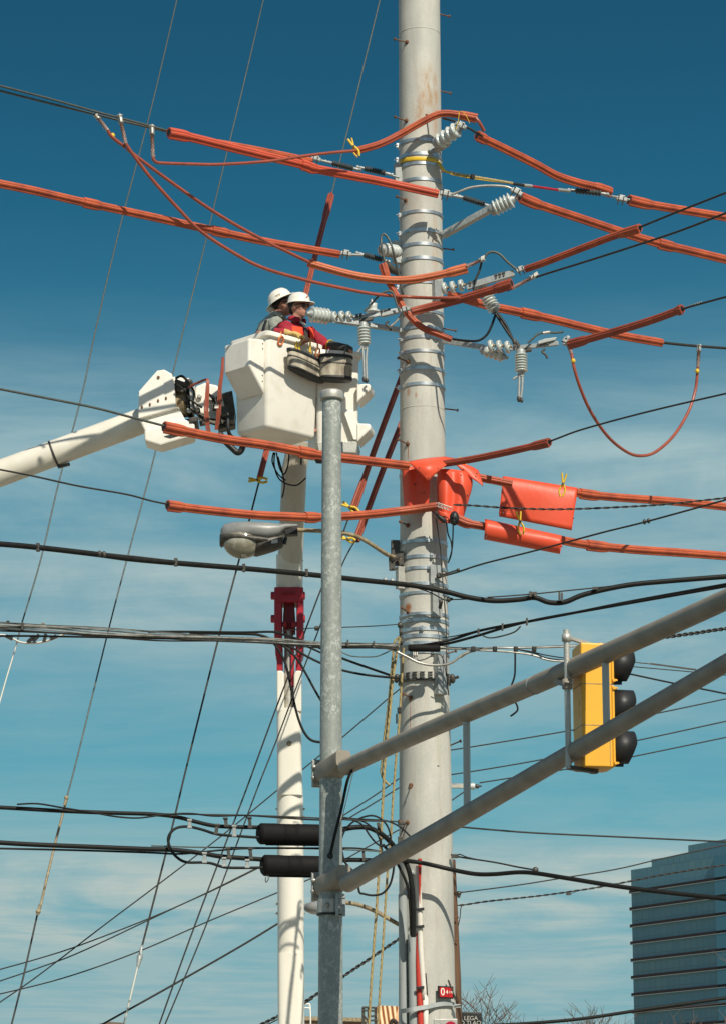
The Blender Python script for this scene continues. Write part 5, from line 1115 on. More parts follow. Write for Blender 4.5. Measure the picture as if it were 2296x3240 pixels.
# distant insulator beside strut
t=thing('pole_arm','pale far side arm with three white insulator rings right of the steel pole','side arm',P(1425,2482,36)); mb=MB(); mb.bar(P(1420,2486,36),P(1488,2488,36),.07,.055); mb.build('arm',M_aluw,t); mb=MB(); mb.lathe(P(1484,2488,36),(1,0,0),[(0,.035),(.01,.05),(.02,.035),(.035,.05),(.045,.035),(.06,.05),(.07,.03)],16); mb.build('insulator_rings',M_porc,t); mb=MB(); mb.ell(P(1508,2488,36),(.03,.03,.03)); mb.tube(P(1500,2488,36),P(1522,2487,36),.012); mb.build('end_clamp',M_dark,t)
# right side dark lines
twist('thick black twisted cable crossing behind the mast arm to the right edge',[(2080,2018,34),(2150,2010,34),(2300,1988,34)],12,M_wired,34,40)
wire('cable','black cable dropping right from the signal visors to the edge','cable',[(1980,2130,34),(2120,2160,34),(2300,2196,34)],6,M_cable,34)
wire('cable','grey cable with small knots above it, right of the visors','cable',[(1985,2092,34),(2030,2098,34),(2060,2101,34),(2200,2120,34),(2300,2128,34)],4,M_wire,34); mb=MB(); mb.bar(P(2055,2100,34),P(2200,2119,34),.018,.018); tag(mb.build('cable_wrap',M_dark),'thicker dark wrapped stretch of the grey cable right of the visors','cable wrap')
wire('cable','thin wire just below the grey cable right of the visors','wire',[(1985,2108,34.2),(2200,2127,34.2),(2300,2137,34.2)],3.5,M_wired,34)
wire('cable','thin black cable from the lower arm to the right edge above the office tower','cable',[(1440,2615,32.6),(1550,2625,32.8),(1700,2636,33),(2000,2650,33.4),(2300,2664,34)],6,M_wired,33)
wire('cable','thick black cable along the bottom right in front of the bare trees','cable',[(1500,3248,34),(1700,3236,34),(1850,3222,34),(2010,3198,34),(2150,3178,34),(2300,3157,34)],12,M_cable,34)
wire('cable','thin wire just below the thick bottom right cable','wire',[(2010,3206,34.2),(2150,3188,34.2),(2300,3172,34.2)],4,M_wired,34)
# ---------------- comms cables ----------------
c1=thing('comms_cable','thick black comms cable crossing the whole frame below the street lamp','cable',P(0,1722,29))
f_=lambda x: DL(x,-.55) if x<1330 else 31.45
sw('sheath',[P(x,y,f_(x)) for x,y in ((-30,1719),(100,1730),(300,1753),(420,1769),(600,1785),(800,1801),(1000,1820),(1150,1836),(1300,1852),(1400,1870),(1480,1890),(1560,1901),(1640,1897),(1690,1891),(1735,1906),(1785,1905),(1850,1880),(1980,1852),(2120,1838),(2300,1824))],8.5*mpp(P(900,1810,31)),M_cable,parent=c1,prof=circ(12))
sw('support_wire',[P(x,y,f_(x)) for x,y in ((-30,1710),(120,1728),(280,1744),(330,1750),(430,1760),(560,1775))],.006,M_wire,parent=c1); sw('support_wire',[P(x,y,f_(x)) for x,y in ((1540,1890),(1600,1886),(1690,1879),(1740,1874),(1880,1860),(2000,1848))],.008,M_wired,parent=c1)
mb=MB()
for x,y in ((121,1732),(557,1779),(772,1797),(970,1813)): mb.box(P(x,y,f_(x)),(.035,.07,.08))
for x,y in ((316,1752),(330,1754)): mb.ell(P(x,y,f_(x)-.03),(.025,.03,.035))
mb.ell(P(1683,1880,31.4),(.04,.03,.025)); mb.box(P(1676,1880,31.36),(.03,.03,.06)); mb.box(P(1692,1880,31.36),(.03,.03,.05)); mb.box(P(1768,1888,31.4),(.02,.05,.10)); mb.box(P(1776,1890,31.4),(.02,.05,.10)); mb.box(P(1880,1862,31.4),(.05,.04,.03))
mb.build_each('lashing_clamp',M_dark,c1)
wtie=wire('support_wire','thin wire tied to the pole just above the thick black comms cable','wire',[(1200,1842,31.6),(1240,1838,31.6),(1300,1855,31.5),(1360,1875,31.5),(1405,1898,31.5),(1430,1897,31.5),(1560,1893,31.45)],4.5,M_wire,31.5)
mb=MB(); mb.ell(P(1218,1836,31.4),(.03,.03,.035)); mb.ell(P(1240,1838,31.4),(.03,.03,.03)); mb.build_each('wire_grip',M_zinc,wtie)
mb=MB(); mb.lathe(P(1412,1897,31.5),(1,0,.1),[(0,.018),(.01,.034),(.03,.034),(.04,.02),(.07,.014)],12); mb.lathe(P(1388,1905,31.5),(1,-.2,.1),[(0,.018),(.01,.03),(.03,.03),(.04,.018)],12); mb.tube(P(1395,1900,31.5),P(1390,1925,31.55),.02); mb.build('eye_bolt',M_dark,wtie)
fr=lambda x: DR(x,-.5)
wpair=wire('cable','black cable pair rising right from the pole, upper one','cable',[(1330,2042,31.4),(1380,2034,31.3),(1440,2020),(1500,2000),(1560,1986),(1640,1972),(1800,1942),(2000,1902),(2300,1848)],9,M_cable,fr,'black cables rising right from the pole')
wire('cable','black cable pair rising right from the pole, lower one joining after a bend','cable',[(1355,2046,31.4),(1420,2035,31.3),(1500,2014),(1560,1996),(1600,1984),(1700,1960),(1900,1924),(2300,1854)],9,M_cable,fr,'black cables rising right from the pole')
wire('cable','thin black tie wire above the black cable pair right of the pole','wire',[(1398,2018,31.5),(1440,2012),(1500,1998),(1550,1988)],4,M_wired,fr)
wire('cable','grey cable looping briefly below the black cable pair','cable',[(1520,2008),(1545,2018),(1580,2014),(1625,2000),(1645,1982)],5,M_wire,fr)
mb=MB()
for x,y in ((1512,2000),(1588,1984),(1665,1967)): mb.box(P(x,y,fr(x)-.02),(.02,.06,.075),(1,0,.25))
mb.build_each('cable_tie',M_dark,wpair)
# silver bundle on the left
bd_=thing('cable_bundle','bundle of silver and black cables crossing from the left edge to the steel pole','cable bundle',P(0,1990,29))
fb=lambda x: DL(x,-.6) if x<1330 else 31.35
for i,(dy,m,px,w_) in enumerate(((-9,M_silver,4,0),(-4,M_silver,5,1),(1,M_silver,5,2),(6,M_silver,5,0),(11,M_wired,6,1),(-12,M_wire,3,2),(15,M_cable,5,0))):
    pts=[(-30,1978),(150,1988),(300,1998),(500,2010),(700,2020),(860,2028),(1010,2038),(1200,2042),(1262,2046)]
    q=[]
    for k_,(x,y) in enumerate(pts):
        s_=1 if x<700 else .62; q.append(P(x,y+dy*s_+2*math.sin(k_*2.1+i*1.3),fb(x)+.02*math.cos(k_*1.7+i*2)))
    sw('strand',q,px/2*mpp(q[4]),m,parent=bd_,prof=circ(6))
mb=MB()
for x,y in ((26,1969),(137,1976)): mb.box(P(x,y,29.3),(.03,.03,.03))
mb.build_each('amber_marker',M_tan,bd_)
mb=MB()
for x,y in ((72,1982),(1100,2036),(1182,2040)): mb.box(P(x,y,fb(x)-.04),(.02,.05,.075))
mb.build_each('bundle_clamp',M_dark,bd_)
# hammock shaped black/white slack storage bracket
hk=thing('slack_bracket','black and white curved slack bracket hanging under the cable bundle at the left edge','cable bracket',P(80,2010,29.2))
sw('curved_rail',[P(x,y,29.15) for x,y in ((-20,2010),(15,2010),(40,2020),(65,2032),(90,2035),(120,2034),(150,2028),(185,2015),(205,2006))],(.028,.010),M_white,parent=hk)
mb=MB()
for (x0,y0,x1,y1) in ((88,2033,110,2012),(105,2030,125,2008),(140,2030,146,2006),(20,2012,40,2022),(160,2022,180,2012)): mb.bar(P(x0,y0,29.1),P(x1,y1,29.1),.03,.035)
mb.build_each('black_webbing',M_blackp,hk)
wire('cable','black cable running just under the silver bundle at the left','cable',[(-30,2013),(60,2012),(200,2014),(350,2017),(480,2020),(700,2022)],7,M_cable,lambda x:DL(x,-.45))
wire('cable','black cable on top of the silver bundle near the knuckle joint','cable',[(470,1999),(600,1999),(760,2001),(850,1999),(880,2003),(940,2022),(1000,2045),(1080,2082),(1180,2118),(1262,2146)],8,M_cable,lambda x:DL(x,-.35) if x<1200 else 31.75)
G6='black cables drooping from the silver bundle past the crimson knuckle'
wire('cable','black cable drooping in the deepest loop in front of the white column','cable',[(600,2004),(780,2006),(830,2012),(858,2026),(885,2062),(905,2105),(922,2180),(935,2240),(950,2290),(968,2325),(990,2344),(1030,2350)],9,M_cable,31.2,G6)
wire('cable','black cable slanting from the bundle down behind the signal pole','cable',[(880,2035),(905,2050),(940,2085),(970,2135),(1000,2190),(1030,2240)],8,M_cable,31.25,G6)
wire('cable','black cable from the bundle sloping gently right, upper droop','cable',[(895,2038),(930,2052),(970,2076),(1020,2100),(1080,2120),(1160,2136),(1262,2146)],8,M_cable,31.3,G6)
wire('cable','short black cable dropping right from the bundle just left of the signal pole','cable',[(970,2045),(1000,2058),(1030,2072)],7,M_cable,31.3)
wire('cable','thin grey wire swooping between the signal pole and the steel pole under the bundle','wire',[(1070,2055),(1090,2068),(1120,2077),(1180,2078),(1210,2070),(1250,2050)],4,M_wire,31.3)
wire('thin_wire','thin wire running from the knuckle to a bolt on the pole above the bundle','wire',[(850,2000,33),(980,1988,32.5),(1080,1985,32),(1180,1981,31.6),(1262,1975,31.6)],3.5,M_wired,32)
mb=MB(); mb.ell(P(1000,1988,32.2),(.02,.02,.03)); mb.ell(P(1006,1988,32.2),(.02,.02,.03)); tag(mb.build('wire_tag',M_dark),'tiny dark clip on the thin wire between knuckle and signal pole','wire clip')
mb=MB(); a=P(1265,1978,31.6); mb.lathe(a-Vector((.03,0,0)),(1,0,0),[(0,.02),(.015,.036),(.04,.036),(.06,.02)],12); mb.tube(a,P(1270,2060,31.6),.016); mb.ell(P(1267,2000,31.58),(.02,.02,.03)); mb.ell(P(1269,2030,31.58),(.02,.02,.03)); tag(mb.build('chain_shackle',M_dark),'dark shackle and chain on the left side of the pole above the rope','shackle')
# white/silver cables right of the pole
wire('cable','pale cable sagging in a loop across the front of the steel pole','cable',[(1180,2048),(1230,2052),(1280,2075),(1320,2095),(1360,2104),(1400,2104),(1430,2095),(1465,2070),(1500,2058)],9,M_silver,31.25)
wpale=wire('cable','pale cable running right from the pole clamp toward the mounting tube, upper one','cable',[(1380,2052,31.4),(1500,2054,31.3),(1560,2050),(1640,2050),(1760,2047),(1830,2044),(1950,2040)],7,M_silver,lambda x:31.2)
wire('cable','pale cable running right from the pole, dipping toward the mounting tube','cable',[(1455,2080,31.3),(1490,2060,31.25),(1520,2058),(1600,2062),(1680,2072),(1720,2085),(1760,2092),(1830,2092)],7,M_silver,31.2)
wire('cable','thin dark messenger wire above the pale cables right of the pole','wire',[(1420,2048),(1500,2050),(1650,2048),(1850,2040)],3.5,M_wired,31.25)
wire('cable','thin black wires slanting from the pale cable to the mounting tube, upper one','wire',[(1630,2054),(1680,2062),(1720,2072),(1790,2083),(1830,2086)],4,M_cable,31.2)
wire('cable','thin black wires slanting from the pale cable to the mounting tube, lower one','wire',[(1640,2056),(1690,2068),(1730,2082),(1790,2090)],4,M_cable,31.2)
mb=MB()
for x in (1496,1564,1630,1688): mb.box(P(x,2054,31.1),(.05,.05,.06))
mb.build_each('black_clamp',M_blackp,wpale,bevel=.01)
wire('cable','black cable end dangling loose below the pale cables, passing behind the mast arm','cable',[(1628,2058),(1628,2100),(1626,2140),(1612,2180),(1606,2200),(1630,2225),(1636,2245),(1625,2258),(1613,2266)],6,M_cable,31.2)
mb=MB(); mb.lathe(P(1290,2050,31.3),(1,0,-.02),[(0,.03),(.02,.042),(.12,.042),(.35,.04),(.36,.025)],16); tag(mb.build('splice_sleeve',M_splice),'black splice sleeve across the front of the pole under the bands','splice sleeve')
wire('cable','thin wire curling below the white clip on the pole','wire',[(1318,2085,31.5),(1322,2090,31.45),(1345,2085,31.45),(1375,2070,31.45),(1395,2075,31.5),(1404,2100,31.6),(1412,2150,31.6)],3.5,M_wire,31.5)
wire('cable','thin wire running down the right side of the pole from the blanket','wire',[(1378,1640,31.5),(1392,1740,31.6),(1400,1850,31.6),(1410,1990,31.6),(1412,2130,31.6),(1418,2200,31.65)],3.5,M_wired,31.6)
wire('cable','thin wire loop hanging from the blanket corner to a bolt, outer strand','wire',[(1432,1655,31.5),(1431,1700,31.5),(1428,1740,31.6),(1417,1780,31.7)],4.5,M_wired,31.6)
wire('cable','thin wire loop hanging from the blanket corner to a bolt, inner strand','wire',[(1411,1652,31.5),(1416,1690,31.5),(1426,1715,31.5),(1427,1750,31.6),(1417,1780,31.7)],4.5,M_wired,31.6)
mb=MB(); a=P(1362,1615,31.45); b2=P(1410,1652,31.45); mb.sweep(crom([a,a.lerp(b2,.3),a.lerp(b2,.5),b2],3),[.006]*3+[.008,.02,.03,.03,.03,.03,.025][:7],circ(8)) if False else mb.sweep([a,a.lerp(b2,.35),a.lerp(b2,.5),a.lerp(b2,.9),b2],[.006,.007,.026,.028,.015],circ(8)); tag(mb.build('black_connector',M_blackp),'black connector body slanting under the lower hose at the pole','connector')
mb=MB(); a=P(1436,1640,31.4); mb.ell(a,(.055,.06,.085)); mb.ell(a+Vector((-.01,-.05,-.03)),(.03,.03,.05)); tag(mb.build('black_connector',M_blackp),'black knobbly connector at the mouth of the hose before the rolled blanket','connector')
mb=MB()
for i in range(5): 
    c_=P(1385+i*9,1598+i*3,31.38); pts=[c_+Vector((.035*math.cos(a),-.01,.022*math.sin(a))) for a in [j*math.pi/5 for j in range(11)]]; mb.sweep(pts,.005,circ(5))
tag(mb.build('wire_coil',M_silver),'messy coil of silver tie wire where the twisted wire meets the pole','wire coil')
# ---------------- splice cases and their cables ----------------
fs=lambda x:29.3+ (x/1300)*1.6
wire('comms_cable','upper thick comms cable at lower left leading to the upper splice case','cable',[(-30,2553),(60,2558),(200,2566),(350,2572),(480,2576),(560,2585),(620,2600),(680,2613),(760,2617),(830,2618)],13,M_cable,fs,n=12)
wire('comms_cable','slim cable twisting over the upper thick comms cable','cable',[(55,2545),(120,2543),(200,2556),(300,2572),(370,2584),(440,2588),(520,2578),(600,2574),(680,2582),(780,2580),(900,2588),(1010,2594),(1090,2590)],6,M_cable,lambda x:fs(x)-.06)
wire('comms_cable','lower thick comms cable at lower left leading to the lower splice case','cable',[(-30,2664),(100,2672),(300,2680),(450,2686),(560,2690),(640,2700),(700,2710),(780,2716),(840,2720)],15,M_cable,fs,n=12)
wire('comms_cable','slim black cable just below the lower thick comms cable','cable',[(-30,2684),(150,2688),(300,2692),(480,2698),(560,2702),(620,2698),(700,2690),(800,2684),(1010,2684),(1090,2684)],7,M_cable,lambda x:fs(x)+.02)
wire('support_wire','grey support strand above the upper splice case','wire',[(350,2575),(480,2575),(640,2577),(800,2580),(1000,2588),(1150,2597),(1245,2599),(1262,2602)],5,M_wired,lambda x:fs(x)+.03)
wire('support_wire','grey support strand above the lower splice case','wire',[(480,2676),(640,2681),(800,2682),(1010,2686),(1130,2690),(1225,2695)],5,M_wire,lambda x:fs(x)+.05)
wire('comms_cable','black cable looping round in a wide bend between the two splice cases','cable',[(835,2651),(760,2646),(690,2640),(640,2625),(600,2616),(565,2618),(543,2632),(533,2655),(540,2685),(560,2712),(590,2728),(640,2729),(670,2732),(710,2744),(760,2746),(840,2745)],9,M_cable,lambda x:fs(x)-.08,n=10)
def splice(label,x0,x1,yc,hh):
    A=P(x0,yc,fs(x0)-.05);Bp=P(x1,yc+4,fs(x1)-.05); r=hh*mpp(A); t=thing('splice_case',label,'splice case',A,'black cable splice cases')
    d=Bp-A; L=d.length
    tr=[(0,r*.78),(.02,r*.95),(.03,r)]+[(.03+i*.01,r*(1.0 if i%2 else .985)) for i in range(1,16)]+[(.24,r*.97),(.26,r*.97),(.27,r*.94),(.42,r*.94),(.43,r*.98),(L-.03,r*.98),(L-.01,r*.9),(L,r*.75)]
    mb=MB(); mb.lathe(A,d,tr,28); mb.build('case_body',M_splice,t)
    mb=MB(); mb.lathe(A+d.normalized()*.27,d,[(0,r*.955),(0.001,r*.965),(.15,r*.965),(.151,r*.955)],28); mb.build('middle_band',M_splice,t)
    mb=MB(); mb.box(A+d*.5+Vector((0,-.02,-r)),(L*.8,.02,.02),d)
    for k_ in(.1,.25,.4): mb.tube(A+d*k_+Vector((0,-r*.2,-r*1.0)),A+d*k_+Vector((0,-r*.2,-r*.9)),.01)
    mb.build('case_seam',M_splice,t)
splice('upper black cable splice case left of the signal pole',818,1050,2638,34)
splice('lower black cable splice case left of the signal pole',830,1050,2738,34)
def spacers(label,items):
    t=thing('cable_spacers',label,'cable spacers',P(items[0][0],items[0][1],fs(600)))
    for (x,y0,y1,tl) in items:
        mb=MB(); a=P(x,y0,fs(x)-.1); b2=P(x+tl,y1,fs(x)-.1); mb.bar(a,b2,.035,.04,Vector((0,1,0))); mb.box(a,(.05,.06,.02)); mb.box(b2,(.05,.06,.02)); mb.build('spacer',M_dark if tl else M_zinc,t,bevel=.003)
spacers('grey spacer clips between the cables of the upper splice case',[(601,2595,2618,0),(688,2610,2638,-4),(742,2614,2645,0),(714,2590,2612,3),(790,2588,2618,2)])
spacers('grey spacer clips between the cables of the lower splice case',[(648,2700,2728,0),(710,2716,2740,0),(783,2722,2744,0),(722,2684,2714,4),(792,2686,2716,3)])
sw('wire_loop',[P(x,y,30.2) for x,y in ((842,2775),(840,2785),(843,2792),(850,2780),(848,2773)) ],.005,M_dark,label='tiny wire loop hanging under the lower splice case',cat='wire loop')
# right of the signal pole
wire('comms_cable','thick black cable bending down from the upper splice case into the grey conduit','cable',[(1040,2634,31),(1085,2624,31.1),(1120,2618,31.15),(1160,2618,31.2),(1195,2632,31.25),(1225,2655,31.3),(1255,2690,31.4),(1285,2735,31.4),(1300,2790,31.42),(1306,2870,31.45),(1306,2965,31.5)],16,M_cable,31.3,n=12)
wire('comms_cable','second black cable curving down the pole left of the thick one','cable',[(1210,2672,31.35),(1245,2712,31.4),(1265,2750,31.4),(1285,2795,31.42),(1295,2850,31.45),(1300,2960,31.5)],9,M_cable,31.3)
wire('comms_cable','thick black cable from the lower splice case past the pole to the right edge','cable',[(1040,2738,31),(1085,2722,31.1),(1180,2722,31.2),(1260,2722,31.3),(1320,2728,31.45),(1370,2738,31.4),(1430,2752,31.4),(1500,2765,31.3),(1560,2766,31.2),(1640,2760,31),(1700,2764,30.8),(1800,2780,30.5),(2000,2811,30.2),(2300,2845,29.8)],14,M_cable,31.3,n=12)
wstr=wire('support_wire','strand from the pole down to the thick right cable','wire',[(1420,2702,31.9),(1455,2712,31.8),(1560,2728,31.4),(1640,2744,31.1),(1700,2754,30.9)],6,M_wired,31.5)
wire('support_wire','second strand forming a loop grip at the pole above the thick right cable','wire',[(1445,2712,31.8),(1452,2703,31.8),(1475,2712,31.7),(1510,2720,31.5)],4,M_wired,31.5)
mb=MB(); mb.ell(P(1692,2753,30.85),(.035,.035,.035)); mb.box(P(1438,2709,31.8),(.08,.05,.04)); mb.build_each('strand_clamp',M_dark,wstr)
def loop(label,pts,px=6,D=31.0): return wire('slack_cable',label,'cable',pts,px,M_cable,D,'slack cable loops beside the signal pole')
loop('top slack cable running from the signal pole to the steel pole',[(1060,2582),(1110,2590),(1180,2594),(1220,2597),(1250,2608),(1275,2625),(1300,2650)])
loop('round slack loop arching over between the two poles',[(1078,2690),(1078,2665),(1090,2630),(1115,2602),(1150,2585),(1180,2581),(1205,2592),(1225,2615),(1235,2650),(1228,2672),(1210,2678),(1190,2668),(1170,2645),(1150,2615),(1130,2600),(1085,2586)])
loop('slack cable curving down to the lower arm from the top loop',[(1110,2590),(1150,2600),(1180,2622),(1198,2650),(1208,2690),(1212,2700)])
loop('lowest slack loop hanging below the lower arm',[(1082,2694),(1090,2725),(1110,2750),(1128,2765),(1136,2820),(1150,2828),(1180,2833),(1210,2826),(1232,2800),(1242,2765),(1245,2740)],7)
wslack=loop('thin black cable along the lower support strand',[(1080,2683),(1130,2684),(1180,2690),(1220,2697)],6,31.1)
mb=MB(); mb.bar(P(1195,2603,31.1),P(1200,2632,31.1),.035,.03); mb.bar(P(1149,2690,31.1),P(1151,2725,31.1),.03,.03); mb.build_each('spacer_strap',M_dark,wslack)
mb=MB(); a=P(1266,2660,31.4); mb.box(a,(.06,.04,.09)); mb.tube(P(1282,2610,31.5),P(1268,2650,31.45),.02); mb.box(P(1270,2605,31.4),(.09,.06,.03)); tag(mb.build('dead_end_bracket',M_dark,bevel=.006),'dark bracket on the left side of the pole where the strands end','bracket')
mb=MB(); a=psurf(1303,2765,.09); mb.lathe(a,(0,-1,0),[(0,.04),(.03,.04),(.035,.03),(.05,.015)],14); tag(mb.build('pulley_bolt',M_zinc),'round bolt head on the pole beside the red tapering sleeve','bolt')
# ---------------- ropes ----------------
def rope(label,pts,px,D): 
    q=[P(x,y,D) for x,y in pts]; r=px/2*mpp(q[0]); pp=crom(q,10); mb=MB(); L=[0]
    for a,b in zip(pp,pp[1:]): L.append(L[-1]+(b-a).length)
    n=int(L[-1]/.035)+2; res=[]; i=0
    for k in range(n+1):
        s_=L[-1]*k/n
        while i<len(pp)-2 and L[i+1]<s_: i+=1
        res.append(pp[i].lerp(pp[i+1],(s_-L[i])/max(1e-9,L[i+1]-L[i])))
    for ph in (0,2.09,4.19): mb.sweep([p+Vector((math.cos(j*.9+ph)*r*.42,math.sin(j*.9+ph)*r*.42,0)) for j,p in enumerate(res)],r*.62,circ(5))
    tag(mb.build('rope',M_rope),label,'rope','tan handline ropes left of the pole')
rope('tan rope from the shackle behind the upper arm, left strand of the thick bundle',[(1262,2015),(1248,2030),(1244,2060),(1236,2150),(1226,2250),(1216,2330),(1208,2420),(1206,2445),(1216,2470),(1232,2484)],9,31.4)
rope('tan rope from the shackle, right strand of the thick bundle reaching the ground',[(1264,2018),(1254,2070),(1242,2150),(1232,2260),(1222,2360),(1214,2460),(1208,2580),(1200,2720),(1190,2880),(1178,3050),(1166,3250)],9,31.35)
rope('tan rope hugging the left side of the pole down behind both arms',[(1276,2050),(1272,2120),(1267,2200),(1262,2280),(1252,2400),(1243,2520),(1236,2640),(1222,2800),(1212,2960),(1203,3100),(1195,3250)],8,31.5)
mb=MB(); mb.bar(P(1262,2238,31.4),P(1262,2258,31.4),.045,.04); mb.bar(P(1254,2258,31.4),P(1254,2290,31.4),.02,.02); tag(mb.build('rope_snap',M_blackp,bevel=.008),'black snap hook on the rope hugging the pole','snap hook')
# ---------------- people ----------------
def capsule(mb,a,b,ra,rb,n=14,sx=1.0):
    a=Vector(a);b=Vector(b); d=(b-a); L=d.length
    mb.sweep([a+d*(-.5*ra/max(L,1e-6))*1.0,a+d*(-.2*ra/max(L,1e-6)),a,b,b+d*(.2*rb/L),b+d*(.5*rb/L)],[ra*.5,ra*.86,ra,rb,rb*.86,rb*.5],circ(n))
def remesh(o,v,sm=4):
    m=o.modifiers.new('r','REMESH'); m.mode='VOXEL'; m.voxel_size=v; m.use_smooth_shade=True
    if sm: s=o.modifiers.new('s','SMOOTH'); s.iterations=sm; s.factor=.5
def frame(yaw,pitch=0):
    f=Vector((math.cos(yaw)*math.cos(pitch),math.sin(yaw)*math.cos(pitch),math.sin(pitch))); s=Vector((-math.sin(yaw),math.cos(yaw),0)); u=f.cross(s); return f,s,u   # forward, left, up
def person(label,hc,yaw,hyaw,hpitch,top,handR,handL,kind):
    """hc head centre; yaw of body; hyaw of head"""
    f,s,u0=frame(yaw); up=Vector((0,0,1)); hf,hs,hu=frame(hyaw,hpitch)
    ln=.11 if kind=='grey' else .0
    neck=hc-up*.135-hf*.015-f*ln*.35; chest=hc-up*.36-f*(.03+ln*1.25); sh=hc-up*.235-f*(.03+ln*.9); hip=hc-up*.80-f*(.02+ln*1.8); floor=hip.z-.60
    root=thing('person',label,'person',Vector((hip.x,hip.y,floor)))
    mb=MB()
    # head
    mb.ell(hc+hu*.02-hf*.008,(.098,.078,.108),hf,hs,hu,24,16); mb.ell(hc-hu*.055+hf*.022,(.072,.058,.072),hf,hs,hu,20,14)
    mb.ell(hc-hu*.098+hf*.058,(.026,.028,.022),hf,hs,hu); mb.ell(hc-hu*.018+hf*.098,(.020,.014,.020),hf,hs,hu); mb.ell(hc-hu*.002+hf*.088,(.014,.010,.026),hf,hs,hu)
    mb.ell(hc-hu*.055+hf*.082,(.012,.026,.007),hf,hs,hu); mb.ell(hc-hu*.068+hf*.080,(.011,.022,.007),hf,hs,hu); mb.ell(hc+hu*.028+hf*.082,(.012,.05,.012),hf,hs,hu)
    for q in(-1,1): mb.ell(hc-hu*.012+hs*q*.078-hf*.008,(.018,.010,.032),hf,hs,hu); mb.ell(hc-hu*.028+hf*.055+hs*q*.042,(.022,.020,.022),hf,hs,hu)
    capsule(mb,neck+up*.05,sh+up*.02,.056,.066)
    capsule(mb,chest,hip,.15,.14)
    sj=[sh+s*.175*q for q in(1,-1)]; 
    hands=(handL,handR); 
    for q,(S0,hd_) in enumerate(zip(sj,hands)):
        el=(S0+hd_)/2+up*(-.14 if kind=='grey' or q else -.05)+ (s if q==0 else -s)*.03-f*.03
        capsule(mb,S0,el,.052,.042); capsule(mb,el,hd_,.042,.028)
        # hand: palm + fingers + thumb
        dd=(hd_-el).normalized(); side=dd.cross(up).normalized(); nn=side.cross(dd)
        mb.ell(hd_+dd*.045,(.05,.042,.017),dd,side,nn)
        for k_ in range(4):
            b0=hd_+dd*.085+side*(-.030+.020*k_); l=(.032,.036,.034,.028)[k_]; c1=b0+dd*l-nn*.010; c2=c1+dd*.014-nn*.028; mb.sweep([b0-dd*.02,b0,c1,c2],[.0095,.0095,.009,.007],circ(8))
        tb=hd_+dd*.03+side*.042*(1 if q else -1); mb.sweep([tb-dd*.01-side*.01*(1 if q else -1),tb+dd*.025+side*.012*(1 if q else -1),tb+dd*.05-nn*.015],[.012,.011,.008],circ(8))
    for q in(-1,1):
        hp=hip+s*.09*q; kn=Vector((hp.x,hp.y,floor+.36))+f*.13; an=Vector((hp.x,hp.y,floor+.09)); capsule(mb,hp,kn,.085,.058); capsule(mb,kn,an,.056,.04); mb.ell(an+f*.07-up*.05,(.13,.045,.04),f,s,up)
    o=mb.build('body',M_skin,root); remesh(o,.009,3)
    # trousers
    mb=MB()
    for q in(-1,1):
        hp=hip+s*.09*q; kn=Vector((hp.x,hp.y,floor+.36))+f*.13; an=Vector((hp.x,hp.y,floor+.12)); capsule(mb,hp,kn,.10,.075); capsule(mb,kn,an,.073,.06)
    mb.ell(hip,(.14,.18,.12),f,s,up); o=mb.build('trousers',M_jean,root); remesh(o,.015,4)
    # shirt / coat
    fat=1.0 if kind=='grey' else 1.12
    mb=MB(); mb.ell(chest+up*.02,(.125*fat,.195*fat,.17),f,s,up,22,14); mb.ell(chest-up*.18,(.13*fat,.17*fat,.22),f,s,up,22,14); mb.ell(sh-up*.02,(.09*fat,.205,.065*fat),f,s,up,20,12)
    capsule(mb,sh+up*.01,neck-up*(.01 if kind=='grey' else .045),.10,.072)
    for q,(S0,hd_) in enumerate(zip(sj,hands)):
        el=(S0+hd_)/2+up*(-.14 if kind=='grey' or q else -.05)+(s if q==0 else -s)*.03-f*.03; capsule(mb,S0+up*-.01,el,.080*fat,.062*fat); capsule(mb,el,el.lerp(hd_,.62),.062*fat,.052*fat)
    o=mb.build('shirt' if kind=='grey' else 'coat',M_grys if kind=='grey' else M_reds,root); remesh(o,.012,3)
    tx=bpy.data.textures.new('folds','CLOUDS'); tx.noise_scale=.09; dm=o.modifiers.new('d','DISPLACE'); dm.texture=tx; dm.strength=.035; dm.mid_level=.5; dm.texture_coords='LOCAL'
    # collar
    mb=MB(); c=neck-up*.015; pts=[c+f*math.cos(a)*.085+s*math.sin(a)*.085+up*(.015-.03*math.cos(a)) for a in [R(25+310*i/14) for i in range(15)]]; mb.sweep(pts,(.012,.030),circ(8),ref=Vector((0,0,1))); mb.build('collar',M_grys if kind=='grey' else M_reds,root)
    # hair
    mb=MB(); mb.ell(hc+hu*.03-hf*.026,(.092,.081,.092),hf,hs,hu,20,14); mb.ell(hc-hu*.04-hf*.062,(.04,.060,.045),hf,hs,hu); mb.build('hair',M_hair,root)
    # sunglasses
    mb=MB()
    for q in(-1,1): mb.ell(hc+hu*.004+hf*.088+hs*q*.034,(.016,.036,.024),hf,hs,hu,14,10); mb.sweep([hc+hu*.010+hf*.08+hs*q*.062,hc+hu*.006+hf*.0+hs*q*.086],.006,circ(6))
    mb.tube(hc+hu*.008+hf*.098-hs*.03,hc+hu*.008+hf*.098+hs*.03,.005); mb.build('sunglasses',M_lens,root)
    return root,hc,hf,hs,hu,f,s,sh,chest,neck,sj,hands
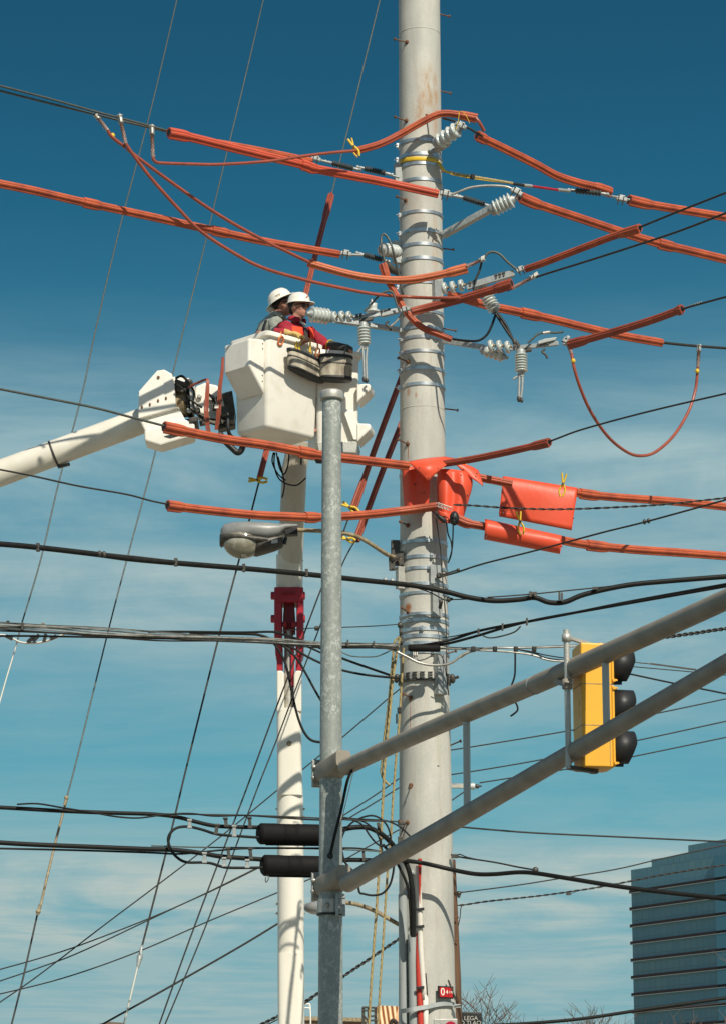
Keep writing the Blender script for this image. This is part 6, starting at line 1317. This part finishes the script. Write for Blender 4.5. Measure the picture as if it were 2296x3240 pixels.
def ringhat(c,hf,hs,hu,prof,sx=1.12,name='hard_hat',root=None,m=M_hat,brim=None):
    n=36;vs=[];fs=[]
    for (z,r,fr) in prof:   # fr = extra forward at this ring
        for j in range(n):
            a=2*math.pi*j/n; ca,sa=math.cos(a),math.sin(a)
            vs.append(c+hu*z+hf*(ca*(r*sx)+max(0,ca)**3*fr)+hs*sa*r)
    for i in range(len(prof)-1):
        for j in range(n): k=(j+1)%n; fs.append([i*n+j,i*n+k,(i+1)*n+k,(i+1)*n+j])
    mb=MB(); mb.add(vs,fs,True); mb.add(vs[-n:],[list(range(n))],True); o=mb.build(name,m,root); sd_=o.modifiers.new('t','SOLIDIFY'); sd_.thickness=.004; return o
# grey man: profile, facing right, full brim hat tilted
DG=32.25
hc=P(921,978,DG)
res=person('man in a grey shirt and tilted full brim white hard hat leaning in the bucket, profile facing right','',0,0,0,0,0,0) if False else None
hR=P(968,1072,31.85); hL=P(1000,1090,32.3)
root,hc,hf,hs,hu,f,s,sh,chest,neck,sj,hands=person('man in grey shirt and tilted full brim white hard hat, seen in profile',P(896,973,DG),R(20),R(-2),R(12),0,P(880,1075,32.0),P(965,1085,32.6),'grey')
tf,ts,tu=frame(R(-6),R(28))
ringhat(hc+tu*.028,tf,ts,tu,[(-.002,.168,.02),(.006,.166,.018),(.018,.135,.008),(.026,.122,.0),(.06,.118,0),(.10,.108,0),(.135,.082,0),(.150,.045,0),(.153,.01,0)],1.10,root=root)
mb=MB(); mb.sweep([hc+tu*.03+tf*math.cos(a)*.10+ts*math.sin(a)*.095 for a in [i*math.pi/10 for i in range(21)]],.012,circ(6)); mb.build('hat_liner',M_blackp,root)
mb=MB(); q=hc+tu*.085-ts*.118+tf*.0; mb.box(q,(.055,.004,.008),tf,ts,tu); mb.box(q+tu*-.015,(.045,.004,.004),tf,ts,tu); mb.build('hat_sticker',M_tan,root)
# harness straps on the grey shirt
sw('harness_strap',[sh+f*.05+s*.10+Vector((0,0,.06)),chest+f*.15+s*.06,chest+f*.13-Vector((0,0,.25))],(.018,.004),M_blackp,parent=root)
sw('harness_strap',[sh-f*.10-s*.13+Vector((0,0,.0)),chest-f*.10-s*.16,chest-f*.09-s*.14-Vector((0,0,.25))],(.020,.004),M_blackp,parent=root)
# red man
root2,hc,hf,hs,hu,f,s,sh,chest,neck,sj,hands=person('man in crimson coat and orange vest with white cap style hard hat and sunglasses',P(943,996,32.0),R(-40),R(-28),R(-3),0,P(948,1078,31.62),P(1085,1128,31.95),'red') if False else person('man in crimson coat and orange vest with white cap style hard hat and sunglasses',P(945,983,32.0),R(-45),R(-28),R(-2),0,P(958,1082,31.72),P(1068,1100,32.0),'red')
ringhat(hc+hu*.028,hf,hs,hu,[(-.004,.118,.055),(.004,.121,.050),(.014,.113,.01),(.024,.108,.0),(.06,.104,0),(.09,.091,0),(.115,.066,0),(.127,.036,0),(.130,.008,0)],1.14,root=root2)
mb=MB(); sr=hc+hu*.075+hf*.112-hs*.035
tri=mb
for k_,(dx,dz,sz) in enumerate(((0,0,.013),(.014,.018,.010),(.024,-.004,.012))):
    q=sr+hs*dx+hu*dz; tri.add([q-hs*sz,q+hs*sz,q+hu*sz*1.5,q-hs*sz+hf*.004,q+hs*sz+hf*.004,q+hu*sz*1.5+hf*.004],[[0,1,2],[3,5,4],[0,3,4,1],[1,4,5,2],[2,5,3,0]])
mb.build('hat_sticker',M_red,root2)
# vest panels following the torso front
mb=MB()
def torso(a,z,o=.0):  # a: angle from forward toward left
    fat=1.16+o; return chest+f*math.cos(a)*.135*fat+s*math.sin(a)*.195*fat+Vector((0,0,z))
def strip(a0,a1,z0,z1,m,name,o=.06,n=6):
    vs=[];fs=[]
    for i in range(n+1):
        for j in range(n+1):
            z=z0+(z1-z0)*j/n; a=a0+(a1-a0)*i/n; sc=1 if z<.06 else 1-(z-.06)*1.6
            p=torso(a,z,o); c_=chest+Vector((0,0,z)); vs.append(c_+(p-c_)*sc)
    for i in range(n):
        for j in range(n): b_=i*(n+1)+j; fs.append([b_,b_+1,b_+n+2,b_+n+1])
    mb=MB(); mb.add(vs,fs,True); o_=mb.build(name,m,root2); q=o_.modifiers.new('t','SOLIDIFY'); q.thickness=.008
strip(R(12),R(62),-.30,.13,M_vest,'vest_panel'); strip(R(-62),R(-14),-.30,.10,M_vest,'vest_panel')
strip(R(14),R(60),-.12,-.085,M_refl,'reflective_tape',.11); strip(R(-60),R(-16),-.12,-.085,M_refl,'reflective_tape',.11); strip(R(56),R(74),-.06,-.025,M_refl,'reflective_tape',.13)
strip(R(30),R(40),-.30,.15,M_reds,'harness_strap',.14); strip(R(-8),R(2),-.3,.10,M_dark,'coat_zip',.06)
# dark rubber sleeve on the far arm and leather glove on the near hand
el=(sj[0]+hands[0])/2+Vector((0,0,-.05))+s*.03-f*.03
mb=MB(); q0=el.lerp(hands[0],.28); mb.sweep([q0,el.lerp(hands[0],.45),hands[0],hands[0]+(hands[0]-el).normalized()*.06,hands[0]+(hands[0]-el).normalized()*.12],[.070,.064,.054,.05,.03],circ(16)); mb.build('rubber_sleeve',M_grey,root2)
mb=MB(); mb.sweep([q0-(hands[0]-el)*.02,q0+(hands[0]-el)*.02],.077,circ(16)); mb.build('sleeve_edge',M_yel,root2)
hd_=hands[1]; el=(sj[1]+hd_)/2+Vector((0,0,-.14))-s*.03-f*.03
mb=MB(); dd=Vector((.86,-.15,-.25)).normalized(); side=Vector((0,-1,0)); nn=dd.cross(side).normalized()
hg=P(929,1061,31.74)
mb.sweep([hg-dd*.11,hg-dd*.04],[.045,.04],circ(12)); mb.ell(hg+dd*.02,(.085,.045,.038),dd,side,nn,18,12)
for k_ in range(4):
    b0=hg+dd*.07+side*(-.036+.024*k_); c1=b0+dd*.045-Vector((0,0,.008)); c2=c1+dd*.02-Vector((0,0,.040)); mb.sweep([b0-dd*.03,b0,c1,c2],[.015,.0145,.0135,.011],circ(8))
tb=hg+side*.04; mb.sweep([tb,tb+dd*.05+side*.02-Vector((0,0,.01)),tb+dd*.07+side*.02-Vector((0,0,.045))],[.016,.015,.011],circ(8))
o=mb.build('leather_glove',M_glove,root2); remesh(o,.008,2)
mb=MB(); mb.sweep([hg-dd*.20-Vector((0,0,.02)),hg-dd*.09],[.05,.045],circ(12)); mb.build('coat_cuff',M_reds,root2)
mb=MB(); c=neck-Vector((0,0,.045))+f*.055; mb.sweep([c+f*.01,c+f*.045-Vector((0,0,.03)),c+f*.065-Vector((0,0,.075))],[(.045,.012),(.03,.012),(.006,.008)],circ(10)); mb.build('undershirt',M_aluw,root2)
def grow(rt,hc_,k):
    rt.scale=(k,k,k); rt.location=Vector(rt.location)-(hc_-Vector(rt.location))*(k-1)
grow(root,P(896,976,DG),1.12); grow(root2,P(945,983,32.0),1.12); root.location.z+=.03; root2.location.z+=.045
# ---------------- office tower ----------------
DTW=620.0
tw=thing('office_tower','tall blue green glass office tower with dark ledges between its floors, far behind','building',P(1994,3240,DTW))
e=P(1994,2753,DTW); wd=Vector((.515,-.857,0)); wn=Vector((-.857,-.515,0))
zt=e.z; base=Vector((e.x,e.y,0))
gl=mat('tower_glass',(.045,.10,.115),.22,metal=0,spec=.6)
t=gl.node_tree; b=t.nodes['Principled BSDF']; tcn=t.nodes.new('ShaderNodeTexCoord')
br=N(t,'ShaderNodeTexBrick'); br.offset=0; br.inputs['Scale'].default_value=1.0; br.inputs['Mortar Size'].default_value=.09; br.inputs['Brick Width'].default_value=2.1; br.inputs['Row Height'].default_value=1.83
uv=N(t,'ShaderNodeSeparateXYZ'); t.links.new(tcn.outputs['Object'],uv.inputs[0])
xx=math_(t,'ADD',math_(t,'MULTIPLY',uv.outputs[0],.515),math_(t,'MULTIPLY',uv.outputs[1],-.857)); cc_=N(t,'ShaderNodeCombineXYZ'); t.links.new(xx,cc_.inputs[0]); t.links.new(uv.outputs[2],cc_.inputs[1]); t.links.new(cc_.outputs[0],br.inputs['Vector'])
br.inputs['Color1'].default_value=(.12,.235,.26,1); br.inputs['Color2'].default_value=(.095,.205,.245,1); br.inputs['Mortar'].default_value=(.08,.15,.155,1)
nb=ramp(t,noise(t,mapping(t,tcn.outputs['Object'],(.05,.05,.12)),1,3),[(.4,0.0),(.6,1.0)])
cb_=mixc(t,math_(t,'MULTIPLY',nb,.6),br.outputs['Color'],(.07,.19,.27)); t.links.new(cb_,b.inputs['Base Color'])
def twbox(s0,s1,z0,z1,dep,off,m,name,par=tw):
    mb=MB(); a=base+wd*s0+wn*off; mb.add([a+Vector((0,0,z0)),a+wd*(s1-s0)+Vector((0,0,z0)),a+wd*(s1-s0)+Vector((0,0,z1)),a+Vector((0,0,z1)),a-wn*dep+Vector((0,0,z0)),a+wd*(s1-s0)-wn*dep+Vector((0,0,z0)),a+wd*(s1-s0)-wn*dep+Vector((0,0,z1)),a-wn*dep+Vector((0,0,z1))],[[0,1,2,3],[5,4,7,6],[1,5,6,2],[4,0,3,7],[3,2,6,7],[4,5,1,0]]); return mb.build(name,m,par)
twbox(0,30,0,zt,30,0,gl,'glass_wall'); twbox(30,60,0,zt,30,.6,mat('tower_glass_bluer',(.05,.17,.24),.2,spec=.6),'bluer_glass_wall')
twbox(6.5,60,zt,zt+1.7,26,-.8,gl,'penthouse'); twbox(19,60,zt+1.7,zt+3.5,24,-1.2,gl,'penthouse')
M_ledge=mat('dark_ledge',(.028,.018,.018),.7); M_ledg2=mat('pale_ledge_edge',(.28,.34,.34),.5)
fl=(P(2005,3147,DTW).z-P(1996,2822,DTW).z)/-6.0
z=P(1996,2822,DTW).z
ml=MB(); ml2=MB()
while z>6:
    a=base+wn*.25+wd*.0; 
    ml.box(a+wd*30.2+Vector((0,0,z)),(60.5,.7,.55),wd,wn); ml2.box(a+wd*30.2+wn*.05+Vector((0,0,z-.36)),(60.5,.7,.14),wd,wn); z-=fl
ml.build('ledges',M_ledge,tw); ml2.build('ledge_edges',M_ledg2,tw)
# ---------------- bare trees ----------------
def tree(label,x,ytop,D,spread,seed,m=M_bark):
    random.seed(seed); top=P(x,ytop,D); H=top.z; t=thing('bare_tree',label,'tree',Vector((top.x,top.y,0)),'leafless trees along the bottom edge')
    mbT=MB(); mbC=MB(); base_=Vector((top.x,top.y,0))
    def br_(p,d,L,r,lv):
        pts=[p]; dd=d.copy(); 
        for i in range(4): dd=(dd+Vector((random.uniform(-.13,.13),random.uniform(-.13,.13),random.uniform(-.03,.12)))).normalized(); pts.append(pts[-1]+dd*L/4)
        (mbT if lv<1 else mbC).sweep(pts,[r,r*.9,r*.8,r*.68,r*.55],circ(5 if lv else 9))
        if lv>=6: return
        nb_=3 if lv<4 else 3
        for k in range(nb_):
            q=pts[random.choice((2,3,4,4))]; a=random.uniform(0,6.28); e_=random.uniform(.32,.75)
            side=Vector((math.cos(a),math.sin(a),0)); nd=(dd*math.cos(e_)+side*math.sin(e_)*spread+Vector((0,0,.15))).normalized()
            br_(q,nd,L*random.uniform(.6,.82),max(r*.60,.0065),lv+1)
    br_(base_,Vector((0,0,1)),H*.26,H*.012,0)
    zmax=max(v.z for v in mbC.v); k=H/zmax
    for mb in (mbT,mbC): mb.v=[Vector((base_.x+(v.x-base_.x)*k,base_.y+(v.y-base_.y)*k,v.z*k)) for v in mb.v]
    mbT.build('trunk',m,t,fix=False); mbC.build('branches',m,t,fix=False)
tree('bare branched tree just right of the steel pole behind the black sign',1520,3075,95,1.7,5)
tree('bare tree left of the office tower, second from its base',1878,3172,100,1.4,8)
tree('short bare tree farthest left of the office tower group',1790,3204,100,1.4,11)
tree('bare tree just left of the office tower corner',1955,3178,100,1.4,15)
tree('bare tree in front of the tower base, left one',2070,3186,100,1.5,21)
tree('bare brown tree in front of the tower at the right edge',2275,3010,95,1.6,26,mat('brown_bark',(.20,.13,.10),.9))
# ---------------- signs near the bottom ----------------
DSg=70.0
sg=thing('shop_sign','black sign box with broken white lettering behind the bare branches right of the pole','sign',P(1482,3300,DSg))
a=P(1440,3199,DSg); b2=P(1523,3203,DSg)
mb=MB(); mb.prism([a,b2,Vector((b2.x,b2.y,b2.z-1.6)),Vector((a.x,a.y,a.z-1.6))],(0,.3,0)); mb.build('sign_box',M_blackp,sg,bevel=.03)
M_wl=mat('white_letter',(.45,.43,.38),.6)
text('\\ LEGA',.14,P(1483,3222,DSg-.03),(1,0,0),up_,M_wl,sg); text('Q TLAQ',.14,P(1487,3237,DSg-.03),(1,0,0),up_,M_wl,sg)
mb=MB(); mb.box((P(1482,3200,DSg).x,DSg+.2,P(1482,3300,DSg).z/2-.2),(.3,.2,P(1482,3300,DSg).z)); mb.build('sign_post',M_dark,sg)
DSq=48.0
rs=thing('round_sign','pale board with a crimson disc at the very bottom of the steel pole','sign',P(1420,3300,DSq*.6))
D6=29.6; a=P(1371,3224,D6); w_=.28; mb=MB(); c=P(1408,3262,D6); mb.box(c,(75*mpp(c),.02,76*mpp(c))); mb.build('board',M_aluw,rs,bevel=.008)
mb=MB(); mb.lathe(P(1424,3252,D6-.012),(0,-1,0),[(0,20*mpp(c)),(.006,20*mpp(c))],32); mb.build('disc',mat('crimson_disc',(.40,.005,.035),.4),rs)
mb=MB(); mb.box((c.x,D6+.05,c.z/2),(.05,.05,c.z)); mb.build('post',M_zinc,rs)
bb=thing('billboard','billboard picturing close up blond hair, left of the steel pole at the bottom','billboard',P(1225,3300,80))
DBb=80.0
pmat=mat('poster',(.6,.3,.15),.6); t=pmat.node_tree; b=t.nodes['Principled BSDF']; tcn=t.nodes.new('ShaderNodeTexCoord')
wv=N(t,'ShaderNodeTexWave'); wv.inputs['Scale'].default_value=2.6; wv.inputs['Distortion'].default_value=2.2; wv.inputs['Detail'].default_value=3; wv.inputs['Detail Scale'].default_value=1.2
t.links.new(mapping(t,tcn.outputs['Object'],(1,1,.35),(0,0,0),(0,R(22),0)),wv.inputs[0])
hairc=ramp(t,wv.outputs['Fac'],[(0,(.20,.05,.02)),(.4,(.45,.2,.06)),(.7,(.85,.55,.28)),(1,(.95,.75,.5))])
sx2=N(t,'ShaderNodeSeparateXYZ'); t.links.new(tcn.outputs['Object'],sx2.inputs[0])
fc=math_(t,'SUBTRACT',math_(t,'MULTIPLY',sx2.outputs[0],1.0),math_(t,'MULTIPLY',sx2.outputs[2],.30)); fm=ramp(t,fc,[(.0,0.0),(.02,1.0)])
t.links.new(mixc(t,fm,hairc,(.80,.45,.24)),b.inputs['Base Color'])
a=P(1192,3181,DBb); b2=P(1266,3185,DBb); mb=MB(); mb.prism([a,Vector((b2.x+.3,b2.y,b2.z-.01)),Vector((b2.x+.3,b2.y,b2.z-1.6)),Vector((a.x,a.y,a.z-1.6))],(0,.08,0)); mb.build('poster_panel',pmat,bb)
sw('painted_brow',[P(1236,3240,DBb-.03),P(1240,3229,DBb-.03),P(1248,3230,DBb-.03),P(1256,3240,DBb-.03)],(.05,.012),M_hair,parent=bb)
mb=MB(); a0=P(1147,3186,DBb+1); 
for (x0,y0,x1,y1) in ((1147,3187,1192,3189),(1147,3197,1192,3199),(1170,3216,1192,3214),(1162,3230,1192,3228),(1149,3187,1149,3300),(1166,3187,1166,3300),(1188,3187,1188,3300),(1150,3212,1170,3240)): mb.bar(P(x0,y0,DBb+.8),P(x1,y1,DBb+.8),.09,.05)
mb.build('frame',M_dark,bb)
mb=MB(); gp=P(1225,3260,DBb); mb.box((gp.x,DBb+.5,gp.z/2),(.4,.4,gp.z)); mb.build('mast',M_dark,bb)
# white roof rail and roofs
rl=thing('roof_rail','small white metal ladder rail on the roof between the white column and the signal pole','rail',P(974,3240,90))
DR_=90.0
for pts in ([(962,3177),(975,3177),(981,3182),(983,3240)],[(962,3189),(978,3189),(981,3195)]): sw('rail_tube',[P(x,y,DR_) for x,y in pts],.025,M_white,parent=rl,k=2)
mb=MB(); a=P(960,3228,DR_+2); b2=P(1160,3233,DR_+2); mb.prism([Vector((a.x,a.y,0)),a,b2,Vector((b2.x,b2.y,0))],(0,12,0)); mb2=mb
t=thing('low_building','low tan parapet building between the two poles at the bottom edge','building',Vector((a.x,a.y,0))); mb.build('wall',mat('tan_parapet',(.36,.25,.18),.85,var=(.28,.2,.15),vscale=3,bump=.3),t)
mb=MB(); mb.bar(a+Vector((0,-.05,.05)),b2+Vector((0,-.05,.05)),.3,.12); mb.bar(a+Vector((0,-.08,-.14)),b2+Vector((0,-.08,-.14)),.05,.05); mb.build('coping',M_tan,t)
a=P(290,3240,150); t=thing('far_roof','brown hump of a distant shingled roof at the bottom left edge','building',Vector((P(350,3240,150).x,150,0)))
mb=MB(); zz=a.z; pts=[P(262,3262,150),P(318,3238,150),P(350,3233,150),P(388,3236,150),P(450,3262,150)]; mb.prism([Vector((pts[0].x,150,0))]+pts+[Vector((pts[-1].x,150,0))],(0,14,0)); mb.build('roof',mat('brown_shingle',(.17,.13,.10),.9,var=(.11,.08,.06),vscale=4),t)
